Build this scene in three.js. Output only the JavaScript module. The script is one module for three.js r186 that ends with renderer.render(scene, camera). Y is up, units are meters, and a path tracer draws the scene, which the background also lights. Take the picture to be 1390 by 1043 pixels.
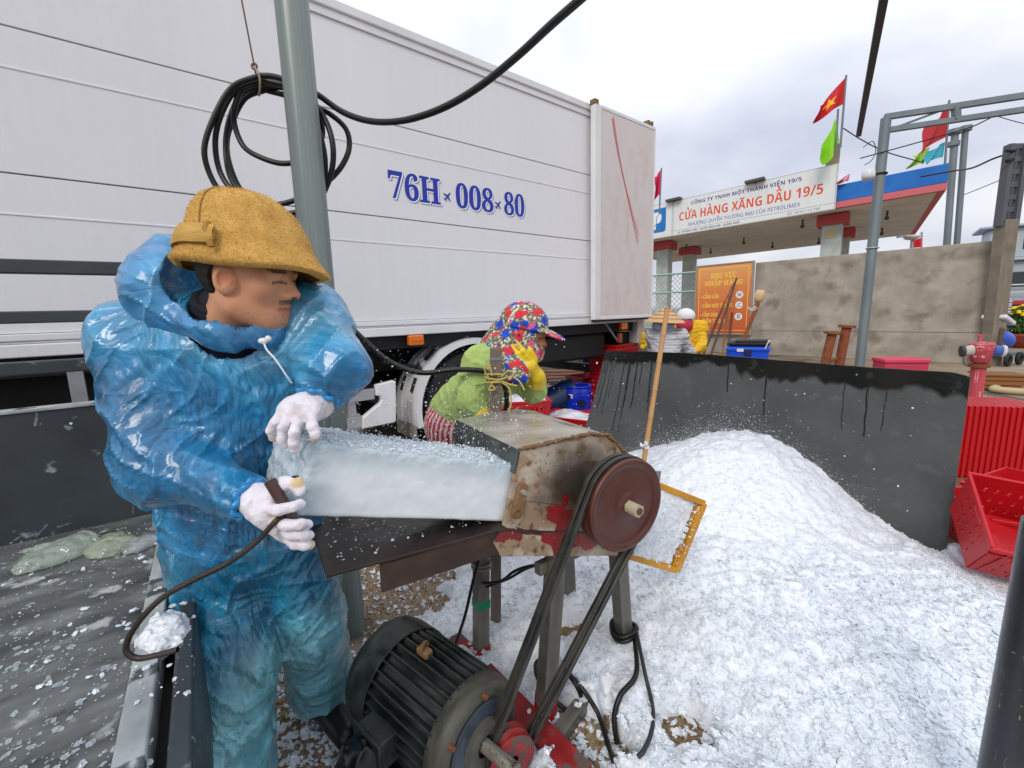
import * as THREE from 'three';
import { mergeGeometries } from 'three/addons/utils/BufferGeometryUtils.js';
import { RoundedBoxGeometry } from 'three/addons/geometries/RoundedBoxGeometry.js';
import { ImprovedNoise } from 'three/addons/math/ImprovedNoise.js';

// ---------------------------------------------------------------- camera, sky, sun, exposure
const scene = new THREE.Scene();
const camera = new THREE.PerspectiveCamera(82.0, 1024 / 768, 0.05, 900);
camera.position.set(0, 1.4, 0);
camera.rotation.order = 'YXZ';
camera.rotation.set(THREE.MathUtils.degToRad(-9.2), 0, THREE.MathUtils.degToRad(-1.66));
camera.updateMatrixWorld(true);
scene.add(camera);
const renderer = new THREE.WebGLRenderer({ antialias: true });
renderer.setSize(1024, 768);
renderer.toneMapping = THREE.LinearToneMapping;
renderer.toneMappingExposure = 1.0;
renderer.shadowMap.enabled = true;

const NZ = new ImprovedNoise();
const n3 = (x, y, z) => NZ.noise(x, y, z);
function fbm3(x, y, z, o = 4) { let s = 0, a = 0.5; for (let i = 0; i < o; i++) { s += a * NZ.noise(x, y, z); x *= 2.03; y *= 2.03; z *= 2.03; a *= 0.5; } return s; }
const clamp = (x, a = 0, b = 1) => Math.min(b, Math.max(a, x)), lerp = (a, b, t) => a + (b - a) * t;
const sst = (a, b, x) => { const t = clamp((x - a) / (b - a)); return t * t * (3 - 2 * t); };
function rng(seed) { let a = seed >>> 0; return () => { a = (a + 0x6d2b79f5) | 0; let t = Math.imul(a ^ (a >>> 15), 1 | a); t = (t + Math.imul(t ^ (t >>> 7), 61 | t)) ^ t; return ((t ^ (t >>> 14)) >>> 0) / 4294967296; }; }

{ // overcast sky: pale horizon, brighter towards the zenith, soft lavender-grey cloud sheets
  const W = 1024, H = 512, data = new Float32Array(W * H * 4);
  for (let j = 0; j < H; j++) for (let i = 0; i < W; i++) {
    const up = ((j + 0.5) / H - 0.5) * Math.PI, az = ((i + 0.5) / W) * 2 * Math.PI, y = Math.sin(up);
    const x = Math.cos(az) * Math.cos(up), z = Math.sin(az) * Math.cos(up);
    const k = 1 / (Math.max(y, 0) + 0.22);
    let c = fbm3(x * k * 0.9 + 3.1, z * k * 0.9 + 7.7, 1.3, 5) + 0.5 * fbm3(x * k * 2.4 + 11, z * k * 2.4, 4.2, 4);
    c = clamp(0.5 + c * 1.25);
    const g = lerp(0.80, 1.36, clamp(Math.pow(Math.max(y, 0), 0.85)));
    const lit = g * lerp(0.78, 1.05, c);
    const b = lerp(1, 0, c);
    const o = (j * W + i) * 4, below = y < 0 ? 0.55 : 1;
    data[o] = lit * below * lerp(0.965, 0.80, b); data[o + 1] = lit * below * lerp(0.99, 0.865, b); data[o + 2] = lit * below * lerp(1.03, 1.05, b); data[o + 3] = 1;
  }
  const t = new THREE.DataTexture(data, W, H, THREE.RGBAFormat, THREE.FloatType);
  t.mapping = THREE.EquirectangularReflectionMapping; t.magFilter = THREE.LinearFilter; t.needsUpdate = true;
  scene.background = t; scene.environment = t;
}
const sun = new THREE.DirectionalLight(0xfff4e6, 1.5);
sun.position.set(-4, 9, 6.5); sun.target.position.set(0, 0.5, -3);
sun.castShadow = true; sun.shadow.radius = 40; sun.shadow.mapSize.set(2048, 2048);
Object.assign(sun.shadow.camera, { left: -14, right: 14, top: 14, bottom: -14, near: 0.5, far: 60 });
scene.add(sun, sun.target);

// ---------------------------------------------------------------- helpers
const V = (x = 0, y = 0, z = 0) => new THREE.Vector3(x, y, z);
const EYE = camera.position.clone(), F = 600;
const ray = (px, py) => V((px - 695) / F, -(py - 521.5) / F, -1).applyQuaternion(camera.quaternion);
const Q = (px, py, z) => { const r = ray(px, py); return EYE.clone().addScaledVector(r, z / -r.z); };             // on the plane z metres ahead
const onY = (px, py, h) => { const r = ray(px, py); return EYE.clone().addScaledVector(r, (h - EYE.y) / r.y); };  // at height h
const onPlane = (px, py, p, n) => { const r = ray(px, py); return EYE.clone().addScaledVector(r, p.clone().sub(EYE).dot(n) / r.dot(n)); };

const used = {};
const numbered = (n) => { const k = (used[n] = (used[n] ?? -1) + 1); return k ? n + '_' + String(k).padStart(3, '0') : n; };
function tag(o, label, category, group, kind) { if (label) o.userData.label = label; if (category) o.userData.category = category; if (group) o.userData.group = group; if (kind) o.userData.kind = kind; return o; }
function thing(name, label, category, pos = V(), turn = 0, group) {
  const o = new THREE.Group(); o.name = numbered(name); o.position.copy(pos); o.rotation.y = turn; scene.add(o); o.updateMatrixWorld(true);
  return tag(o, label, category, group);
}
function mesh(name, g, m, parent) { const o = new THREE.Mesh(g, m); o.name = name; o.castShadow = o.receiveShadow = true; parent.add(o); return o; }
function part(t, name, g, m, label) { const o = mesh(name, g, m, t); if (label) o.userData.label = label; return o; }
function wpart(t, name, g, m, label) { t.updateMatrixWorld(true); g.applyMatrix4(t.matrixWorld.clone().invert()); return part(t, name, g, m, label); }   // geometry given in the scene's own axes
function struct(name, g, m) { const o = mesh(name, g, m, scene); o.userData.kind = 'structure'; return o; }
function solo(name, g, m, label, category, group, kind) { // a thing that is one mesh; its origin goes to its base
  g.computeBoundingBox(); const b = g.boundingBox, p = V((b.min.x + b.max.x) / 2, b.min.y, (b.min.z + b.max.z) / 2);
  g.translate(-p.x, -p.y, -p.z); const o = mesh(numbered(name), g, m, scene); o.position.copy(p); return tag(o, label, category, group, kind);
}
function copyOf(src, pos, turn, label) { const o = src.clone(); o.name = numbered(src.name.replace(/_\d{3}$/, '')); o.position.copy(pos); if (turn !== undefined && turn !== null) o.rotation.y = turn; if (label) o.userData.label = label; scene.add(o); return o; }

function uvm(g) { // box-projected uv in metres
  const q = g.index ? g.toNonIndexed() : g, p = q.attributes.position, n = p.count, uv = new Float32Array(n * 2);
  const a = V(), b = V(), c = V();
  for (let i = 0; i < n; i += 3) {
    a.fromBufferAttribute(p, i); b.fromBufferAttribute(p, i + 1); c.fromBufferAttribute(p, i + 2);
    const m = b.clone().sub(a).cross(c.clone().sub(a)), ax = Math.abs(m.x), ay = Math.abs(m.y), az = Math.abs(m.z);
    [a, b, c].forEach((v, k) => { const o = (i + k) * 2; if (ax >= ay && ax >= az) { uv[o] = v.z; uv[o + 1] = v.y; } else if (ay >= az) { uv[o] = v.x; uv[o + 1] = v.z; } else { uv[o] = v.x; uv[o + 1] = v.y; } });
  }
  q.setAttribute('uv', new THREE.BufferAttribute(uv, 2)); return q;
}
function mg(list) { // any geometries into one
  return mergeGeometries(list.map((g) => { const q = g.index ? g.toNonIndexed() : g; for (const k of Object.keys(q.attributes)) if (!['position', 'normal', 'uv'].includes(k)) q.deleteAttribute(k); if (!q.attributes.normal) q.computeVertexNormals(); if (!q.attributes.uv) uvm(q); return q; }));
}
const place = (g, x = 0, y = 0, z = 0, rx = 0, ry = 0, rz = 0) => { g.applyMatrix4(new THREE.Matrix4().makeRotationFromEuler(new THREE.Euler(rx, ry, rz))); return g.translate(x, y, z); };
const box = (w, h, d, x, y, z, r = 0.004, rx = 0, ry = 0, rz = 0) => uvm(place(r ? new RoundedBoxGeometry(w, h, d, 1, Math.min(r, w * 0.49, h * 0.49, d * 0.49)) : new THREE.BoxGeometry(w, h, d), x, y, z, rx, ry, rz));
const bb = (x0, x1, y0, y1, z0, z1, r = 0.004) => box(x1 - x0, y1 - y0, z1 - z0, (x0 + x1) / 2, (y0 + y1) / 2, (z0 + z1) / 2, r);
const cylY = (r0, r1, h, x, y, z, seg = 24) => uvm2(place(new THREE.CylinderGeometry(r1, r0, h, seg), x, y + h / 2, z));
function uvm2(g) { return g; }
function rod(a, b, r, seg = 10, r2 = r) {
  const d = b.clone().sub(a), L = d.length(), g = new THREE.CylinderGeometry(r2, r, L, seg);
  const u = g.attributes.uv; for (let i = 0; i < u.count; i++) u.setXY(i, u.getX(i) * 2 * Math.PI * r, u.getY(i) * L);
  g.applyMatrix4(new THREE.Matrix4().makeRotationFromQuaternion(new THREE.Quaternion().setFromUnitVectors(V(0, 1, 0), d.normalize())));
  const m = a.clone().add(b).multiplyScalar(0.5); return g.translate(m.x, m.y, m.z);
}
function bar(a, b, w, h, up = V(0, 1, 0), r = 0.003) { // rectangular bar from a to b, w across, h along up
  const d = b.clone().sub(a), L = d.length(), z = d.clone().normalize(), x = up.clone().cross(z).normalize(), y = z.clone().cross(x);
  const g = uvm(r ? new RoundedBoxGeometry(w, h, L, 1, Math.min(r, w * 0.45, h * 0.45)) : new THREE.BoxGeometry(w, h, L)), m = a.clone().add(b).multiplyScalar(0.5);
  g.applyMatrix4(new THREE.Matrix4().makeBasis(x, y, z)); return g.translate(m.x, m.y, m.z);
}
const tube = (pts, r, n = 48, seg = 8) => new THREE.TubeGeometry(new THREE.CatmullRomCurve3(pts, false, 'centripetal'), n, r, seg);
function poly(pts, depth, z0 = 0, bevel = 0) { // extruded outline in x, y
  const s = new THREE.Shape(pts.map((p) => new THREE.Vector2(p[0], p[1])));
  const g = new THREE.ExtrudeGeometry(s, { depth: depth - 2 * bevel, bevelEnabled: bevel > 0, bevelThickness: bevel, bevelSize: bevel, bevelOffset: -bevel, bevelSegments: 1, curveSegments: 10 });
  return uvm(g.translate(0, 0, z0 + bevel));
}
function rough(g, amp, freq, seed = 0) { const p = g.attributes.position, nn = g.attributes.normal; for (let i = 0; i < p.count; i++) { const x = p.getX(i), y = p.getY(i), z = p.getZ(i); p.setXYZ(i, x + amp * n3(x * freq + seed, y * freq, z * freq), y + amp * n3(x * freq, y * freq + 9.7 + seed, z * freq), z + amp * n3(x * freq, y * freq + seed, z * freq + 5.3)); } g.computeVertexNormals(); return g; }

// textures
const S = (hex) => new THREE.Color(hex);                       // sRGB hex to linear
function dtex(n, fn, size = 1, color = true, m = n) { // fn(u, v) -> [r,g,b] 0..1 in sRGB (or linear data)
  const d = new Uint8Array(n * m * 4);
  for (let j = 0; j < m; j++) for (let i = 0; i < n; i++) { const c = fn((i + 0.5) / n, (j + 0.5) / m), o = (j * n + i) * 4; d[o] = clamp(c[0]) * 255; d[o + 1] = clamp(c[1]) * 255; d[o + 2] = clamp(c[2]) * 255; d[o + 3] = 255; }
  const t = new THREE.DataTexture(d, n, m); t.wrapS = t.wrapT = THREE.MirroredRepeatWrapping; t.magFilter = THREE.LinearFilter; t.minFilter = THREE.LinearMipmapLinearFilter; t.generateMipmaps = true;
  if (color) t.colorSpace = THREE.SRGBColorSpace; t.repeat.set(1 / size, 1 / size); t.needsUpdate = true; return t;
}
const hex3 = (h) => [((h >> 16) & 255) / 255, ((h >> 8) & 255) / 255, (h & 255) / 255];
const mix3 = (a, b, t) => [lerp(a[0], b[0], t), lerp(a[1], b[1], t), lerp(a[2], b[2], t)];
let seedN = 1;
function surf(c1, c2, o = {}) { // a real surface: two tones, stains, scratches or rust spots of a third tone, fine relief
  const { size = 1, freq = 4, sy = 1, n = 256, amt = 0.9, spot, spotF = 8, spotT = 0.2, spotW = 0.12, scratch, scratchN = 0, scratchL = 0.12, r = 0.6, rv = 0.15, metal = 0, bump = 0.001, bf = 40, coat = 0, streak = 0 } = o;
  const A = hex3(c1), B = hex3(c2), C = spot !== undefined && hex3(spot), s = seedN++ * 13.37;
  const rnd = rng(seedN * 77), sc = [];
  for (let k = 0; k < scratchN; k++) { const x = rnd(), y = rnd(), a = rnd() * 6.28, l = 0.01 + rnd() * scratchL; sc.push([x, y, x + Math.cos(a) * l, y + Math.sin(a) * l, 0.0008 + rnd() * 0.002]); }
  const gr = 24, cell = Array.from({ length: gr * gr }, () => []);
  for (const q of sc) for (let j = Math.floor((Math.min(q[1], q[3]) - 0.01) * gr); j <= Math.floor((Math.max(q[1], q[3]) + 0.01) * gr); j++) for (let i = Math.floor((Math.min(q[0], q[2]) - 0.01) * gr); i <= Math.floor((Math.max(q[0], q[2]) + 0.01) * gr); i++) if (i >= 0 && j >= 0 && i < gr && j < gr) cell[j * gr + i].push(q);
  const D = scratch !== undefined && hex3(scratch), hgt = new Float32Array(n * n), rg = new Float32Array(n * n);
  const map = dtex(n, (u, v) => {
    let t = clamp(0.5 + 1.3 * amt * fbm3(u * freq * size + s, v * freq * sy * size, s, 4));
    if (streak) t = clamp(t + streak * fbm3(u * 26 * size, v * 1.2 * size, s + 3, 3));
    let c = mix3(A, B, t), rr = r + rv * (t - 0.5) * 2, hh = 0.5 + 0.5 * fbm3(u * bf * size, v * bf * size, s + 5, 2);
    if (C) { const k = sst(spotT, spotT + spotW, fbm3(u * spotF * size + 40, v * spotF * size, s + 9, 5)); c = mix3(c, C, k * 0.9); rr = lerp(rr, 0.85, k); hh -= 0.25 * k; }
    if (D) for (const q of cell[Math.min(gr - 1, Math.floor(v * gr)) * gr + Math.min(gr - 1, Math.floor(u * gr))]) { const dx = q[2] - q[0], dy = q[3] - q[1], tt = clamp(((u - q[0]) * dx + (v - q[1]) * dy) / (dx * dx + dy * dy)), e = Math.hypot(u - q[0] - dx * tt, v - q[1] - dy * tt); if (e < q[4] * (1 + 0.8 * n3(u * 90, v * 90, s))) { c = mix3(c, D, 0.75); hh += 0.1; } }
    const id = Math.floor(v * n) * n + Math.floor(u * n); hgt[id] = hh; rg[id] = clamp(rr, 0.05, 1); return c;
  }, size);
  const mt = new THREE.MeshPhysicalMaterial({ map, metalness: metal, roughness: 1, clearcoat: coat, clearcoatRoughness: 0.2 });
  const rb = dtex(n, (u, v) => { const id = Math.floor(v * n) * n + Math.floor(u * n); return [hgt[id], rg[id], 0]; }, size, false);
  mt.roughnessMap = rb; mt.bumpMap = rb; mt.bumpScale = bump; return mt;
}
const plain = (hex, r = 0.5, o = {}) => new THREE.MeshPhysicalMaterial({ color: S(hex), roughness: r, ...o });
const vcol = (r = 0.6, o = {}) => new THREE.MeshPhysicalMaterial({ vertexColors: true, roughness: r, side: THREE.DoubleSide, ...o });
function canvasTex(w, h, draw) { const c = document.createElement('canvas'); c.width = w; c.height = h; draw(c.getContext('2d'), w, h); const t = new THREE.CanvasTexture(c); t.colorSpace = THREE.SRGBColorSpace; return t; }
function vtext(c, str, x, y, wd, hgt, col, f = 'sans-serif', b = 'bold ') { // lettering with its accents drawn on, fitted to a width and a cap height
  c.font = b + '100px ' + f; c.textAlign = 'left'; c.textBaseline = 'alphabetic'; const g = []; for (const ch of str.normalize('NFD')) { if (/[\u0300-\u036f]/.test(ch)) g.at(-1).m.push(ch); else g.push({ ch, m: [] }); }
  let X = 0; for (const q of g) { q.x = X; q.w = c.measureText(q.ch === 'Đ' ? 'D' : q.ch).width; X += q.w; }
  c.save(); c.translate(x, y); c.scale(wd / X, hgt / 73); c.fillStyle = c.strokeStyle = col; c.lineWidth = b ? 11 : 8; c.lineCap = 'butt';
  const ln = (...p) => { c.beginPath(); c.moveTo(p[0], p[1]); for (let i = 2; i < p.length; i += 2) c.lineTo(p[i], p[i + 1]); c.stroke(); };
  for (const q of g) { c.fillText(q.ch === 'Đ' ? 'D' : q.ch, q.x, 0); if (q.ch === 'Đ') ln(q.x - 2, -37, q.x + q.w * 0.45, -37); const m = q.x + q.w / 2; let t = 0;
    for (const k of q.m) { const u = k.charCodeAt(0); if (u === 0x302) { ln(m - 19, -80, m, -95, m + 19, -80); t = 1; } else if (u === 0x306) { c.beginPath(); c.arc(m, -96, 17, 0.25, 2.9); c.stroke(); t = 1; } else if (u === 0x31b) { c.beginPath(); c.moveTo(q.x + q.w - 14, -66); c.quadraticCurveTo(q.x + q.w + 8, -66, q.x + q.w + 3, -84); c.stroke(); } }
    for (const k of q.m) { const u = k.charCodeAt(0), oy = t ? -22 : 0, ox = t ? 8 : 0; if (u === 0x301) ln(m - 7 + ox, -80 + oy, m + 14 + ox, -98 + oy); else if (u === 0x300) ln(m + 7 + ox * 0, -80 + oy, m - 14, -98 + oy); else if (u === 0x309) { c.beginPath(); c.moveTo(m - 8 + ox, -97 + oy); c.quadraticCurveTo(m + 16 + ox, -102 + oy, m + ox + 1, -80 + oy); c.stroke(); } else if (u === 0x303) { c.beginPath(); c.moveTo(m - 19, -82 + oy); c.bezierCurveTo(m - 8, -102 + oy, m + 8, -72 + oy, m + 19, -92 + oy); c.stroke(); } else if (u === 0x323) { c.beginPath(); c.arc(m, 16, 8, 0, 7); c.fill(); } } }
  c.restore();
}
function sheetGeo(nx, ny, fn) { // grid surface fn(u, v) -> Vector3, uv 0..1
  const pos = [], uv = [], idx = []; for (let j = 0; j <= ny; j++) for (let i = 0; i <= nx; i++) { const p = fn(i / nx, j / ny); pos.push(p.x, p.y, p.z); uv.push(i / nx, j / ny); }
  for (let j = 0; j < ny; j++) for (let i = 0; i < nx; i++) { const a = j * (nx + 1) + i; idx.push(a, a + 1, a + nx + 2, a, a + nx + 2, a + nx + 1); }
  const g = new THREE.BufferGeometry(); g.setAttribute('position', new THREE.Float32BufferAttribute(pos, 3)); g.setAttribute('uv', new THREE.Float32BufferAttribute(uv, 2)); g.setIndex(idx); g.computeVertexNormals(); return g;
}
function thickSheet(nx, ny, fn, th) { // the same with a back side and edges
  const f = sheetGeo(nx, ny, fn), N = f.attributes.normal, W = nx + 1, pos = [...f.attributes.position.array], uv = [...f.attributes.uv.array], idx = [...f.index.array], o = W * (ny + 1);
  for (let i = 0; i < o; i++) { pos.push(pos[i * 3] - N.getX(i) * th, pos[i * 3 + 1] - N.getY(i) * th, pos[i * 3 + 2] - N.getZ(i) * th); uv.push(uv[i * 2], uv[i * 2 + 1]); }
  const m = idx.length; for (let i = 0; i < m; i += 3) idx.push(idx[i] + o, idx[i + 2] + o, idx[i + 1] + o);
  const edge = (a, b) => idx.push(a, a + o, b, b, a + o, b + o);
  for (let i = 0; i < nx; i++) { edge(i, i + 1); edge(ny * W + i + 1, ny * W + i); } for (let j = 0; j < ny; j++) { edge((j + 1) * W, j * W); edge(j * W + nx, (j + 1) * W + nx); }
  const g = new THREE.BufferGeometry(); g.setAttribute('position', new THREE.Float32BufferAttribute(pos, 3)); g.setAttribute('uv', new THREE.Float32BufferAttribute(uv, 2)); g.setIndex(idx); const q = g.toNonIndexed(); q.computeVertexNormals(); return q;
}

// meshing of distance fields (surface nets), with normals from the field
function sdfGeo(f, lo, hi, cell, color, fine = f) {
  const nx = Math.ceil((hi.x - lo.x) / cell) + 1, ny = Math.ceil((hi.y - lo.y) / cell) + 1, nz = Math.ceil((hi.z - lo.z) / cell) + 1, D = new Float32Array(nx * ny * nz).fill(1), at = (i, j, k) => (k * ny + j) * nx + i, B = 4;
  for (let k = 0; k < nz; k += B) for (let j = 0; j < ny; j += B) for (let i = 0; i < nx; i += B) {
    const d = f(lo.x + (i + B / 2) * cell, lo.y + (j + B / 2) * cell, lo.z + (k + B / 2) * cell), near = Math.abs(d) < cell * B * 1.5;
    for (let c = k; c < Math.min(k + B, nz); c++) for (let b = j; b < Math.min(j + B, ny); b++) for (let a = i; a < Math.min(i + B, nx); a++) D[at(a, b, c)] = near ? f(lo.x + a * cell, lo.y + b * cell, lo.z + c * cell) : d;
  }
  const id = new Int32Array(nx * ny * nz).fill(-1), pos = [], idx = [];
  const E = [[0, 1], [2, 3], [4, 5], [6, 7], [0, 2], [1, 3], [4, 6], [5, 7], [0, 4], [1, 5], [2, 6], [3, 7]];
  for (let k = 0; k < nz - 1; k++) for (let j = 0; j < ny - 1; j++) for (let i = 0; i < nx - 1; i++) {
    const v = [D[at(i, j, k)], D[at(i + 1, j, k)], D[at(i, j + 1, k)], D[at(i + 1, j + 1, k)], D[at(i, j, k + 1)], D[at(i + 1, j, k + 1)], D[at(i, j + 1, k + 1)], D[at(i + 1, j + 1, k + 1)]];
    let m = 0; for (let q = 0; q < 8; q++) if (v[q] < 0) m |= 1 << q; if (m === 0 || m === 255) continue;
    let x = 0, y = 0, z = 0, c = 0;
    for (const [a, b] of E) if ((v[a] < 0) !== (v[b] < 0)) { const t = v[a] / (v[a] - v[b]); x += (a & 1) + t * ((b & 1) - (a & 1)); y += ((a >> 1) & 1) + t * (((b >> 1) & 1) - ((a >> 1) & 1)); z += (a >> 2) + t * ((b >> 2) - (a >> 2)); c++; }
    id[at(i, j, k)] = pos.length / 3; pos.push(lo.x + (i + x / c) * cell, lo.y + (j + y / c) * cell, lo.z + (k + z / c) * cell);
  }
  const quad = (a, b, c, d, flip) => { if (a < 0 || b < 0 || c < 0 || d < 0) return; flip ? idx.push(a, c, b, a, d, c) : idx.push(a, b, c, a, c, d); };
  for (let k = 1; k < nz - 1; k++) for (let j = 1; j < ny - 1; j++) for (let i = 1; i < nx - 1; i++) {
    const s = D[at(i, j, k)] < 0;
    if (s !== D[at(i + 1, j, k)] < 0) quad(id[at(i, j - 1, k - 1)], id[at(i, j, k - 1)], id[at(i, j, k)], id[at(i, j - 1, k)], !s);
    if (s !== D[at(i, j + 1, k)] < 0) quad(id[at(i - 1, j, k - 1)], id[at(i - 1, j, k)], id[at(i, j, k)], id[at(i, j, k - 1)], !s);
    if (s !== D[at(i, j, k + 1)] < 0) quad(id[at(i - 1, j - 1, k)], id[at(i, j - 1, k)], id[at(i, j, k)], id[at(i - 1, j, k)], !s);
  }
  const n = pos.length / 3, nor = new Float32Array(n * 3), col = color && new Float32Array(n * 3), e = cell * 0.45;
  for (let i = 0; i < n; i++) {
    const x = pos[i * 3], y = pos[i * 3 + 1], z = pos[i * 3 + 2];
    let a = fine(x + e, y, z) - fine(x - e, y, z), b = fine(x, y + e, z) - fine(x, y - e, z), c = fine(x, y, z + e) - fine(x, y, z - e); const L = Math.hypot(a, b, c) || 1;
    nor[i * 3] = a / L; nor[i * 3 + 1] = b / L; nor[i * 3 + 2] = c / L;
    if (color) { const q = color(x, y, z, a / L, b / L, c / L); col[i * 3] = q[0]; col[i * 3 + 1] = q[1]; col[i * 3 + 2] = q[2]; }
  }
  const g = new THREE.BufferGeometry(); g.setAttribute('position', new THREE.Float32BufferAttribute(pos, 3)); g.setAttribute('normal', new THREE.BufferAttribute(nor, 3)); if (color) g.setAttribute('color', new THREE.BufferAttribute(col, 3)); g.setIndex(idx); return g;
}
const cap = (a, b, ra, rb = ra) => { // tapered capsule
  const dx = b.x - a.x, dy = b.y - a.y, dz = b.z - a.z, L = dx * dx + dy * dy + dz * dz || 1e-9;
  return (x, y, z) => { const t = clamp(((x - a.x) * dx + (y - a.y) * dy + (z - a.z) * dz) / L); return Math.hypot(x - a.x - t * dx, y - a.y - t * dy, z - a.z - t * dz) - (ra + (rb - ra) * t); };
};
function ell(c, rx, ry, rz, q) { // ellipsoid, axes turned by quaternion q
  const m = new THREE.Matrix4().makeRotationFromQuaternion((q ?? new THREE.Quaternion()).clone().invert()).elements, r = Math.min(rx, ry, rz);
  return (x, y, z) => { x -= c.x; y -= c.y; z -= c.z; const a = (m[0] * x + m[4] * y + m[8] * z) / rx, b = (m[1] * x + m[5] * y + m[9] * z) / ry, d = (m[2] * x + m[6] * y + m[10] * z) / rz, k = Math.hypot(a, b, d), k2 = Math.hypot(a / rx, b / ry, d / rz); return k2 > 0 ? (k * (k - 1)) / k2 : -r; };
}
const smin = (a, b, k) => { const h = Math.max(k - Math.abs(a - b), 0) / k; return Math.min(a, b) - h * h * k * 0.25; };
const join = (list, k) => (x, y, z) => { let d = 9; for (const f of list) d = smin(d, f(x, y, z), k); return d; };
function bounds(pts, m) { const b = new THREE.Box3().setFromPoints(pts); return [b.min.subScalar(m), b.max.addScalar(m)]; }
const YAW = THREE.MathUtils.degToRad(39), TU = V(Math.cos(YAW), 0, -Math.sin(YAW)), TN = V(Math.sin(YAW), 0, Math.cos(YAW)); // the two trucks stand parallel
const ORD = ['first', 'second', 'third', 'fourth', 'fifth', 'sixth', 'seventh', 'eighth', 'ninth', 'tenth', 'eleventh', 'twelfth', 'thirteenth', 'fourteenth', 'fifteenth', 'sixteenth', 'seventeenth', 'eighteenth', 'nineteenth', 'twentieth'];

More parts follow.
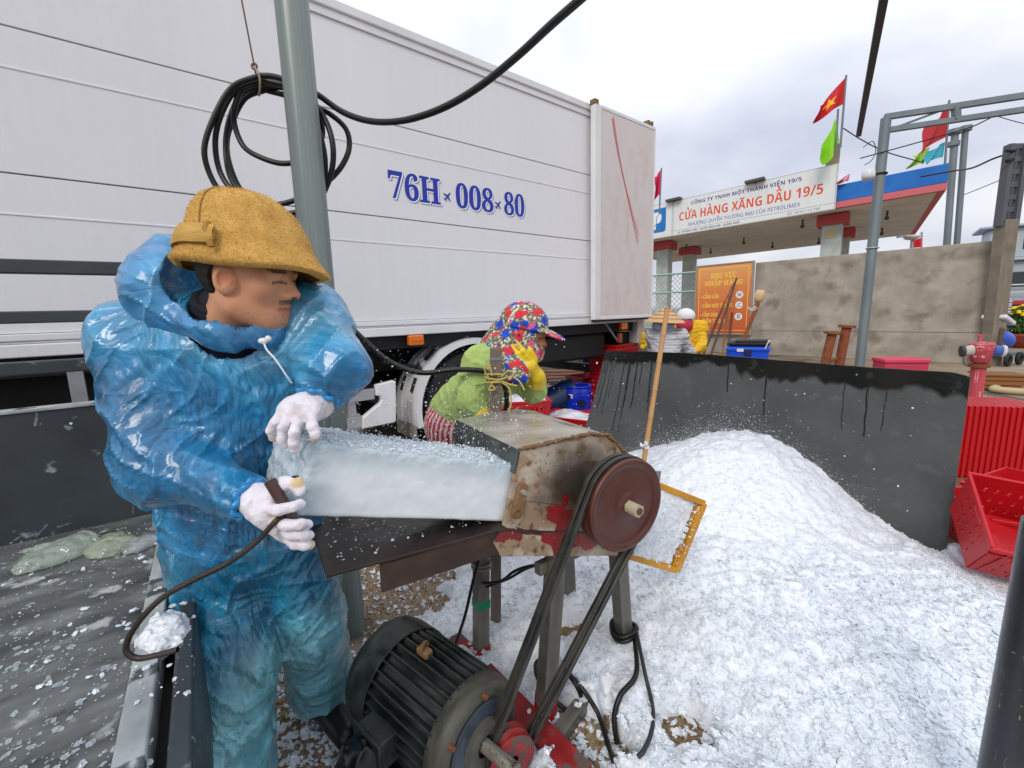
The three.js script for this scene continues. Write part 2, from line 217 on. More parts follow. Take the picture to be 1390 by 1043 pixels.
// ---------------------------------------------------------------- materials
const M = {
  white: surf(0xdcdde0, 0xe9e9ec, { size: 3, freq: 0.7, sy: 0.5, amt: 0.8, streak: 0.25, r: 0.38, rv: 0.08, bump: 0.0006, bf: 3, n: 400 }),
  whiteTrim: surf(0xd6d7d9, 0xe8e8ea, { size: 2, freq: 2, r: 0.4, streak: 0.3, bump: 0.0003 }),
  black: surf(0x0d0e10, 0x1d1e20, { size: 1, freq: 5, r: 0.7, bump: 0.001 }),
  rubber: surf(0x141517, 0x222325, { size: 0.7, freq: 6, r: 0.65, bump: 0.0008 }),
  galv: surf(0x717b79, 0x96a09c, { size: 0.8, freq: 3, sy: 0.25, amt: 1, streak: 0.5, r: 0.45, metal: 0.25, bump: 0.0005, spot: 0x5c4a3c, spotT: 0.36, spotF: 5 }),
  galvDark: surf(0x5f6b70, 0x7f8b90, { size: 0.8, freq: 3, sy: 0.3, streak: 0.4, r: 0.5, metal: 0.2, bump: 0.0005 }),
  alu: surf(0xa9abad, 0xc4c5c6, { size: 1, freq: 3, r: 0.35, metal: 0.7, bump: 0.0003 }),
  bed: surf(0x2a3034, 0x3d4549, { size: 1.1, freq: 3, amt: 0.9, r: 0.42, rv: 0.2, scratch: 0x8f9896, scratchN: 60, scratchL: 0.035, spot: 0x9aa39f, spotF: 11, spotT: 0.27, bump: 0.0008, n: 448 }),
  deck: surf(0x484b4b, 0x808483, { size: 1.3, freq: 5, sy: 2.2, amt: 1.1, r: 0.2, rv: 0.25, spot: 0xb4b8b6, spotF: 15, spotT: 0.16, spotW: 0.22, bump: 0.003, bf: 18, n: 400 }),
  edge: surf(0x7d8486, 0xb6bbba, { size: 0.5, freq: 9, amt: 1, r: 0.4, spot: 0x3b4144, spotF: 16, spotT: 0.17, bump: 0.001 }),
  steelDark: surf(0x241d1c, 0x3a302d, { size: 0.6, freq: 7, r: 0.32, rv: 0.2, spot: 0x5a3a26, spotF: 11, spotT: 0.33, bump: 0.0008 }),
  legs: surf(0x5a5850, 0x8a867a, { size: 0.5, freq: 8, sy: 0.35, amt: 1, streak: 0.4, r: 0.45, metal: 0.25, spot: 0x46352a, spotF: 9, spotT: 0.3, bump: 0.001 }),
  wetPlate: surf(0x3c4140, 0x5d6160, { size: 0.4, freq: 10, r: 0.25, rv: 0.2, spot: 0xb9bfbd, spotF: 60, spotT: 0.25, bump: 0.0015, bf: 90 }),
  topPlate: surf(0x8e8a80, 0xbab4a5, { size: 0.5, freq: 6, amt: 1, r: 0.35, rv: 0.25, spot: 0x8d6f4e, spotF: 9, spotT: 0.27, metal: 0.2, bump: 0.0008, scratch: 0xa3774f, scratchN: 8, n: 400 }),
  weld: surf(0x6b4f35, 0x94704a, { size: 0.1, freq: 40, r: 0.85, bump: 0.002, bf: 120 }),
  redPaint: surf(0x7a1216, 0xa82a2a, { size: 0.4, freq: 9, amt: 1, r: 0.5, spot: 0x5a524b, spotF: 9, spotT: 0.05, bump: 0.001 }),
  pulley: surf(0x46231a, 0x5d3024, { size: 0.3, freq: 10, r: 0.42, rv: 0.1, bump: 0.0004, coat: 0.15 }),
  belt: surf(0x24231f, 0x45443e, { size: 0.3, freq: 12, r: 0.4, rv: 0.2, bump: 0.0005 }),
  motor: surf(0x1c2122, 0x3a413f, { size: 0.3, freq: 14, amt: 1, r: 0.42, rv: 0.2, spot: 0x4a3a2e, spotF: 14, spotT: 0.33, bump: 0.0008 }),
  cable: plain(0x0d0d0e, 0.42), cream: plain(0xb5ab90, 0.5),
  red: surf(0xb0101a, 0xc9141f, { size: 0.6, freq: 3, r: 0.35, rv: 0.08, bump: 0.0004, scratch: 0xd8686c, scratchN: 10 }),
  amber: plain(0xe0700a, 0.25, { clearcoat: 1 }), glassLens: plain(0xd8d8d0, 0.1, { clearcoat: 1 }),
  concrete: surf(0x8f887c, 0xb2aa9d, { size: 5.5, freq: 2.2, amt: 1.1, r: 0.92, spot: 0x746c61, spotF: 2.4, spotT: 0.02, spotW: 0.55, streak: 0.2, bump: 0.004, bf: 14, n: 400 }),
  wood: surf(0x5d5046, 0x83746a, { size: 0.5, freq: 14, sy: 0.12, amt: 1, r: 0.8, bump: 0.0015 }),
  bamboo: surf(0xa77c4c, 0xc79b66, { size: 0.5, freq: 12, sy: 0.15, r: 0.55, bump: 0.0006, spot: 0x6b4f33, spotF: 8, spotT: 0.33 }),
  rust: surf(0x6e3a22, 0x9b5a38, { size: 0.7, freq: 5, r: 0.9, bump: 0.002, spot: 0x4a2818, spotT: 0.22 }),
  ice: new THREE.MeshPhysicalMaterial({ color: 0xffffff, vertexColors: false, roughness: 0.28, clearcoat: 0.3, clearcoatRoughness: 0.1 }),
};
M.ice.color.setRGB(0.80, 0.87, 0.92);

// ---------------------------------------------------------------- ground
{
  const gm = surf(0x6b5c4b, 0x9c8b74, { size: 5, freq: 0.8, amt: 1.2, r: 0.55, rv: 0.3, spot: 0x51473a, spotF: 1.1, spotT: 0.12, bump: 0.006, bf: 16, n: 576 });
  const g = new THREE.PlaneGeometry(900, 900, 1, 1); g.rotateX(-Math.PI / 2); const u = g.attributes.uv, p = g.attributes.position;
  for (let i = 0; i < u.count; i++) u.setXY(i, p.getX(i), p.getZ(i));
  struct('ground', g, gm);
  // wet sandy gravel that shows in the gaps of the ice near the crusher
  const rnd = rng(5), st = new THREE.IcosahedronGeometry(1, 0), N = 12000, im = new THREE.InstancedMesh(st, surf(0x7d6648, 0xa88b64, { size: 0.2, freq: 20, r: 0.5 }), N), m4 = new THREE.Matrix4(), q = new THREE.Quaternion(), c = new THREE.Color();
  const spots = [[onY(560, 800, 0), 0.36], [onY(775, 868, 0), 0.14], [onY(935, 1005, 0), 0.14], [onY(420, 1010, 0), 0.25], [onY(800, 1020, 0), 0.18]];
  for (let i = 0; i < N; i++) { const s = spots[i % 5], a = rnd() * 6.283, r = Math.sqrt(rnd()) * s[1], k = 0.0016 + 0.0055 * rnd() ** 3; q.setFromEuler(new THREE.Euler(rnd() * 6, rnd() * 6, rnd() * 6)); m4.compose(V(s[0].x + Math.cos(a) * r, k * 0.4, s[0].z + Math.sin(a) * r), q, V(k, k * 0.7, k)); im.setMatrixAt(i, m4); const t = 0.55 + rnd() * 0.7; im.setColorAt(i, c.setRGB(t, t * 0.97, t * 0.9)); }
  im.name = 'wet_gravel'; im.receiveShadow = im.castShadow = true; scene.add(im); tag(im, 'wet sandy brown gravel in the gaps of the ice around the crusher', 'gravel', null, 'stuff');
}

// ---------------------------------------------------------------- big white refrigerated truck
const TA = V(0.905, 0, -5.246);
{
  const t = thing('box_truck', 'big white refrigerated box truck with blue lettering on its long side', 'truck', TA, YAW);
  const X0 = -7.2, X1 = 1.075, hs = [1.362, 1.98, 2.185, 2.70, 2.898, 3.50];
  for (let i = 0; i < 5; i++) { // side boards: dark open joints and bright beads take turns
    const lo = hs[i] + (i === 2 || i === 4 ? 0.004 : 0.001), hi = hs[i + 1] - (i === 1 || i === 3 ? 0.004 : 0.001);
    part(t, 'side_panel', bb(X0, X1, lo, hi, -0.04, 0, 0.002), M.white);
  }
  for (const h of [1.98, 2.70]) part(t, 'bead', bb(X0, X1, h - 0.005, h + 0.005, -0.004, 0.004, 0.002), M.whiteTrim);
  part(t, 'box_body', mg([bb(X0, X1, 1.3, 3.55, -2.45, -0.042, 0)]), plain(0x6d6a6a, 0.7));
  part(t, 'top_rail', mg([bb(X0, X1 + 0.04, 3.5, 3.555, -0.05, 0.014), bb(X0, X1 + 0.04, 3.555, 3.625, -0.06, 0.03, 0.012), bb(X0, X1, 3.62, 3.64, -2.42, -0.03)]), M.whiteTrim);
  part(t, 'bottom_rail', mg([bb(X0, X1 + 0.02, 1.322, 1.36, -0.05, 0.022, 0.006), bb(X0, X1 + 0.02, 1.308, 1.32, -0.05, 0.012), bb(X0, X1 + 0.02, 1.235, 1.306, -0.06, 0.03, 0.008)]), M.whiteTrim);
  // number on the side
  const tex = canvasTex(1536, 300, (c, w, h) => {
    const run = (dx, dy, col, lw) => {
      c.font = 'bold 250px serif'; c.textBaseline = 'alphabetic';
      const put = (s, x, wd) => { c.save(); c.translate(x + dx, 246 + dy); c.scale(wd / c.measureText(s).width, 1.16); if (lw) { c.lineWidth = lw; c.strokeStyle = col; c.lineJoin = 'round'; c.strokeText(s, 0, 0); } c.fillStyle = col; c.fillText(s, 0, 0); c.restore(); };
      put('76H', 18, 500); put('008', 668, 440); put('80', 1228, 276);
    };
    run(13, 11, '#0d2f9c', 6); run(6, 5, '#f4f5fa', 12); run(0, 0, '#0a2aa6', 4);
    for (const x of [588, 1162]) { c.save(); c.translate(x, 165); c.rotate(-0.85); c.fillStyle = '#26389a'; c.beginPath(); c.moveTo(46, 0); c.quadraticCurveTo(36, -8, 20, -7); c.lineTo(6, -8); c.lineTo(-10, -44); c.lineTo(-20, -44); c.lineTo(-12, -7); c.lineTo(-32, -6); c.lineTo(-42, -18); c.lineTo(-48, -18); c.lineTo(-43, 0); c.lineTo(-48, 18); c.lineTo(-42, 18); c.lineTo(-32, 6); c.lineTo(-12, 7); c.lineTo(-20, 44); c.lineTo(-10, 44); c.lineTo(6, 8); c.lineTo(20, 7); c.quadraticCurveTo(36, 8, 46, 0); c.fill(); c.restore(); }
  });
  const pg = new THREE.PlaneGeometry(1.50, 0.30); pg.translate(-1.655, 2.437, 0.004);
  part(t, 'lettering', pg, new THREE.MeshPhysicalMaterial({ map: tex, transparent: true, roughness: 0.35 }), 'blue number 76H 008 80 with white outline');
  // rear door folded flat against the side
  const dtx = canvasTex(512, 1024, (c, w, h) => {
    c.fillStyle = '#d5cdca'; c.fillRect(0, 0, w, h); const r = rng(31);
    for (let i = 0; i < 260; i++) { c.fillStyle = `rgba(${150 + r() * 50 | 0},${135 + r() * 40 | 0},${125 + r() * 40 | 0},${0.02 + r() * 0.05})`; const x = r() * w, y = r() * h; c.fillRect(x, y, 3 + r() * 60, 10 + r() * 160); }
    for (let i = 0; i < 60; i++) { c.fillStyle = 'rgba(140,100,80,0.25)'; c.fillRect(r() * w, r() * h, 1 + r() * 2, 2 + r() * 14); }
    c.strokeStyle = 'rgba(178,52,60,0.75)'; for (let k = 0; k < 7; k++) { c.lineWidth = 1.2 + r() * 3.2; c.beginPath(); c.moveTo(90 + k * 3, 10 + r() * 20); c.bezierCurveTo(140 + k * 3, 220, 225 + r() * 18, 360, 345 + r() * 26, 560 + r() * 90); c.stroke(); }
  });
  const dp = new THREE.PlaneGeometry(1.005, 2.24); dp.translate(0.6125, 2.44, 0.116);
  const d = part(t, 'rear_door', mg([bb(0.11, 1.115, 1.32, 3.56, 0.055, 0.114, 0.002)]), M.whiteTrim, 'open rear door folded flat against the side, with a long red scrape');
  part(d, 'door_skin', dp, new THREE.MeshPhysicalMaterial({ map: dtx, roughness: 0.42 }));
  part(d, 'door_frame', mg([bb(0.0, 0.11, 1.285, 3.6, 0.05, 0.118, 0.01), bb(0.11, 1.135, 1.285, 1.322, 0.05, 0.122, 0.006), bb(0.11, 1.135, 3.56, 3.598, 0.05, 0.122, 0.006), bb(1.115, 1.14, 1.3, 3.58, 0.05, 0.12, 0.004)]), M.whiteTrim);
  part(d, 'door_seal', bb(0.004, 1.125, 1.262, 1.286, 0.06, 0.11, 0.006), M.black);
  for (const g of [bb(-0.01, 0.06, 3.59, 3.64, 0.05, 0.12), bb(0.975, 1.015, 3.6, 3.65, 0.02, 0.12), bb(1.045, 1.085, 3.6, 3.65, 0.02, 0.12)]) part(t, 'hinge', g, M.weld);
  // undercarriage
  part(t, 'chassis', mg([bb(X0, 1.0, 0.86, 1.12, -1.75, -1.45), bb(X0, 1.0, 0.86, 1.12, -0.95, -0.65), bb(X0, 1.04, 1.12, 1.236, -2.4, -0.06), bb(-0.9, 0.5, 0.80, 1.12, -0.62, -0.12, 0.05), bb(-5.6, -3.2, 0.55, 1.1, -1.6, -0.75, 0.05), bb(-2.2, -1.1, 0.45, 0.62, -2.2, -0.3, 0.03), bb(-7, -2.9, 0.9, 1.14, -2.3, -0.3)]), M.black);
  part(t, 'rear_bumper', mg([bb(0.8, 1.0, 0.62, 1.1, -0.6, -0.12, 0.02), bb(0.94, 1.05, 0.5, 0.62, -2.3, -0.1, 0.01)]), M.black);
  part(t, 'corner_bracket', bb(0.975, 1.115, 0.95, 1.3, -0.12, 0.02, 0.008), plain(0xb3aeaa, 0.5));
  part(t, 'door_stay', rod(V(0.3, 1.23, 0.03), V(0.52, 1.02, 0.03), 0.014, 8), M.galvDark);
  for (const [x, s] of [[-2.24, 1], [0.66, 0.85]]) { const l = part(t, 'marker_lamp', bb(x - 0.07 * s, x + 0.07 * s, 1.145, 1.232, 0.0, 0.055, 0.012), M.amber); part(l, 'lens_rib', mg([bb(x - 0.055 * s, x + 0.055 * s, 1.182, 1.192, 0.054, 0.06, 0.001)]), M.amber); }
  part(t, 'tail_reflector', mg([bb(0.6, 0.65, 0.98, 1.1, -0.03, 0.02)]), plain(0xa34a3a, 0.4));
  // wheels
  const wheel = (x, z, wid) => {
    const R = 0.53, prof = [[0.30, -wid / 2], [0.36, -wid / 2 - 0.005], [0.47, -wid / 2 + 0.0], [0.515, -wid / 2 + 0.03], [R, -wid / 2 + 0.06], [R, wid / 2 - 0.06], [0.515, wid / 2 - 0.03], [0.505, wid / 2 - 0.012], [0.47, wid / 2], [0.45, wid / 2 + 0.004], [0.44, wid / 2], [0.36, wid / 2 + 0.005], [0.30, wid / 2 - 0.02]];
    const w = part(t, 'wheel', place(new THREE.LatheGeometry(prof.map((p) => new THREE.Vector2(p[0], p[1])), 64), x, R, z, Math.PI / 2), M.rubber);
    const tr = []; for (let k = 0; k < 48; k++) for (const zz of [-1, 1]) { const a = (k / 48) * 6.2832; tr.push(place(new THREE.BoxGeometry(0.045, 0.012, wid * 0.36), x + Math.cos(a) * (R + 0.003), R + Math.sin(a) * (R + 0.003), z + zz * wid * 0.23, 0, 0, a + Math.PI / 2)); }
    part(w, 'tread', mg(tr), M.rubber);
    part(w, 'rim', place(new THREE.LatheGeometry([[0.05, 0.02], [0.1, 0.03], [0.14, 0.0], [0.22, -0.05], [0.27, -0.04], [0.285, wid / 2 - 0.03], [0.302, wid / 2 - 0.015]].map((p) => new THREE.Vector2(p[0], p[1])), 48), x, R, z, Math.PI / 2), plain(0x1f2021, 0.6));
  };
  wheel(-1.62, -0.2, 0.3); wheel(-1.62, -0.56, 0.28); wheel(-1.62, -2.2, 0.3); wheel(-4.6, -2.2, 0.3);
  // white mudguard over the wheel
  const arc = (r, a0, a1, z0, z1, th) => { const s = []; const N = 40; for (let i = 0; i <= N; i++) { const a = lerp(a0, a1, i / N); s.push([Math.cos(a) * (r + th), Math.sin(a) * (r + th)]); } for (let i = N; i >= 0; i--) { const a = lerp(a0, a1, i / N); s.push([Math.cos(a) * r, Math.sin(a) * r]); } return place(poly(s, z1 - z0, z0), -1.62, 0.53, 0); };
  const mgd = part(t, 'mudguard', mg([arc(0.625, 1.35, 3.35, -0.42, -0.035, 0.018), arc(0.585, 1.3, 3.35, -0.035, 0.0, 0.055)]), M.whiteTrim);
  part(mgd, 'guard_rib', mg([arc(0.643, 1.4, 3.3, -0.3, -0.28, 0.01), arc(0.643, 1.4, 3.3, -0.16, -0.14, 0.01)]), M.whiteTrim);
  part(mgd, 'mud_flap', bb(-2.275, -2.255, 0.3, 0.42, -0.4, -0.02), plain(0x8b867c, 0.6));
  const br = []; for (const a of [2.25, 2.75]) br.push(place(box(0.02, 0.14, 0.03, 0, 0, 0, 0.005), -1.62 + Math.cos(a) * 0.655, 0.53 + Math.sin(a) * 0.655, a < 2.5 ? -0.12 : -0.3, 0, 0, a - Math.PI), place(box(0.02, 0.14, 0.03, 0, 0, 0, 0.005), -1.62 + Math.cos(a) * 0.655, 0.53 + Math.sin(a) * 0.655, -0.1, 0, 0, a - Math.PI)); br.push(place(new THREE.TorusGeometry(0.03, 0.016, 8, 16), -2.16, 0.93, -0.1, 0, 1.2, 0), rod(V(-2.45, 1.0, -0.25), V(-2.14, 0.93, -0.12), 0.02));
  part(mgd, 'guard_bracket', mg(br), M.black);
  // side guard: two aluminium rails and a white end cap
  const inv = t.matrixWorld.clone().invert(), lp = (px, py) => { const p = onPlane(px, py, TA, TN).applyMatrix4(inv); return [p.x, p.y]; };
  const cpt = [[480, 620], [582, 594], [595, 600], [597, 830], [588, 842], [400, 880], [400, 815], [505, 725], [511, 708], [505, 688], [478, 682]].map(([a, b]) => lp(400 + a / 4.347, 380 + b / 4.347));
  part(t, 'side_guard_cap', poly(cpt, 0.06, -0.05, 0.008), M.whiteTrim);
  const ga = lp(509, 535), gb = lp(493, 573);
  part(t, 'side_guard_rail', bb(-6, ga[0], ga[1] - 0.045, ga[1] + 0.045, -0.045, -0.012), M.alu); part(t, 'side_guard_rail', bb(-6, gb[0], gb[1] - 0.045, gb[1] + 0.045, -0.045, -0.012), M.alu);
  part(t, 'guard_post', bb(-2.84, -2.77, gb[1], 1.2, -0.1, -0.05), M.alu); part(t, 'guard_post', bb(-4.4, -4.33, gb[1], 1.2, -0.1, -0.05), M.alu);
}

// ---------------------------------------------------------------- dark flatbed with the ice
const HD = 0.66;
const BYAW = THREE.MathUtils.degToRad(34.5), BN = V(Math.sin(BYAW), 0, Math.cos(BYAW)), BED0 = onY(219, 800, HD).setY(0);
{
  const t = thing('flatbed_truck', 'dark grey flatbed truck bed with open rails and an icy wet deck', 'truck', BED0, BYAW);
  const inv = t.matrixWorld.clone().invert();
  const L = (px, py, h) => onY(px, py, h).applyMatrix4(inv);
  const zb = L(110, 718, HD).z, zn = 0.9, e0 = L(196, 820, HD).x, eR = (L(262, 800, HD).x + L(272, 1010, HD).x) / 2;
  part(t, 'deck', bb(-2.6, e0, HD - 0.05, HD, zb, zn, 0.003), M.deck);
  part(t, 'edge_strip', bb(e0 + 0.001, e0 + 0.05, HD - 0.06, HD + 0.012, zb, zn, 0.006), M.edge);
  part(t, 'edge_beam', bb(e0 + 0.078, eR, HD - 0.3, HD + 0.014, zb, zn, 0.008), M.bed);
  part(t, 'edge_slot', bb(e0 + 0.05, e0 + 0.078, HD - 0.2, HD - 0.05, zb, zn, 0), M.black);
  const pz = BED0.clone().addScaledVector(BN, zb), pl = (px, py) => onPlane(px, py, pz, BN).applyMatrix4(inv);
  const top = pl(60, 553).y, r1 = pl(90, 353).y, r1b = pl(90, 372).y, r2 = pl(80, 424).y, r2b = pl(80, 438).y, r3 = pl(60, 490).y, r3b = pl(60, 508).y, xp = pl(176, 380).x;
  part(t, 'side_board', bb(-2.6, e0 + 0.16, HD - 0.04, top - 0.012, zb - 0.045, zb - 0.002, 0.004), M.bed, 'scratched dark side board behind the deck'); part(t, 'board_cap', bb(-2.6, e0 + 0.16, top - 0.012, top, zb - 0.05, zb + 0.006, 0.003), M.edge);
  part(t, 'rail', bb(-2.6, xp, r1b, r1, zb - 0.05, zb - 0.01, 0.005), M.bed);
  part(t, 'rail', bb(-2.6, xp, r2b, r2 + 0.006, zb - 0.05, zb - 0.01, 0.005), M.bed);
  part(t, 'rail', bb(-2.6, xp + 0.16, r3b, r3, zb - 0.05, zb - 0.01, 0.005), M.bed);
  part(t, 'rail_post', poly([[xp - 0.005, r1], [xp + 0.03, r1], [xp + 0.065, r2 + 0.02], [xp + 0.085, r2 - 0.04], [xp + 0.085, top - 0.3], [xp + 0.02, top - 0.3], [xp + 0.02, r2 - 0.06]], 0.05, zb - 0.055, 0.003), M.bed);
  part(t, 'wheel', place(new THREE.LatheGeometry([[0.1, 0], [0.3, 0.02], [0.36, 0.0], [0.38, -0.03], [0.38, -0.16], [0.36, -0.19], [0.1, -0.19]].map((p) => new THREE.Vector2(...p)), 40), -1.3, 0.38, zn - 0.3, Math.PI / 2), M.rubber);
  part(t, 'frame', mg([bb(-2.4, e0 + 0.05, HD - 0.18, HD - 0.055, zb + 0.3, zb + 0.42), bb(-2.4, e0 + 0.05, HD - 0.18, HD - 0.055, zn - 0.6, zn - 0.48)]), M.black);
}

// ---------------------------------------------------------------- post, hoses
const POST = onY(478, 857, 0);
solo('steel_post', mg([cylY(0.058, 0.058, 3.4, POST.x, 0, POST.z, 40)]).translate(0, 0, 0), M.galv, 'tall round galvanised steel post behind the man in the raincoat', 'post');
{
  const z = -POST.z + 0.09, t = thing('hose_coil', 'big coil of black hose hanging from a wire behind the steel post', 'hose', Q(375, 295, z));
  const P = (x, y, dz = 0) => Q(x, y, z + dz);
  const loops = [
    [[352, 103], [316, 118], [290, 160], [277, 205], [286, 240], [304, 266], [340, 285], [390, 290], [425, 280], [448, 240], [452, 200], [440, 160], [405, 118], [372, 104], [352, 103]],
    [[356, 108], [322, 120], [302, 150], [292, 190], [298, 232], [318, 262], [360, 292], [410, 300], [436, 262], [441, 215], [425, 160], [396, 122], [356, 108]],
    [[362, 112], [330, 120], [318, 148], [318, 168], [330, 198], [352, 213], [384, 222], [418, 214], [436, 190], [436, 165], [420, 138], [398, 118], [362, 112]],
    [[355, 116], [330, 126], [312, 160], [306, 200], [314, 244], [334, 268], [370, 278], [410, 268], [440, 250], [462, 228], [474, 200], [470, 176], [448, 155], [420, 142], [396, 122], [355, 116]],
    [[360, 122], [334, 132], [318, 158], [308, 190], [312, 225], [330, 262], [372, 292], [414, 288], [428, 250], [428, 210], [414, 165], [396, 135], [360, 122]],
  ];
  loops.forEach((l, i) => wpart(t, 'loop', tube(l.map(([x, y], k) => P(x, y, (i - 2) * 0.025 + 0.012 * Math.sin(k * 1.7 + i))), 0.0105, 96, 10), M.cable));
  wpart(t, 'tie', tube([P(345, 92), P(351, 100, -0.07), P(353, 112, -0.08), P(352, 127, -0.06), P(350, 118, 0.08), P(347, 100, 0.07), P(345, 92)], 0.004, 40, 6), plain(0x8a7f6c, 0.7));
  const hg = thing('hanging_wire', 'thin rusty wire holding up the coil of black hose', 'wire', P(345, 97)), kn = P(345, 90);
  wpart(hg, 'wire', mg([rod(P(322, -30), kn, 0.003, 6), place(new THREE.TorusGeometry(0.01, 0.004, 6, 12), kn.x, kn.y, kn.z)]), plain(0x6b5148, 0.7));
}
{
  const z = -POST.z + 0.09;
  const pts = [[400, 112, 0], [430, 128, 0], [465, 152, -0.05], [500, 164, -0.1], [545, 164, -0.18], [600, 147, -0.28], [650, 118, -0.36], [700, 78, -0.44], [750, 32, -0.52], [800, -12, -0.58], [850, -60, -0.62]].map(([x, y, d]) => Q(x, y, z + d));
  solo('overhead_hose', tube(pts, 0.0115, 90, 10), M.cable, 'thick black hose sagging from the coil up across the truck to the sky', 'hose');
  const p2 = [[398, 300, 0], [402, 350, 0], [415, 390, 0], [450, 418, 0], [490, 458, 0.02], [530, 492, 0.03], [570, 506, 0.03], [620, 502, 0.03], [660, 505, 0.04], [682, 518, 0.05], [688, 545, 0.05], [684, 575, 0.05], [684, 620, 0.05]].map(([x, y, d]) => Q(x, y, z + d - 0.03));
  solo('power_hose', tube(p2, 0.0115, 90, 10), M.cable, 'thick black hose running from the steel post to the wooden stake', 'hose');
}

// ---------------------------------------------------------------- ice crusher
const MF = V(0.089, 0, -1.267), MT = THREE.MathUtils.degToRad(30);
const crusher = thing('ice_crusher', 'rusty ice crushing machine on steel legs with a belt driven brown pulley', 'ice crusher', MF, MT);
const MI = crusher.matrixWorld.clone().invert(), MN = V(Math.sin(MT), 0, Math.cos(MT));
const mp = (px, py, off = 0) => { const p = onPlane(px, py, MF.clone().addScaledVector(MN, off), MN).applyMatrix4(MI); return [p.x, p.y]; };
const ML = (s, h, o) => V(s, h, o).applyMatrix4(crusher.matrixWorld);
{
  const t = crusher, W = 0.44;
  const TL = mp(705, 612), T2 = mp(800, 590), T3 = mp(825, 592), T4 = mp(850, 617), BL = mp(683, 715), b1 = mp(668, 735), b2 = mp(680, 756), b3 = mp(860, 755), RR = [0.4, 0.73];
  const out = [TL, T2, T3, T4, RR, b3, b2, b1, BL];
  const sx0 = -0.2, sx1 = 0.42, sy0 = 0.5, sy1 = 1.05;
  const tex = canvasTex(640, 568, (c, w, h) => { // grime, rust, red paint and pulley shade painted on the near plate
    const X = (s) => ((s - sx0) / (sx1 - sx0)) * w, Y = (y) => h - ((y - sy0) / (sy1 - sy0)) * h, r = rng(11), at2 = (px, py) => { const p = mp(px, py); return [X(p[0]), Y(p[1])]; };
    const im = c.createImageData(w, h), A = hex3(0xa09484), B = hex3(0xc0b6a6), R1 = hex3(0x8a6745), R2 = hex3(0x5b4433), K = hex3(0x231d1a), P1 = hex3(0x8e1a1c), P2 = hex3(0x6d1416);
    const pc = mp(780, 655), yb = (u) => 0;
    for (let j = 0; j < h; j++) for (let i = 0; i < w; i++) {
      const s = sx0 + (i / w) * (sx1 - sx0), y = sy1 - (j / h) * (sy1 - sy0);
      let col = mix3(A, B, clamp(0.5 + 1.4 * fbm3(s * 9, y * 9, 3, 4)));
      const rust = sst(0.02, 0.3, fbm3(s * 16, y * 16, 8, 5) + sst(0.92, 0.80, y) * 0.22 + sst(-0.02, -0.14, s) * 0.16); col = mix3(col, R1, rust * 0.55); col = mix3(col, R2, sst(0.26, 0.62, fbm3(s * 30, y * 30, 2, 4) + rust * 0.22) * 0.85);
      const sootShade = sst(0.17, 0.03, Math.hypot((s - pc[0]) * 0.9, y - pc[1] + 0.0) + 0.05 * fbm3(s * 20, y * 20, 5, 3)); col = mix3(col, K, sootShade * 0.75);  // one dark patch paints soot and the shade behind the pulley together
      const sp = sst(0.3, 0.45, n3(s * 120, y * 70, 4)) * sst(0.0, 0.25, fbm3(s * 9, y * 9, 14, 3)); col = mix3(col, R2, sp * 0.5);
      im.data.set([col[0] * 255, col[1] * 255, col[2] * 255, 255], (j * w + i) * 4);
    }
    c.putImageData(im, 0, 0);
    const blot = (pts, col) => { c.fillStyle = col; c.beginPath(); pts.forEach(([px, py], k) => { const n = 5, [qx, qy] = pts[(k + 1) % pts.length]; for (let e = 0; e < n; e++) { const q = at2(lerp(px, qx, e / n) + (r() - 0.5) * 2.6, lerp(py, qy, e / n) + (r() - 0.5) * 2.6); k + e ? c.lineTo(...q) : c.moveTo(...q); } }); c.fill(); };
    blot([[672, 722], [690, 716], [710, 722], [708, 735], [690, 732], [684, 738], [668, 735]], '#7c2522'); blot([[735, 722], [764, 720], [764, 741], [754, 750], [748, 742], [734, 735]], '#8a1517'); blot([[742, 688], [760, 686], [768, 690], [768, 710], [752, 712], [742, 704]], '#8d1416'); blot([[760, 694], [790, 690], [786, 740], [752, 760], [750, 740]], '#7c1114'); blot([[766, 670], [774, 674], [770, 688], [762, 688]], '#741416'); blot([[782, 722], [812, 724], [810, 742], [796, 748], [780, 738]], 'rgba(150,60,62,0.85)'); blot([[812, 730], [850, 736], [858, 748], [836, 750]], 'rgba(140,50,52,0.8)'); blot([[700, 716], [735, 722], [735, 727], [702, 724]], '#4a2a20');
    c.strokeStyle = 'rgba(60,45,32,0.8)'; c.lineWidth = 2.5; c.beginPath(); c.moveTo(...at2(712, 680)); c.lineTo(...at2(768, 687)); c.stroke();
    c.fillStyle = 'rgba(205,198,182,0.6)'; for (let i = 0; i < 60; i++) c.fillRect(r() * w, r() * h, 1 + r() * 4, 1 + r() * 8);
  });
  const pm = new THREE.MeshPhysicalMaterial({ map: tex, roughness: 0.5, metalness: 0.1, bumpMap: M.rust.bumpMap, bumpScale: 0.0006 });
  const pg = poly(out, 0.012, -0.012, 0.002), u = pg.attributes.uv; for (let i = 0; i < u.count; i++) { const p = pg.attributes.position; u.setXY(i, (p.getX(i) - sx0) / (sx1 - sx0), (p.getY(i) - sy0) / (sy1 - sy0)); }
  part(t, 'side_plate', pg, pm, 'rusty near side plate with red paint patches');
  part(t, 'side_plate', poly(out, 0.01, -W - 0.01, 0.002), M.topPlate);
  const strip = (a, b, m, nm, lab) => part(t, nm, bar(V(a[0], a[1], -W / 2 - 0.006), V(b[0], b[1], -W / 2 - 0.006), W, 0.006, V(-(b[1] - a[1]), b[0] - a[0], 0).normalize(), 0).clone(), m, lab);
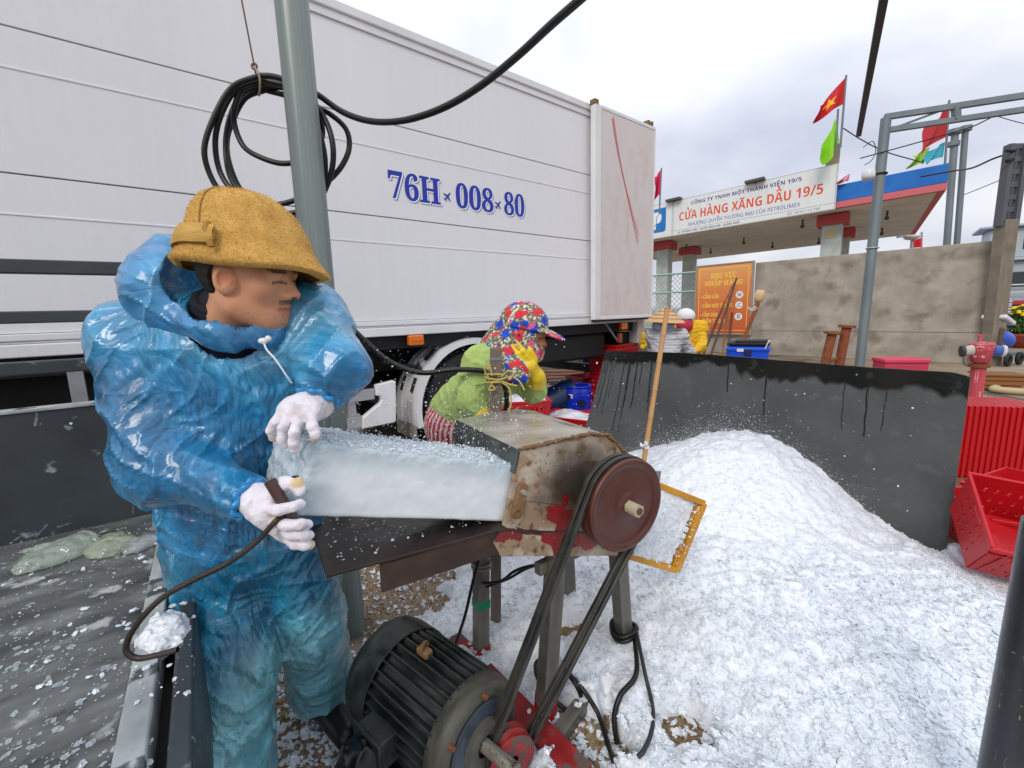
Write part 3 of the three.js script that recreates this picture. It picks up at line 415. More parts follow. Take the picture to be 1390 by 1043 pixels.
  const plate = (a, b) => { const dx = b[0] - a[0], dy = b[1] - a[1], l = Math.hypot(dx, dy); return uvm(place(new THREE.BoxGeometry(l + 0.004, 0.006, W + 0.016), (a[0] + b[0]) / 2, (a[1] + b[1]) / 2, -W / 2 - 0.006, 0, 0, Math.atan2(dy, dx))); };
  part(t, 'top_cover', plate(TL, T2), M.topPlate, 'grey steel top cover of the crusher'); part(t, 'rear_cover', mg([plate(T2, T3), plate(T3, T4)]), M.topPlate); part(t, 'rear_cover', plate(T4, RR), M.topPlate);
  const fl = [lerp(TL[0], BL[0], 0.29), lerp(TL[1], BL[1], 0.29)];
  part(t, 'inlet_flap', plate(fl, TL), M.wetPlate, 'wet dark flap above the ice inlet');
  part(t, 'floor_plate', mg([plate(b1, BL), plate([BL[0], BL[1] - 0.012], [0.36, 0.62])]), M.steelDark);
  part(t, 'rotor', mg([place(new THREE.CylinderGeometry(0.11, 0.11, W - 0.05, 24), 0.18, 0.83, -W / 2, Math.PI / 2)]), M.steelDark);
  const wl = (z) => { const pts = []; const P = [TL, T2, T3, T4, RR]; for (let k = 0; k < 4; k++) for (let e = 0; e < 14; e++) pts.push(V(lerp(P[k][0], P[k + 1][0], e / 14), lerp(P[k][1], P[k + 1][1], e / 14) + 0.003, z)); return rough(tube(pts, 0.0065, 200, 7), 0.006, 70); };
  part(t, 'weld_seam', wl(0.001), M.weld, 'rough brown weld seam along the top edge');
  const hb = mp(706, 680), hp = [[706, 657], [712, 655], [717, 660], [713, 690], [707, 704], [699, 706], [695, 700], [700, 680]].map(([a, b]) => mp(a, b, 0.012));
  const bk = part(t, 'hinge_bracket', poly(hp, 0.012, 0.001, 0.003), M.weld); const bo = mp(710, 668, 0.015), ho = mp(702, 697, 0.015);
  part(bk, 'bolt', mg([place(new THREE.CylinderGeometry(0.009, 0.009, 0.012, 6), bo[0], bo[1], 0.018, Math.PI / 2), place(new THREE.CylinderGeometry(0.005, 0.005, 0.02, 8), bo[0], bo[1], 0.022, Math.PI / 2)]), M.topPlate); part(bk, 'eyelet', place(new THREE.TorusGeometry(0.011, 0.004, 6, 14), ho[0], ho[1], 0.014), M.weld);
  // feed tray
  const tA = mp(445, 782), tB = mp(668, 722), hT = (tA[1] + tB[1]) / 2, trayTop = hT + 0.006;
  part(t, 'feed_tray', uvm(place(new RoundedBoxGeometry(tB[0] - tA[0] + 0.05, 0.008, 0.46, 1, 0.002), (tA[0] + tB[0]) / 2 + 0.02, hT, -0.225, 0, 0, Math.atan2(tB[1] - tA[1], tB[0] - tA[0]))), M.steelDark, 'dark wet steel feed tray under the ice block');
  const c0 = mp(518, 768), c1 = mp(520, 790);
  part(t, 'tray_angle', mg([box(tB[0] - c0[0] + 0.04, 0.075, 0.006, (tB[0] + c0[0]) / 2 + 0.015, hT - 0.045, -0.004, 0.002), box(tB[0] - c0[0] + 0.04, 0.006, 0.05, (tB[0] + c0[0]) / 2 + 0.015, hT - 0.006, -0.03, 0.002)]), surf(0x2a1c18, 0x4b3529, { size: 0.3, freq: 12, r: 0.6, spot: 0x77542f, spotF: 14, spotT: 0.24, bump: 0.001 }), 'rusty angle iron under the tray edge');
  // legs
  const leg = (a, b, w = 0.052, lab) => part(t, 'leg', bar(V(...a), V(...b), w, w, V(0, 0, 1)), M.legs, lab);
  leg([0.0, 0, -0.03], [0.075, 0.66, -0.045]); leg([-0.055, 0, -0.40], [-0.02, 0.76, -0.4]); leg([0.45, 0, -0.105], [0.385, 0.62, -0.1]); leg([0.47, 0, -0.5], [0.38, 0.62, -0.42]);
  const lt = [-0.055 + 0.035 * 0.3, 0.26];
  part(t, 'green_tape', box(0.056, 0.035, 0.056, -0.0425, 0.27, -0.4, 0.002, 0, 0, -0.046), plain(0x0c7a5c, 0.35));
  part(t, 'cross_bar', bar(V(0.0, 0.58, -0.05), V(0.39, 0.58, -0.1), 0.03, 0.04), M.legs);
  // base rails on the ground with red paint
  part(t, 'base_rail', bar(V(-0.13, 0.05, -0.52), V(-0.02, 0.05, 0.2), 0.085, 0.05), M.redPaint, 'red painted base rail beside the motor');
  part(t, 'base_rail', bar(V(-0.42, 0.04, -0.36), V(-0.35, 0.04, 0.2), 0.06, 0.05), M.redPaint);
  part(t, 'base_rail', bar(V(0.5, 0.03, -0.14), V(-0.05, 0.03, 0.06), 0.045, 0.045), M.legs);
  for (const g of [bar(V(-0.052, 0.0, -0.401), V(-0.049, 0.09, -0.401), 0.055, 0.055, V(0, 0, 1), 0), bar(V(0.0, 0, -0.03), V(0.017, 0.13, -0.034), 0.055, 0.055, V(0, 0, 1), 0)]) part(t, 'paint_mark', g, M.redPaint);
  // big pulley and two belts
  const C = [0.228, 0.803], R = 0.148, c2 = [-0.20, 0.145], R2 = 0.072;
  const lathe = (pr, m, nm, z, par = t, x = C, lab) => part(par, nm, place(new THREE.LatheGeometry(pr.map((p) => new THREE.Vector2(p[0], p[1])), 72), x[0], x[1], z, Math.PI / 2), m, lab);
  const pul = lathe([[0.02, 0.018], [0.045, 0.018], [0.05, 0.008], [0.118, 0.004], [0.125, 0.014], [0.140, 0.016], [0.147, 0.012], [0.1475, 0.004], [0.136, -0.006], [0.147, -0.017], [0.147, -0.021], [0.136, -0.031], [0.147, -0.042], [0.147, -0.047], [0.12, -0.048], [0.02, -0.05]], M.pulley, 'pulley', 0.105, t, C, 'big rust brown belt pulley');
  const nut = part(pul, 'nut', mg([place(new THREE.CylinderGeometry(0.021, 0.021, 0.042, 6), C[0], C[1], 0.143, Math.PI / 2)]), M.cream);
  part(pul, 'shaft_end', mg([place(new THREE.CylinderGeometry(0.011, 0.011, 0.05, 16), C[0], C[1], 0.143, Math.PI / 2)]), plain(0x5f4130, 0.6));
  part(t, 'shaft', mg([place(new THREE.CylinderGeometry(0.02, 0.02, 0.12, 16), C[0], C[1], 0.03, Math.PI / 2), place(new THREE.CylinderGeometry(0.055, 0.06, 0.03, 20), C[0], C[1], 0.012, Math.PI / 2)]), M.steelDark);
  const beltPath = (r1, r2) => { const dx = C[0] - c2[0], dy = C[1] - c2[1], L = Math.hypot(dx, dy), th = Math.atan2(dy, dx), be = Math.acos((r1 - r2) / L), s = []; for (let i = 0; i <= 40; i++) { const a = th + lerp(-be, be, i / 40); s.push([C[0] + r1 * Math.cos(a), C[1] + r1 * Math.sin(a)]); } for (let i = 0; i <= 24; i++) { const a = th + lerp(be, 2 * Math.PI - be, i / 24); s.push([c2[0] + r2 * Math.cos(a), c2[1] + r2 * Math.sin(a)]); } return s; };
  const sp = (p) => p.map((q) => new THREE.Vector2(...q));
  for (const z of [0.091, 0.066]) { const s = new THREE.Shape(sp(beltPath(R + 0.002, R2 + 0.002))); s.holes.push(new THREE.Path(sp(beltPath(R - 0.009, R2 - 0.009)).reverse())); part(t, 'drive_belt', uvm(new THREE.ExtrudeGeometry(s, { depth: 0.010, bevelEnabled: true, bevelThickness: 0.003, bevelSize: 0.0015, bevelSegments: 1 }).translate(0, 0, z - 0.006)), M.belt); }
  lathe([[0.015, 0.012], [0.05, 0.012], [0.07, 0.012], [0.072, 0.004], [0.062, -0.006], [0.072, -0.017], [0.072, -0.021], [0.062, -0.031], [0.072, -0.042], [0.07, -0.047], [0.015, -0.048]], M.redPaint, 'small_pulley', 0.105, t, c2, 'small pulley on the motor shaft');
  part(t, 'outlet_lip', bar(V(0.37, 0.66, -0.38), V(0.37, 0.66, -0.06), 0.05, 0.008, V(0.8, 0.6, 0)), M.redPaint);
  part(t, 'wire_hook', tube([V(0.40, 0.70, 0.02), V(0.425, 0.71, 0.02), V(0.43, 0.75, 0.02), V(0.43, 0.77, 0.02)], 0.003, 16, 6), M.steelDark);
}

// ---------------------------------------------------------------- motor
{
  const a = onY(530, 905, 0.205), b = onY(627, 988, 0.2), ax = b.clone().sub(a); ax.y = 0; ax.normalize();
  const len = 0.40, R = 0.15, turn = Math.atan2(ax.x, ax.z);
  const t = thing('electric_motor', 'black finned electric motor on the ground in front of the crusher', 'motor', V(a.x, 0, a.z), turn);   // local z runs from the fan cover to the shaft
  const cy = 0.205, LZ = (pr, m, nm, lab, seg = 64) => part(t, nm, place(new THREE.LatheGeometry(pr.map((p) => new THREE.Vector2(p[0], p[1])), seg), 0, cy, 0, Math.PI / 2), m, lab);
  LZ([[0.0, -0.035], [0.1, -0.034], [0.145, -0.026], [0.166, -0.005], [0.170, 0.02], [0.170, 0.105], [0.164, 0.105], [0.162, 0.02], [0.1, -0.02]], M.motor, 'fan_cover', 'smooth round fan cover at the back');
  const body = LZ([[0.02, 0.03], [0.135, 0.03], [0.138, 0.08], [0.138, len - 0.02], [0.13, len]], M.motor, 'housing');
  const fin = uvm(new RoundedBoxGeometry(0.0065, 0.034, len - 0.06, 1, 0.002));
  for (let k = 0; k < 34; k++) { const ang = (k / 34) * Math.PI * 2 + 0.09; const top = Math.abs(ang - Math.PI / 2 + 0.05) < 0.13 && k % 2; const f = mesh('fin', fin, M.motor, body); f.position.set(Math.cos(ang) * 0.149, cy + Math.sin(ang) * 0.149, 0.05 + (len - 0.06) / 2); f.rotation.z = ang - Math.PI / 2; }
  LZ([[0.03, len + 0.055], [0.06, len + 0.055], [0.07, len + 0.04], [0.108, len + 0.03], [0.118, len + 0.03], [0.124, len + 0.038], [0.150, len + 0.036], [0.163, len + 0.02], [0.165, len - 0.02], [0.14, len - 0.025]], surf(0x3a3a33, 0x58564c, { size: 0.3, freq: 12, r: 0.55, spot: 0x5e3a2a, spotF: 10, spotT: 0.22, bump: 0.001 }), 'end_shield', 'dusty front end shield');
  part(t, 'front_plate', place(new THREE.LatheGeometry([[0.0, len + 0.042], [0.105, len + 0.04], [0.112, len + 0.034]].map((p) => new THREE.Vector2(...p)), 48), 0, cy, 0, Math.PI / 2), surf(0x27313a, 0x3c4852, { size: 0.2, freq: 14, r: 0.3 }), 'blue grey front disc of the motor');
  part(t, 'shaft', place(new THREE.CylinderGeometry(0.019, 0.019, 0.15, 16), 0, cy, len + 0.09, Math.PI / 2), M.legs);
  part(t, 'lifting_lug', mg([box(0.03, 0.025, 0.05, 0.0, cy + 0.163, 0.2, 0.006), place(new THREE.TorusGeometry(0.018, 0.006, 8, 16, 3.14), 0, cy + 0.174, 0.2, 0, 0.3, 0)]), M.weld);
  part(t, 'terminal_box', mg([box(0.07, 0.09, 0.12, -0.175, cy + 0.0, 0.2, 0.008), box(0.012, 0.1, 0.13, -0.213, cy, 0.2, 0.004)]), M.motor);
  part(t, 'foot', box(0.09, 0.03, len - 0.1, -0.12, 0.045, 0.24, 0.005), M.motor); part(t, 'foot', box(0.09, 0.03, len - 0.1, 0.12, 0.045, 0.24, 0.005), M.motor);
  for (let k = 0; k < 6; k++) { const g = (k / 6) * 6.283 + 0.4; part(t, 'bolt', place(new THREE.CylinderGeometry(0.008, 0.008, 0.014, 6), Math.cos(g) * 0.14, cy + Math.sin(g) * 0.14, len + 0.043, Math.PI / 2), M.rust); }
  // black plastic bag tied round the cable box
  const c0 = t.localToWorld(V(-0.24, 0.12, 0.2));
  const f = (x, y, z) => { const d = smin(ell(V(c0.x, c0.y - 0.02, c0.z), 0.08, 0.15, 0.08)(x, y, z), ell(V(c0.x + 0.03, 0.03, c0.z + 0.05), 0.1, 0.06, 0.12)(x, y, z), 0.05), w = 1 - Math.abs(n3(x * 18, y * 9, z * 18)); return d - 0.016 * w * w + 0.008; };
  solo('plastic_bag', sdfGeo(f, V(c0.x - 0.2, -0.06, c0.z - 0.2), V(c0.x + 0.2, 0.33, c0.z + 0.25), 0.007), plain(0x0b0c0d, 0.28, { side: THREE.DoubleSide }), 'crumpled black plastic bag tied at the side of the motor', 'plastic bag');
}

// ---------------------------------------------------------------- rubber sheet
const SL = onY(826, 612, 0), SR = onY(1283, 755, 0), SD = SR.clone().sub(SL), SLEN = SD.length(); SD.normalize();
const SN = V(-SD.z, 0, SD.x).multiplyScalar(V(-SD.z, 0, SD.x).dot(EYE.clone().sub(SL)) > 0 ? 1 : -1).setY(0).normalize();
{
  const H = 1.03;
  
  const fn = (u, v) => { const lean = 0.03 * v, curl = 0.24 * Math.pow(1 - u, 5) * (1 - 0.75 * v) + 0.10 * Math.pow(1 - v, 2) * Math.pow(1 - u, 1.5); const p = SL.clone().addScaledVector(SD, u * SLEN - 0.10 * Math.pow(1 - u, 6) * (1 - v)).addScaledVector(SN, curl - lean * 0.6 + 0.012 * Math.sin(u * 9 + 1)); const ry = u > 0.965 ? 0.02 * ((u - 0.965) / 0.035) ** 2 : 0; p.y = v * (H + 0.012 * Math.sin(u * 5) + 0.006 * n3(u * 14, 1, 2) - 0.02 * (1 - u)) - ry * v; return p; };
  // wet dark top edge and water runs: glossier, darker rubber
  const runs = (() => { const r = rng(71); return Array.from({ length: 22 }, (_, i) => [i < 13 ? r() * 0.22 : r(), 0.15 + r() * 0.55, 0.0012 + r() * 0.0022]); })(), wet = (u, v) => { let k = sst(0.88, 0.925, v + 0.10 * fbm3(u * 9, v * 3, 3, 4) + 0.035 * n3(u * 40, v * 8, 2) + (u > 0.5 ? 0.02 : -0.012)); for (let i = 0; i < 22; i++) { const [x, l, w] = runs[i]; if (v > 0.94 - l && Math.abs(u - x) < 0.012) k = Math.max(k, 0.85 * sst(w, w * 0.4, Math.abs(u - x - 0.004 * n3(v * 9, i, 1)))); } return k; };
  const wt = dtex(768, (u, v) => { const k = wet(u, v), c = mix3(mix3(hex3(0x434647), hex3(0x575a5a), clamp(0.5 + 1.1 * fbm3(u * 7, v * 3, 6, 5))), hex3(0x1b1e1d), k); const e = sst(0.2, 0.3, fbm3(u * 30, v * 12, 8, 4)) * 0.25; return mix3(c, hex3(0x6a6d6b), e); }, 1, true, 384);
  const wr = dtex(768, (u, v) => [0.5 + 0.3 * fbm3(u * 60, v * 30, 2, 3), lerp(0.72, 0.16, wet(u, v)), 0], 1, false, 384);
  const mm = new THREE.MeshPhysicalMaterial({ map: wt, roughness: 1, roughnessMap: wr, bumpMap: wr, bumpScale: 0.0015 });
  solo('rubber_sheet', thickSheet(96, 32, fn, 0.014), mm, 'tall wet black rubber sheet standing behind the ice heap', 'rubber sheet');
  const t = thing('support_post', 'short dark post holding up the rubber sheet from behind', 'post', SL.clone().addScaledVector(SD, 1.2).addScaledVector(SN, -0.12));
  part(t, 'post', mg([bb(-0.03, 0.03, 0, 0.85, -0.03, 0.03)]), M.black);
}

// ---------------------------------------------------------------- heap of crushed ice
const prof = [[850, 622], [870, 612], [900, 605], [930, 598], [970, 588], [1010, 583], [1045, 592], [1080, 611], [1110, 632], [1140, 658], [1170, 685], [1200, 708], [1240, 732], [1283, 752]].map(([x, y]) => { const p = onPlane(x, y, SL, SN); return [p.clone().sub(SL).dot(SD), p.y]; });
function ridge(t) { if (t <= prof[0][0]) return Math.max(0, prof[0][1] - (prof[0][0] - t) * 0.5); for (let i = 1; i < prof.length; i++) if (t < prof[i][0]) { const k = (t - prof[i - 1][0]) / (prof[i][0] - prof[i - 1][0]); return lerp(prof[i - 1][1], prof[i][1], k); } return Math.max(0, prof.at(-1)[1] + 0.03 - (t - prof.at(-1)[0]) * 0.12); }
const holes = [[onY(550, 795, 0), 0.23], [onY(775, 868, 0), 0.075], [onY(935, 1005, 0), 0.075], [onY(800, 1020, 0), 0.12]];
function iceH(x, z) {
  const dx = x - SL.x, dz = z - SL.z, t = dx * SD.x + dz * SD.z, q = dx * SN.x + dz * SN.z;
  const qq = Math.max(0, q + 0.0), k = Math.exp(-Math.pow(qq / 0.92, 2) * 0.9);
  let h = (ridge(t + 0.16 * qq) * k + 0.04) * (q < 0 ? (t > SLEN - 0.02 ? sst(-0.45, 0, q) : 0) : 1) - 0.04;
  // layer of ice lying around
  const n = fbm3(x * 2.3 + 5, z * 2.3, 1, 4);
  let edge = sst(-0.62, -0.42, x + 0.3 * n) * sst(-2.75, -2.2, z + 0.35 * n) * sst(2.55, 2.0, x + 0.2 * n) * (q < 0.01 && t < SLEN ? 0 : 1);
  if (q < 0 && t >= SLEN) edge *= sst(-0.4, -0.1, q);
  let lay = edge * (0.09 + 0.12 * n + 0.07 * sst(-0.2, 0.9, x)) - 0.04;
  for (const [c, r] of holes) { const d = Math.hypot(x - c.x, z - c.z) / r + 1.5 * fbm3(x * 9, z * 9, 3, 4); const f = sst(0.75, 1.5, d); lay = lay * f - (1 - f) * 0.06; if (q > 0.6) h = h * f - 0.06 * (1 - f); }
  h = smin(-h, -lay, 0.03) * -1;
  return h > 0 ? h + (0.034 * fbm3(x * 5, z * 5, 9, 3) + 0.034 * fbm3(x * 15, z * 15, 2, 4) + 0.006 * fbm3(x * 60, z * 60, 2, 2)) * sst(0, 0.05, h) : h;
}
const iceN = (x, z) => V(iceH(x - 0.01, z) - iceH(x + 0.01, z), 0.02, iceH(x, z - 0.01) - iceH(x, z + 0.01)).normalize();
const onIce = (px, py, up = 0.022) => { let p = onY(px, py, 0.1); for (let i = 0; i < 8; i++) p = onY(px, py, 0.5 * (p.y + Math.max(0, iceH(p.x, p.z)) + up)); return p; };
function flake(seed, flat = 0.35) { const g = new THREE.IcosahedronGeometry(1, 1), p = g.attributes.position, r = rng(seed), o = r() * 50; for (let i = 0; i < p.count; i++) { const x = p.getX(i), y = p.getY(i), z = p.getZ(i), k = 0.72 + 0.75 * n3(x * 1.3 + o, y * 1.3, z * 1.3); p.setXYZ(i, x * k, y * k * flat, z * k); } g.computeVertexNormals(); return g; }
const chipMat = new THREE.MeshPhysicalMaterial({ color: 0xffffff, roughness: 0.4, clearcoat: 0.5, clearcoatRoughness: 0.08, transmission: 0.06, thickness: 0 }); chipMat.color.setRGB(0.80, 0.84, 0.885);
const clearMat = new THREE.MeshPhysicalMaterial({ roughness: 0.12, transmission: 0.12, thickness: 0, specularIntensity: 1 }); clearMat.color.setRGB(0.80, 0.845, 0.89);
const wetMat = new THREE.MeshPhysicalMaterial({ roughness: 0.1, transmission: 0.7, thickness: 0 }); wetMat.color.setRGB(0.85, 0.9, 0.92);
function scatter(name, label, N, seed, fn, mat = chipMat, geo = flake(seed), cat = 'ice chips') {
  const r = rng(seed), im = new THREE.InstancedMesh(geo, mat, N), m4 = new THREE.Matrix4(), q = new THREE.Quaternion(), q2 = new THREE.Quaternion(), c = new THREE.Color(); let n = 0, tries = 0;
  while (n < N && tries++ < N * 6) { const o = fn(r); if (!o) continue; q.setFromUnitVectors(V(0, 1, 0), o.n ?? V(0, 1, 0)); q2.setFromEuler(new THREE.Euler((r() - 0.5) * (o.tilt ?? 1.2), r() * 6.283, (r() - 0.5) * (o.tilt ?? 1.2))); q.multiply(q2); m4.compose(o.p, q, V(o.s, o.s * (0.7 + 0.6 * r()), o.s * (0.5 + 0.5 * r()))); im.setMatrixAt(n, m4); const t = 0.88 + 0.14 * r(); im.setColorAt(n, c.setRGB(t * (0.95 + 0.05 * r()), t, t * 1.01)); n++; }
  im.count = n; im.name = name; im.castShadow = im.receiveShadow = true; scene.add(im); return tag(im, label, cat, null, 'stuff');
}
{
  const x0 = -0.95, x1 = 2.95, z0 = -4.75, z1 = -0.5, cell = 0.0125, nx = Math.round((x1 - x0) / cell), nz = Math.round((z1 - z0) / cell), hs = new Float32Array((nx + 1) * (nz + 1)), pos = [], idx = [], id = new Int32Array((nx + 1) * (nz + 1)).fill(-1);
  for (let j = 0; j <= nz; j++) for (let i = 0; i <= nx; i++) hs[j * (nx + 1) + i] = iceH(x0 + i * cell, z0 + j * cell);
  const vid = (i, j) => { const k = j * (nx + 1) + i; if (id[k] < 0) { id[k] = pos.length / 3; pos.push(x0 + i * cell, Math.max(hs[k], -0.01), z0 + j * cell); } return id[k]; };
  for (let j = 0; j < nz; j++) for (let i = 0; i < nx; i++) { const k = j * (nx + 1) + i; if (Math.max(hs[k], hs[k + 1], hs[k + nx + 1], hs[k + nx + 2]) < 0.002) continue; const a = vid(i, j), b = vid(i + 1, j), c = vid(i + 1, j + 1), d = vid(i, j + 1); idx.push(a, d, c, a, c, b); }
  const g = new THREE.BufferGeometry(); g.setAttribute('position', new THREE.Float32BufferAttribute(pos, 3)); g.setIndex(idx); g.computeVertexNormals();
  const im = new THREE.MeshPhysicalMaterial({ roughness: 0.42 }); im.color.setRGB(0.78, 0.82, 0.87);
  const o = mesh('ice_heap', g, im, scene); tag(o, 'big white heap of crushed ice in front of the black rubber sheet', 'crushed ice', null, 'stuff');
  scatter('ice_chips', 'small white ice flakes covering the heap of crushed ice', 70000, 21, (r) => { const z = -0.75 - 3.6 * r() ** 1.7, x = -0.6 + 3.3 * r(), h = iceH(x, z); if (h < 0.006) return null; const s = (0.0032 + 0.012 * r() ** 2.6) * lerp(0.6, 1.15, sst(-2.6, -1.2, z)) * lerp(0.9, 1.25, clamp(x / 2)); return { p: V(x, h + s * 0.1, z), n: iceN(x, z), s, tilt: 0.7 }; });
  scatter('large_ice_flakes', 'larger glassy flakes of ice lying at the foot of the heap', 2200, 22, (r) => { const z = -0.72 - 1.35 * r(), x = -0.5 + 2.6 * r(), h = iceH(x, z); if (h < -0.02 || (h < 0.004 && r() > 0.45) || h > 0.3) return null; const s = 0.007 + 0.014 * r() ** 1.8; return { p: V(x, Math.max(h, 0) + s * 0.25, z), n: h > 0 ? iceN(x, z) : null, s, tilt: 1.7 }; }, clearMat, flake(8, 0.4));
  scatter('scattered_ice_chips', 'loose ice chips scattered on the wet ground by the legs and the bag', 1500, 23, (r) => { const x = -1.0 + 2.6 * r(), z = -0.8 - 1.6 * r(), h = iceH(x, z); if (h > 0.004) return null; const s = 0.004 + 0.016 * r() ** 2.5; return { p: V(x, s * 0.3, z), s }; });
  scatter('ice_shards', 'broken shards of ice along the front edge of the heap and by the bag', 650, 28, (r) => { const near = r() < 0.7, p = near ? onIce(760 + 520 * r(), 930 + 115 * r(), 0) : onY(370 + 110 * r(), 900 + 140 * r(), 0); const s = 0.009 + 0.018 * r() ** 1.7; return { p: p.setY(Math.max(0, p.y) + s * 0.25), s, tilt: 1.6 }; }, chipMat, flake(9, 0.38));
  // spray of ice bits in the air
  const air = (r, c, sp, s0, s1) => { const g2 = () => (r() + r() + r() - 1.5) * 1.15; return { p: V(c.x + g2() * sp.x, c.y + g2() * sp.y, c.z + g2() * sp.z), s: s0 + (s1 - s0) * r() ** 4, tilt: 6 }; };
  scatter('flying_ice_bits', 'fine spray of ice bits thrown up along the ridge of the heap', 11000, 24, (r) => { const k = r(), t = lerp(prof[1][0], prof[11][0], k), h = ridge(t), e = -Math.log(1 - r() * 0.985) * 0.042; const p = SL.clone().addScaledVector(SD, t).addScaledVector(SN, 0.05 + r() * 0.25); p.y = h * 0.97 + e * (0.8 + 0.9 * Math.sin(k * 3.1)); return { p, s: 0.0011 + 0.0038 * r() ** 7, tilt: 6 }; }, chipMat, flake(31, 0.6), 'ice spray');
  scatter('flying_ice_bits_001', 'fine spray of ice bits above the ice block and the inlet of the crusher', 900, 25, (r) => { const p = ML(lerp(-0.62, -0.02, Math.sqrt(r())), 0, -0.02 - 0.3 * r()); p.y = lerp(1.13, 0.99, (r() + 0.2) / 1.2) - 0.02 + 0.10 * r() ** 2.2; return { p, s: 0.0011 + 0.0028 * r() ** 5, tilt: 6 }; }, chipMat, flake(32, 0.6), 'ice spray');
  scatter('flying_ice_bits_002', 'sparse ice bits flying in front of the truck wheel and the worker', 620, 26, (r) => air(r, ML(-0.28, 1.12, -0.45), V(0.5, 0.16, 0.35), 0.0012, 0.0045), chipMat, flake(33, 0.6), 'ice spray');
  scatter('flying_ice_bits_003', 'stray ice bits in front of the rubber sheet', 230, 27, (r) => { const p = SL.clone().addScaledVector(SD, SLEN * r()).addScaledVector(SN, 0.08 + 0.4 * r()); p.y = 0.3 + 0.7 * r(); return { p, s: 0.0013 + 0.006 * r() ** 5, tilt: 6 }; }, chipMat, flake(34, 0.5), 'ice spray');
}

// ---------------------------------------------------------------- the ice block on the feed tray
const BANG = Math.atan2(0.791 - 0.948, 0.514);
{
  const c = Math.cos(BANG), s = Math.sin(BANG), o = [-0.655, 0.948], LEN = 0.82, HH = 0.176, DD = 0.19, Z1 = -0.022;
  const f = (x, y, z) => { // crusher axes
    const a = x - o[0], b = y - o[1], u = a * c + b * s - LEN / 2 + (0.016 + 0.36 * Math.max(0, Z1 - z)) * sst(0.1, -0.42, a * c + b * s - LEN / 2), v = -a * s + b * c - HH / 2, w = z - (Z1 - DD / 2);
    const r = 0.012, qx = Math.abs(u) - LEN / 2 + r, qy = Math.abs(v) - HH / 2 + r, qz = Math.abs(w) - DD / 2 + r;
    let d = Math.hypot(Math.max(qx, 0), Math.max(qy, 0), Math.max(qz, 0)) + Math.min(0, Math.max(qx, qy, qz)) - r;
    const left = sst(-0.36, -0.42, u), top = sst(0.05, 0.085, v); d += 0.007 * fbm3(u * 7, v * 9, w * 9, 3) + (0.0012 + 0.012 * left + 0.007 * top) * fbm3(u * 32, v * 32, w * 32, 3) + 0.010 * sst(-0.085, -0.1, v) * n3(u * 26, 1, w * 26);
    return d;
  };
  const col = (x, y, z) => { const a = x - o[0], b = y - o[1], u = a * c + b * s, v = (-a * s + b * c) / HH, k = clamp(0.55 + 1.0 * fbm3(u * 5, v * 2.4, z * 9, 4) + 0.5 * fbm3(u * 40, v * 5, z * 40, 3)), left = sst(0.075, 0.0, u + 0.06 * fbm3(v * 5, u * 9, z * 9, 3)), top = sst(0.9, 1.0, v), core = sst(0.86, 0.55, v); let q = mix3([0.55, 0.66, 0.72], [0.84, 0.90, 0.94], clamp(k * 0.5 + core * 0.6)); q = mix3(q, [0.50, 0.62, 0.68], left * 0.7); return mix3(q, [0.42, 0.53, 0.58], top * 0.6); };
  const g = sdfGeo(f, V(-0.80, 0.62, -0.25), V(0.16, 1.19, 0.02), 0.0055, col);
  g.applyMatrix4(crusher.matrixWorld);
  const m = new THREE.MeshPhysicalMaterial({ vertexColors: true, roughness: 0.2, clearcoat: 0.7, clearcoatRoughness: 0.08, transmission: 0.12, thickness: 0.15, ior: 1.31 });
  solo('ice_block', g, m, 'long milky block of ice being pushed into the crusher', 'ice block');
  scatter('ice_crumbs', 'crumbs of ice on the top of the ice block and on the tray', 1500, 41, (r) => { const u = -0.05 + LEN * 0.86 * r(), w = Z1 - DD * r(), k = r() > 0.12; if (!k) { return { p: ML(-0.6 + 0.42 * r(), 0.805, -0.03 - 0.4 * r()), s: 0.002 + 0.004 * r() ** 3 }; } const lift = HH + 0.002; return { p: ML(o[0] + u * c - lift * s, o[1] + u * s + lift * c, w), s: 0.0018 + 0.0045 * r() ** 4 }; }, chipMat, flake(35, 0.6), 'ice crumbs');
}

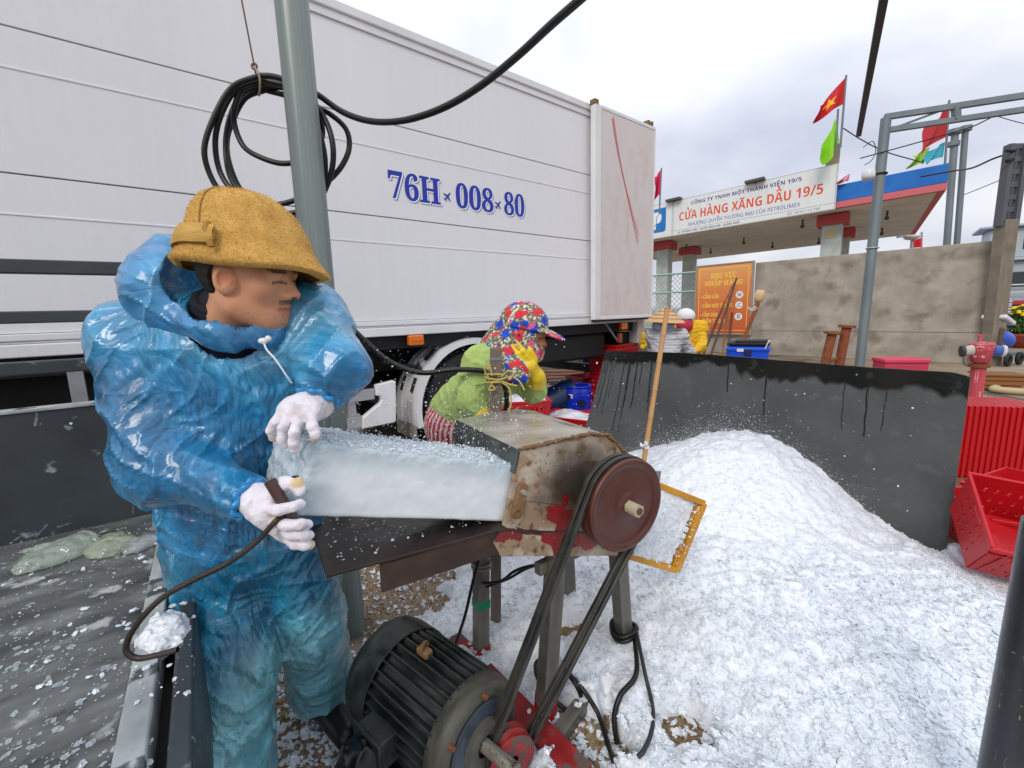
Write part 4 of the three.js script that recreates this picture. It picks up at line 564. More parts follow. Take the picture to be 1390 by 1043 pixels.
// ---------------------------------------------------------------- yellow crate at the outlet, filled by the spray
{
  const TLc = Q(866, 648, 1.62), TRc = Q(957, 684, 1.74), BLc = Q(832, 738, 1.575), ex = TRc.clone().sub(TLc), w = ex.length(); ex.normalize();
  let ey = BLc.clone().sub(TLc); const h = ey.length() + 0.03; ey.addScaledVector(ex, -ey.dot(ex)).normalize(); const ez = ex.clone().cross(ey).negate(); // out of the opening
  if (ez.dot(EYE.clone().sub(TLc)) < 0) ez.negate();
  const t = thing('yellow_crate', 'yellow plastic crate tipped under the crusher outlet, full of fresh ice', 'crate', TLc.clone().addScaledVector(ey, h));
  const mb = new THREE.Matrix4().makeBasis(ex, ey.clone().negate(), ez).setPosition(TLc), B = (x0, x1, y0, y1, z0, z1, r = 0.004) => bb(x0, x1, -y1, -y0, z0, z1, r).applyMatrix4(mb);
  const ym = surf(0xb87a12, 0xd39a1e, { size: 0.3, freq: 8, r: 0.4, bump: 0.0006, spot: 0xe8e2cf, spotF: 24, spotT: 0.3 });
  const D = 0.15;
  wpart(t, 'rim', mg([B(0, w, -0.012, 0.012, -0.016, 0.004), B(0, w, h - 0.012, h + 0.012, -0.016, 0.004), B(w - 0.014, w + 0.012, 0, h, -0.018, 0.006), B(-0.012, 0.012, 0, h, -0.016, 0.004)]), ym);
  for (const [a, b, c2, d2, lab] of [[0.012, w - 0.01, 0.005, 0.013], [0.012, w - 0.01, h - 0.013, h - 0.005]]) wpart(t, 'side_wall', B(a, b, c2, d2, -D, -0.01), ym);
  wpart(t, 'end_wall', mg([B(w - 0.022, w - 0.012, 0.01, h - 0.01, -D, -0.07), B(w - 0.022, w - 0.012, 0.01, h * 0.36, -0.07, -0.01), B(w - 0.022, w - 0.012, h * 0.64, h - 0.01, -0.07, -0.01)]), ym, 'end wall with a handle slot');
  wpart(t, 'end_wall', B(0.008, 0.018, 0.01, h - 0.01, -D, -0.01), ym); wpart(t, 'crate_floor', B(0.01, w - 0.012, 0.006, h - 0.006, -D - 0.008, -D), ym);
  const bumps = []; for (let k = 0; k < 9; k++) bumps.push(B(w + 0.0, w + 0.02, h * (0.08 + 0.1 * k), h * (0.08 + 0.1 * k) + 0.008, -0.05, -0.012, 0.002)); const rb = wpart(t, 'rim_ribs', mg(bumps), ym); rb.userData.kind = 'stuff';
  const fill = new THREE.MeshPhysicalMaterial({ roughness: 0.5 }); fill.color.setRGB(0.86, 0.89, 0.93);
  const g = sheetGeo(40, 40, (u, v) => { const x = 0.016 + u * (w - 0.05), y = 0.012 + (1 - v) * (h - 0.024), z = -0.022 + 0.055 * Math.exp(-((u - 0.18) ** 2 + (1 - v - 0.55) ** 2) * 3.2) + 0.02 * fbm3(u * 7, v * 7, 2, 4); return V(x, -y, z).applyMatrix4(mb); });
  solo('ice_in_crate', g, fill, 'white fresh crushed ice filling the tipped yellow crate', 'crushed ice', null, 'stuff');
  scatter('flying_ice_bits_004', 'ice bits shooting from the outlet into the yellow crate', 1500, 51, (r) => { const x = w * (0.02 + 0.93 * r()), y = h * (0.05 + 0.9 * r()), z = -0.022 + 0.06 * Math.exp(-((x / w - 0.18) ** 2 + (y / h - 0.55) ** 2) * 3.2) + 0.06 * r() ** 3; return { p: V(x, -y, z).applyMatrix4(mb), s: 0.0016 + 0.006 * r() ** 4, tilt: 6 }; }, chipMat, flake(36, 0.5), 'ice spray');
}

// ---------------------------------------------------------------- bamboo handle stuck in the heap
{
  const b = Q(872, 640, 2.75), a = Q(906, 418, 3.0), t = thing('shovel', 'long bamboo shovel handle leaning from the heap of ice', 'shovel', b);
  const d = a.clone().sub(b); const seg = []; for (let k = 0; k < 6; k++) seg.push(rod(b.clone().addScaledVector(d, k / 6), b.clone().addScaledVector(d, (k + 1) / 6 - 0.004), 0.0165, 12, 0.0158), rod(b.clone().addScaledVector(d, (k + 1) / 6 - 0.008), b.clone().addScaledVector(d, (k + 1) / 6), 0.0182, 12));
  wpart(t, 'handle', mg(seg), M.bamboo);
  const e = b.clone().addScaledVector(d, 0.16); const r = rng(3); const lumps = []; for (let k = 0; k < 5; k++) { const g = flake(60 + k, 0.8); g.scale(0.022, 0.016, 0.02); g.rotateZ(r() * 3); g.translate(e.x - 0.01 + (r() - 0.5) * 0.05, e.y + (r() - 0.5) * 0.06, e.z + 0.02 + (r() - 0.5) * 0.02); lumps.push(g); } const l = wpart(t, 'ice_lump', mg(lumps), chipMat, 'lumps of ice stuck to the handle'); l.userData.kind = 'stuff';
  wpart(t, 'blade', box(0.22, 0.28, 0.006, b.x, b.y - 0.12, b.z, 0.002, 0.3), M.galvDark);
}

// ---------------------------------------------------------------- ice on the flatbed deck
{
  const lump = (name, px, py, rx, ry, rz, seed, label, tint) => { const c = onY(px, py, HD + ry * 0.3), f0 = ell(c, rx, ry, rz, new THREE.Quaternion().setFromEuler(new THREE.Euler(0, seed, 0.1))), f = (x, y, z) => Math.max(f0(x, y, z) + 0.03 * fbm3(x * 9 + seed, y * 9, z * 9, 3) + 0.006 * n3(x * 50, y * 50, z * 50), HD + 0.002 - y); const m = new THREE.MeshPhysicalMaterial({ roughness: 0.1, transmission: 0.82, thickness: 0.1, ior: 1.31, clearcoat: 0.6 }); m.color.setRGB(...tint); solo(name, sdfGeo(f, V(c.x - rx * 1.5, HD - 0.02, c.z - rz * 1.6), V(c.x + rx * 1.5, c.y + ry * 1.6, c.z + rz * 1.6), 0.006), m, label, 'ice lump', 'lumps of ice on the flatbed'); };
  lump('ice_lump', 78, 752, 0.105, 0.04, 0.07, 1.2, 'pale greenish lump of ice on the deck, leftmost and widest', [0.86, 0.97, 0.84]);
  lump('ice_lump_001', 150, 742, 0.07, 0.04, 0.07, 2.1, 'yellowish lump of ice on the deck, between the other two lumps', [0.9, 0.98, 0.78]);
  lump('ice_lump_002', 190, 740, 0.05, 0.03, 0.05, 0.4, 'small white lump of ice on the deck, nearest the raincoat', [0.88, 0.93, 0.95]);
  const it = thing('edge_ice', 'crumbly white ice piled on the flatbed edge under the hook', 'ice', onY(228, 862, HD)); const cc = onY(225, 862, HD + 0.01), f1 = ell(cc, 0.05, 0.035, 0.075, new THREE.Quaternion().setFromEuler(new THREE.Euler(0, YAW, 0)));
  wpart(it, 'pile', sdfGeo((x, y, z) => f1(x, y, z) + 0.03 * fbm3(x * 26, y * 26, z * 26, 3), V(cc.x - 0.12, HD - 0.03, cc.z - 0.14), V(cc.x + 0.12, HD + 0.09, cc.z + 0.14), 0.004), chipMat);
  const inv = scene.getObjectByName('flatbed_truck').matrixWorld;
  scatter('deck_ice_chips', 'ice chips and slush scattered over the dark flatbed deck', 800, 61, (r) => { const p = onY(-80 + 330 * r(), 715 + 340 * r(), HD); const d = fbm3(p.x * 5, p.z * 5, 4, 3); if (d < 0.02 && r() > 0.25) return null; const l = p.clone().applyMatrix4(inv.clone().invert()); if (l.x > 0.02) return null; return { p: p.setY(HD + 0.001), s: 0.002 + 0.010 * r() ** 4, tilt: 0.4 }; }, wetMat, flake(62, 0.3));
  scatter('deck_ice_chips_001', 'white ice crumbs along the edge of the flatbed deck', 420, 63, (r) => { const p = onY(-60 + 330 * r(), 715 + 250 * r() ** 1.6, HD); const l = p.clone().applyMatrix4(inv.clone().invert()); if (l.x > 0.1) return null; return { p: p.setY(HD + 0.003 + (l.x > -0.08 ? 0.012 : 0)), s: 0.002 + 0.012 * r() ** 5, tilt: 0.6 }; }, chipMat, flake(64, 0.35));
}

// ---------------------------------------------------------------- ropes and cables at the crusher
{
  const L = (s, h, o) => ML(s, h, o), cb = M.cable;
  const tb = (name, pts, r, label, m = cb, cat = 'cable') => solo(name, tube(pts, r, 80, 8), m, label, cat);
  tb('tray_cable', [Q(652, 752, 1.5), Q(642, 790, 1.52), Q(630, 840, 1.54), Q(613, 888, 1.56)], 0.006, 'thin black cable hanging beside the leg with the green tape');
  { const t = thing('leg_cable', 'black cable strapped to the rear leg and looped under the crusher', 'cable', L(-0.05, 0.4, -0.4)); const P = (x, y, z) => Q(x, y, z); wpart(t, 'wire', tube([P(655, 792, 1.56), P(680, 789, 1.5), P(700, 775, 1.45), P(725, 768, 1.42), P(742, 770, 1.42), P(748, 800, 1.4), P(742, 830, 1.4)], 0.0055, 60, 7), cb); wpart(t, 'wire', tube([P(660, 797, 1.56), P(690, 786, 1.5), P(715, 772, 1.45), P(740, 764, 1.44)], 0.005, 50, 7), cb);
    const c = L(-0.033, 0.42, -0.4); wpart(t, 'strap', mg([0, 1, 2, 3].map((k) => place(new THREE.TorusGeometry(0.039, 0.003, 6, 24), c.x, c.y + k * 0.008, c.z, Math.PI / 2 + (k % 2 ? 0.12 : -0.1)))), plain(0x8d8577, 0.7)); }
  tb('looped_cable', [onIce(742, 892), onIce(728, 900), onIce(732, 925), onIce(765, 962), onIce(783, 972), onIce(790, 955, 0.02), onIce(782, 930, 0.03), onIce(765, 908, 0.03), onIce(790, 935, 0.03), onIce(812, 970, 0.02), onIce(825, 1010), onIce(838, 1050)], 0.008, 'thick black cable looped on the ice between the legs');
  { const c = L(0.44, 0.13, -0.105), t = thing('tied_rope', 'black strap tied round the right leg of the crusher with two loose ends', 'strap', V(c.x, 0, c.z)); const sq = (dy, r) => { const pts = []; for (let k = 0; k <= 16; k++) { const a = (k / 16) * 6.283; pts.push(V(c.x + Math.cos(a) * r, c.y + dy + 0.008 * Math.sin(a * 2), c.z + Math.sin(a) * r)); } return tube(pts, 0.009, 60, 7); };
    wpart(t, 'wrap', sq(0.0, 0.047), cb); wpart(t, 'wrap', sq(0.022, 0.049), cb);
    wpart(t, 'loose_end', tube([c.clone().add(V(0.045, 0.02, 0.01)), onIce(877, 920, 0.05), onIce(886, 960), onIce(884, 995), onIce(872, 1022), onIce(866, 1028)], 0.007, 60, 7), plain(0x2e2e2e, 0.6));
    wpart(t, 'loose_end', tube([c.clone().add(V(0.035, 0.0, 0.03)), onIce(862, 920, 0.03), onIce(842, 945), onIce(834, 975), onIce(838, 1010)], 0.009, 60, 7), cb); }
}
// near right post
{ const c = Q(1398, 900, 0.86); solo('dark_post', mg([cylY(0.052, 0.047, 0.93, c.x, 0, c.z, 36)]), surf(0x22262b, 0x33383d, { size: 0.4, freq: 5, r: 0.35, spot: 0x8b8a62, spotF: 34, spotT: 0.36, scratch: 0x9a9a86, scratchN: 12, bump: 0.0006, n: 512 }), 'scratched dark round post in the near right corner', 'post'); }

// ---------------------------------------------------------------- red crates and blue drums
function crateGeo(w, d, h, tp) { // tapered perforated crate, open at the top: walls, floor, rim
  const wall = (len, rows, cols) => { const s = new THREE.Shape(); s.moveTo(-len / 2 + tp, 0); s.lineTo(len / 2 - tp, 0); s.lineTo(len / 2, h); s.lineTo(-len / 2, h); s.closePath(); for (let j = 0; j < rows; j++) for (let i = 0; i < cols; i++) { const cx = (i - (cols - 1) / 2) * ((len - 0.14) / cols), cy = h * (0.2 + 0.48 * (j / Math.max(1, rows - 1))), p = new THREE.Path(), a = 0.007, b = 0.014; p.moveTo(cx - a, cy - b); p.lineTo(cx - a, cy + b); p.lineTo(cx + a, cy + b); p.lineTo(cx + a, cy - b); p.closePath(); s.holes.push(p); } if (len < w) { const p = new THREE.Path(); p.moveTo(-0.055, h * 0.8); p.lineTo(-0.055, h * 0.9); p.lineTo(0.055, h * 0.9); p.lineTo(0.055, h * 0.8); p.closePath(); s.holes.push(p); } return uvm(new THREE.ExtrudeGeometry(s, { depth: 0.005, bevelEnabled: false })); };
  const tilt = Math.atan2(tp, h), A = [];
  A.push(place(wall(w, 3, 9).rotateX(tilt), 0, 0, d / 2 - tp)); A.push(place(wall(w, 3, 9).rotateX(tilt), 0, 0, 0, 0, 0, 0).rotateY(Math.PI).translate(0, 0, -d / 2 + tp));
  const B = [wall(d, 3, 5).rotateX(tilt).translate(0, 0, w / 2 - tp).rotateY(Math.PI / 2), wall(d, 3, 5).rotateX(tilt).translate(0, 0, w / 2 - tp).rotateY(-Math.PI / 2)];
  const floor = bb(-w / 2 + tp, w / 2 - tp, 0, 0.006, -d / 2 + tp, d / 2 - tp, 0), rim = mg([bb(-w / 2 - 0.012, w / 2 + 0.012, h - 0.022, h, d / 2, d / 2 + 0.014), bb(-w / 2 - 0.012, w / 2 + 0.012, h - 0.022, h, -d / 2 - 0.014, -d / 2), bb(w / 2, w / 2 + 0.014, h - 0.022, h, -d / 2, d / 2), bb(-w / 2 - 0.014, -w / 2, h - 0.022, h, -d / 2, d / 2), bb(-w / 2 - 0.004, w / 2 + 0.004, h - 0.062, h - 0.054, d / 2 - 0.006, d / 2 + 0.006, 0.002), bb(-w / 2 - 0.004, w / 2 + 0.004, h - 0.062, h - 0.054, -d / 2 - 0.006, -d / 2 + 0.006, 0.002)]);
  const ribs = []; for (const x of [-0.5, -0.25, 0.25, 0.5]) for (const s of [-1, 1]) ribs.push(bar(V(x * (w - 0.12), 0.01, s * (d / 2 - tp + 0.006)), V(x * (w - 0.12), h - 0.03, s * (d / 2 + 0.005)), 0.008, 0.006, V(0, 0, s), 0));
  return { A, B, floor, rim, ribs: mg(ribs) };
}
const CW = 0.56, CD = 0.40, CH = 0.27, CG = crateGeo(CW, CD, CH, 0.03);
function crate(pos, turn, label, group = 'red plastic crates', rx = 0, rz = 0) {
  let t; if (!crate.src) { t = crate.src = thing('red_crate', label, 'crate', pos, turn, group); CG.A.forEach((g) => part(t, 'long_wall', g, M.red)); CG.B.forEach((g) => part(t, 'end_wall', g, M.red)); part(t, 'crate_floor', CG.floor, M.red); part(t, 'rim', CG.rim, M.red); part(t, 'rib', CG.ribs, M.red).userData.kind = 'stuff'; }
  else { t = copyOf(crate.src, pos, turn, label); t.userData.group = group; }
  t.rotation.set(rx, turn, rz, 'YXZ'); t.updateMatrixWorld(true); return t;
}
function iceIn(cr, label, seed, hump = 0.05) { const g = sheetGeo(24, 18, (u, v) => V((u - 0.5) * (CW - 0.02), CH - 0.03 + hump * Math.sin(u * 3.14) * Math.sin(v * 3.14) + 0.05 * fbm3(u * 5 + seed, v * 4, seed, 4), (0.5 - v) * (CD - 0.02)).applyMatrix4(cr.matrixWorld)); solo('crate_ice', g, chipMat, label, 'crushed ice', null, 'stuff'); }
{
  const c1 = Q(706, 560, 4.4); crate(V(c1.x, 0, c1.z), 0.15, 'red crate at the bottom, hidden under the ice filled crate beside the woman'); const k1 = crate(V(c1.x, 0.275, c1.z), 0.12, 'red crate full of ice beside the woman in green', 'red crates with ice'); iceIn(k1, 'white crushed ice heaped in the crate beside the woman', 3, 0.06);
  const c2 = onY(775, 594, 0); const k2 = crate(V(c2.x, 0, c2.z), -0.55, 'red crate heaped with ice in front of the blue drum', 'red crates with ice'); iceIn(k2, 'white crushed ice heaped in the crate before the blue drum', 7, 0.07);
  const c3 = onY(815, 566, 0); crate(V(c3.x, 0, c3.z), 0.4, 'empty red crate between the blue drum and the rubber sheet');
  const c4 = onY(820, 592, 0); crate(V(c4.x + 0.08, 0, c4.z), 0.2, 'small looking red crate at the left foot of the rubber sheet');
  const c5 = onY(800, 552, 0); crate(V(c5.x, 0, c5.z), 0.5, 'lower red crate under the worker boots behind the blue drum'); crate(V(c5.x, 0.2, c5.z), 0.5, 'upper red crate under the worker boots behind the blue drum');
  const c6 = onY(826, 562, 0); for (let k = 0; k < 12; k++) crate(V(c6.x + 0.1, k * 0.062, c6.z - 0.1), 0.75 + (k % 3) * 0.02, `${ORD[k]} red crate from the bottom of the tall nested stack behind the sheet`, 'tall nested stack of red crates');
  // row of nested crates lying on their side at the right
  const r0 = onY(1302, 648, 0), rd = onY(1400, 655, 0).sub(r0).normalize(), ang = Math.atan2(-rd.z, rd.x);
  for (let k = 0; k < 20; k++) { const p = r0.clone().addScaledVector(rd, 0.02 + k * 0.036); const t = crate(p, 0, `${ORD[k]} red crate from the left in the row of nested crates lying on their side`, 'row of nested red crates'); t.rotation.set(0, 0, 0); const mx = new THREE.Matrix4().makeBasis(V(0, 1, 0), rd.clone().negate(), V(0, 1, 0).cross(rd.clone().negate())); t.quaternion.setFromRotationMatrix(mx); t.position.y = CW / 2 + 0.012; t.position.addScaledVector(V(rd.z, 0, -rd.x), 0.2 * (V(rd.z, 0, -rd.x).dot(EYE.clone().sub(p)) > 0 ? -1 : 1)); }
  const t1 = crate(onY(1378, 740, 0.02), -0.25, 'upright red crate under the tilted one at the right edge', 'red crates at the right'); t1.position.y = 0; const t2 = crate(onY(1392, 728, 0.24), 0, 'tilted empty red crate leaning on the others at the right edge', 'red crates at the right'); t2.rotation.set(0.62, -0.5, -0.18, 'YXZ'); t2.position.y = 0.16;
  crate(onY(1425, 765, 0), -0.6, 'nearest red crate on the ground at the edge of the ice', 'red crates at the right'); crate(V(3.15, 0, -2.55), 0.4, 'red crate on the ground farther right behind the tilted one', 'red crates at the right');
  // drums
  const drum = (name, label, m, pos, mk) => { const t = thing(name, label, 'drum', pos); mk(t); const pr = [[0, 0], [0.175, 0], [0.19, 0.015], [0.19, 0.13], [0.196, 0.14], [0.19, 0.15], [0.19, 0.35], [0.196, 0.36], [0.19, 0.37], [0.188, 0.42], [0.178, 0.44], [0.178, 0.455], [0.192, 0.458], [0.192, 0.475], [0.17, 0.475], [0.168, 0.46], [0.165, 0.05], [0, 0.04]]; part(t, 'barrel', new THREE.LatheGeometry(pr.map((p) => new THREE.Vector2(...p)), 48), m); part(t, 'hoop', place(new THREE.TorusGeometry(0.193, 0.006, 8, 48), 0, 0.40, 0, Math.PI / 2), m); return t; };
  const d1 = onY(783, 572, 0), bl = plain(0x0a2fc4, 0.3, { clearcoat: 0.3 }); const dr = drum('blue_drum', 'bright blue plastic drum standing upright behind the ice crates', bl, d1, () => {}); part(dr, 'label_patch', mg([place(new THREE.CylinderGeometry(0.055, 0.055, 0.006, 20), 0.03, 0.27, 0.188, Math.PI / 2), place(new THREE.CylinderGeometry(0.03, 0.03, 0.006, 16), -0.12, 0.35, 0.15, Math.PI / 2, 0, 0.6)]), plain(0x0d1a44, 0.5)); part(dr, 'paper_tag', place(new THREE.CylinderGeometry(0.194, 0.194, 0.05, 8, 1, true, 5.6, 0.3), 0, 0.36, 0), new THREE.MeshPhysicalMaterial({ color: 0xdadde2, side: THREE.DoubleSide }));
  const d2 = onY(748, 574, 0); drum('dark_blue_drum', 'dark navy drum lying tipped on its side left of the blue drum', plain(0x13294f, 0.35), V(d2.x - 0.12, 0.2, d2.z), (t) => { t.rotation.set(0.2, 0.35, -1.25); });
  // wooden stake with rope
  const s0 = Q(668, 640, 1.78), s1 = Q(673, 472, 1.78); const st = thing('wooden_stake', 'square weathered wooden stake with yellow rope behind the crusher', 'stake', V(s0.x, 0, s0.z)); wpart(st, 'stake', rough(bar(V(s0.x - 0.01, 0, s0.z), s1, 0.046, 0.044, V(0, 0, 1), 0.006), 0.002, 30), M.wood); wpart(st, 'band', box(0.05, 0.012, 0.05, s1.x - 0.001, s1.y - 0.045, s1.z, 0.002), M.galvDark);
  const rm = plain(0xbfae62, 0.8), ro = thing('yellow_rope', 'frayed yellow rope wound round the wooden stake and the hose', 'rope', Q(671, 520, 1.76)); const cc = Q(671, 514, 1.78); for (let k = 0; k < 4; k++) { const pts = []; for (let i = 0; i <= 20; i++) { const a = (i / 20) * 6.4; pts.push(V(cc.x + Math.cos(a) * 0.038, cc.y + (k - 1.5) * 0.011 + 0.006 * Math.sin(a + k * 2), cc.z + Math.sin(a) * 0.036)); } wpart(ro, 'turn', tube(pts, 0.0042, 50, 6), rm); }
  for (const l of [[[664, 515], [658, 502], [663, 495], [668, 510]], [[668, 520], [664, 530], [672, 528], [666, 522]], [[680, 515], [695, 512], [705, 518], [712, 530]], [[682, 518], [692, 522], [702, 524]], [[682, 520], [690, 526], [694, 545], [690, 560], [684, 580]], [[680, 512], [690, 504], [698, 506], [690, 516]]]) wpart(ro, 'strand', tube(l.map(([x, y], i) => Q(x, y, 1.735 - 0.005 * i)), 0.0034, 30, 6), rm);
}

// ---------------------------------------------------------------- background: wall, signs, fence, canopy
const WR = V(10.2, 0, -9.45), WL = V(6.93, 0, -12.95), WD = WL.clone().sub(WR).normalize(), WN = V(WD.z, 0, -WD.x).multiplyScalar(-1); if (WN.dot(EYE.clone().sub(WR)) < 0) WN.negate();
const along = (px) => { const p = onPlane(px, 430, WR, WN); return p.sub(WR).dot(WD); };
const wallBox = (a0, a1, y0, y1, o0, o1, r = 0.006) => { const g = uvm(place(r ? new RoundedBoxGeometry(a1 - a0, y1 - y0, o1 - o0, 1, r) : new THREE.BoxGeometry(a1 - a0, y1 - y0, o1 - o0), -(a0 + a1) / 2, (y0 + y1) / 2, (o0 + o1) / 2)); g.applyMatrix4(new THREE.Matrix4().makeBasis(WD.clone().negate(), V(0, 1, 0), WN).setPosition(WR)); return g; };
const wallP = (a, y, o) => WR.clone().addScaledVector(WD, a).addScaledVector(WN, o).setY(y);
{
  const t = thing('concrete_wall', 'tall stained bare concrete wall behind the rubber sheet', 'wall', WR);
  const a1 = along(1022); const ml = [];
  wpart(t, 'upper_slab', wallBox(0.0, a1, 0.68, 2.59, -0.18, 0, 0.01), M.concrete); wpart(t, 'lower_slab', wallBox(0.0, a1 + 1.6, 0, 0.672, -0.16, 0.004, 0.008), M.concrete);
  wpart(t, 'end_pier', wallBox(-0.16, 0.0, 0, 2.6, -0.22, 0.05, 0.01), M.concrete);
  const w2 = thing('low_wall', 'low grey mossy wall behind the truck, seen under its chassis', 'wall', Q(760, 480, 10.6)); wpart(w2, 'slab', uvm(place(new RoundedBoxGeometry(6, 0.9, 0.2, 1, 0.01), 1.2, 0.45, -10.8)), surf(0x55523f, 0x968b74, { size: 2, freq: 3, amt: 1.2, r: 0.9, spot: 0x3a3d28, spotF: 3, spotT: 0.12, bump: 0.004 }));
  for (let k = 0; k < 6; k++) { const y = 505 + k * 2.1, a = onY(700 + k * 9, y + 3, 0.05), b = onY(835 - k * 3, y, 0.05), nm = k % 2 ? 'wooden_plank' : 'timber_log'; solo(nm + (k > 1 ? '_00' + Math.floor(k / 2) : ''), k % 2 ? bar(a, b, 0.16, 0.05) : rod(a, b, 0.05, 8), k % 2 ? M.wood : M.rust, `${['thick rusty brown pole', 'grey weathered plank'][k % 2]} lying under the truck, ${ORD[k]} from the back`, k % 2 ? 'plank' : 'pole', 'planks and poles lying behind the truck'); }
}
{ // orange notice board
  const TLp = onPlane(947, 362, WR.clone().addScaledVector(WN, 0.1), WN), a0 = along(1021), a1 = along(946), yt = onPlane(985, 359, WR.clone().addScaledVector(WN, 0.1), WN).y, yb = onPlane(985, 453, WR.clone().addScaledVector(WN, 0.1), WN).y;
  const t = thing('notice_board', 'orange notice board KHU VỰC NHẬP HÀNG hung beside the concrete wall', 'sign', wallP((a0 + a1) / 2, yb, 0.1));
  const tex = canvasTex(768, 1000, (c, w, h) => {
    const g = c.createLinearGradient(0, 0, 0, h); g.addColorStop(0, '#e0a263'); g.addColorStop(0.35, '#d98246'); g.addColorStop(1, '#c4582c'); c.fillStyle = g; c.fillRect(0, 0, w, h);
    c.strokeStyle = '#f1c64a'; c.lineWidth = 9; c.strokeRect(36, 36, w - 72, h - 72);
    c.fillStyle = '#f2d24e'; c.textAlign = 'center'; c.font = 'bold 92px serif'; vtext(c, 'KHU VỰC', w / 2 - 185, 178, 370, 74, '#f2d24e', 'serif'); vtext(c, 'NHẬP HÀNG', w / 2 - 272, 286, 548, 70, '#f2d24e', 'serif');
    c.textAlign = 'left'; const ln = (s, y) => vtext(c, s, 96, y, s.length * 34, 56, '#f2d24e', 'sans-serif');
    c.font = 'bold 66px sans-serif'; ['CẤM LỬA', 'CẤM HÚT THUỐC', 'CẤM DÙNG', 'ĐIỆN THOẠI'].forEach((s, i) => { const y = [478, 616, 754, 850][i]; ln(s, y); if (i < 3) { c.fillStyle = '#fbe9b0'; c.fillRect(66, y - 32, 13, 13); c.fillStyle = '#f2d24e'; } });
    [440, 590, 760].forEach((y, i) => { c.fillStyle = '#efe9e4'; c.beginPath(); c.arc(620, y, 52, 0, 7); c.fill(); c.strokeStyle = '#c9b9b0'; c.lineWidth = 5; c.stroke(); c.strokeStyle = '#2b2b30'; c.lineWidth = 9; c.beginPath(); if (i === 0) { c.moveTo(592, y - 24); c.lineTo(648, y + 24); c.moveTo(646, y - 26); c.lineTo(596, y + 24); } else if (i === 1) { c.moveTo(588, y + 18); c.lineTo(650, y + 18); c.moveTo(600, y - 4); c.quadraticCurveTo(620, y - 26, 640, y - 16); } else { c.rect(610, y - 28, 22, 50); } c.stroke(); });
  });
  const mb = new THREE.Matrix4().makeBasis(WD.clone().negate(), V(0, 1, 0), WN).setPosition(wallP((a0 + a1) / 2, (yt + yb) / 2, 0.126));
  const pg2 = new THREE.PlaneGeometry(a1 - a0 - 0.06, yt - yb - 0.06).applyMatrix4(mb);
  wpart(t, 'panel', wallBox(a0, a1, yb, yt, 0.08, 0.12), plain(0xc8733c, 0.5)); wpart(t, 'print', pg2, new THREE.MeshPhysicalMaterial({ map: tex, roughness: 0.5 }), 'yellow lettering and three round pictograms');
  wpart(t, 'frame', mg([wallBox(a0 - 0.03, a0 + 0.02, yb - 0.03, yt + 0.03, 0.07, 0.14), wallBox(a1 - 0.02, a1 + 0.03, yb - 0.03, yt + 0.03, 0.07, 0.14), wallBox(a0, a1, yt - 0.01, yt + 0.03, 0.07, 0.14), wallBox(a0, a1, yb - 0.03, yb + 0.01, 0.07, 0.14)]), plain(0x9b8f84, 0.5));
  // chain link fence further left
  const f0 = a1 + 0.05, f1 = a1 + 5.6, y0 = 0.75, y1 = onPlane(915, 372, WR, WN).y, ym = onPlane(915, 397, WR, WN).y, fe = thing('chain_link_fence', 'chain link fence with pale green pipe rails left of the notice board', 'fence', wallP(f0, 0.7, 0)), fm = plain(0x8fb3a5, 0.5);
  for (const y of [y1, ym, y0]) wpart(fe, 'rail', rod(wallP(f0, y, 0), wallP(f1, y, 0), 0.03, 8), fm); for (const a of [f0, f0 + 2.3, f1]) wpart(fe, 'post', rod(wallP(a, 0, 0), wallP(a, y1, 0), 0.035, 8), fm);
  const ws = [], p = 0.16; for (let a = f0 - 2; a < f1; a += p) for (const s of [1, -1]) { const hh = y1 - y0; let b0 = s > 0 ? a : a + hh, b1 = s > 0 ? a + hh : a, c0 = y0, c1 = y1; const cl = (b) => clamp(b, f0, f1); const u0 = cl(b0), u1 = cl(b1); if (u0 === u1) continue; const yy = (u) => y0 + ((u - b0) / (b1 - b0)) * hh; ws.push(rod(wallP(u0, yy(u0), 0.01 * s), wallP(u1, yy(u1), 0.01 * s), 0.008, 4)); }
  wpart(fe, 'wire_mesh', mg(ws), plain(0x9aa5a3, 0.5, { metalness: 0.3 })).userData.kind = 'stuff'; wpart(fe, 'kerb', wallBox(f0, f1, 0, 0.68, -0.15, 0.0), M.concrete);
  // rods leaning on the board, pole with a float
  const rods = [[[958, 495], [1000, 378]], [[940, 492], [996, 385]], [[948, 490], [984, 410]], [[978, 495], [990, 402]], [[985, 495], [994, 425]]];
  rods.forEach((r, i) => { const b = onY(r[0][0], r[0][1] + 8, 0.02), q = onPlane(r[1][0], r[1][1], WR.clone().addScaledVector(WN, 0.35), WN); solo('iron_rod' + (i ? '_00' + i : ''), rod(V(b.x, 0.02, b.z), q, i % 2 ? 0.02 : 0.028, 6), i % 2 ? M.rust : plain(0x4a2f26, 0.7), `brown iron rod leaning on the notice board, ${ORD[i]} of the five`, 'rod', 'iron rods leaning on the orange board'); });
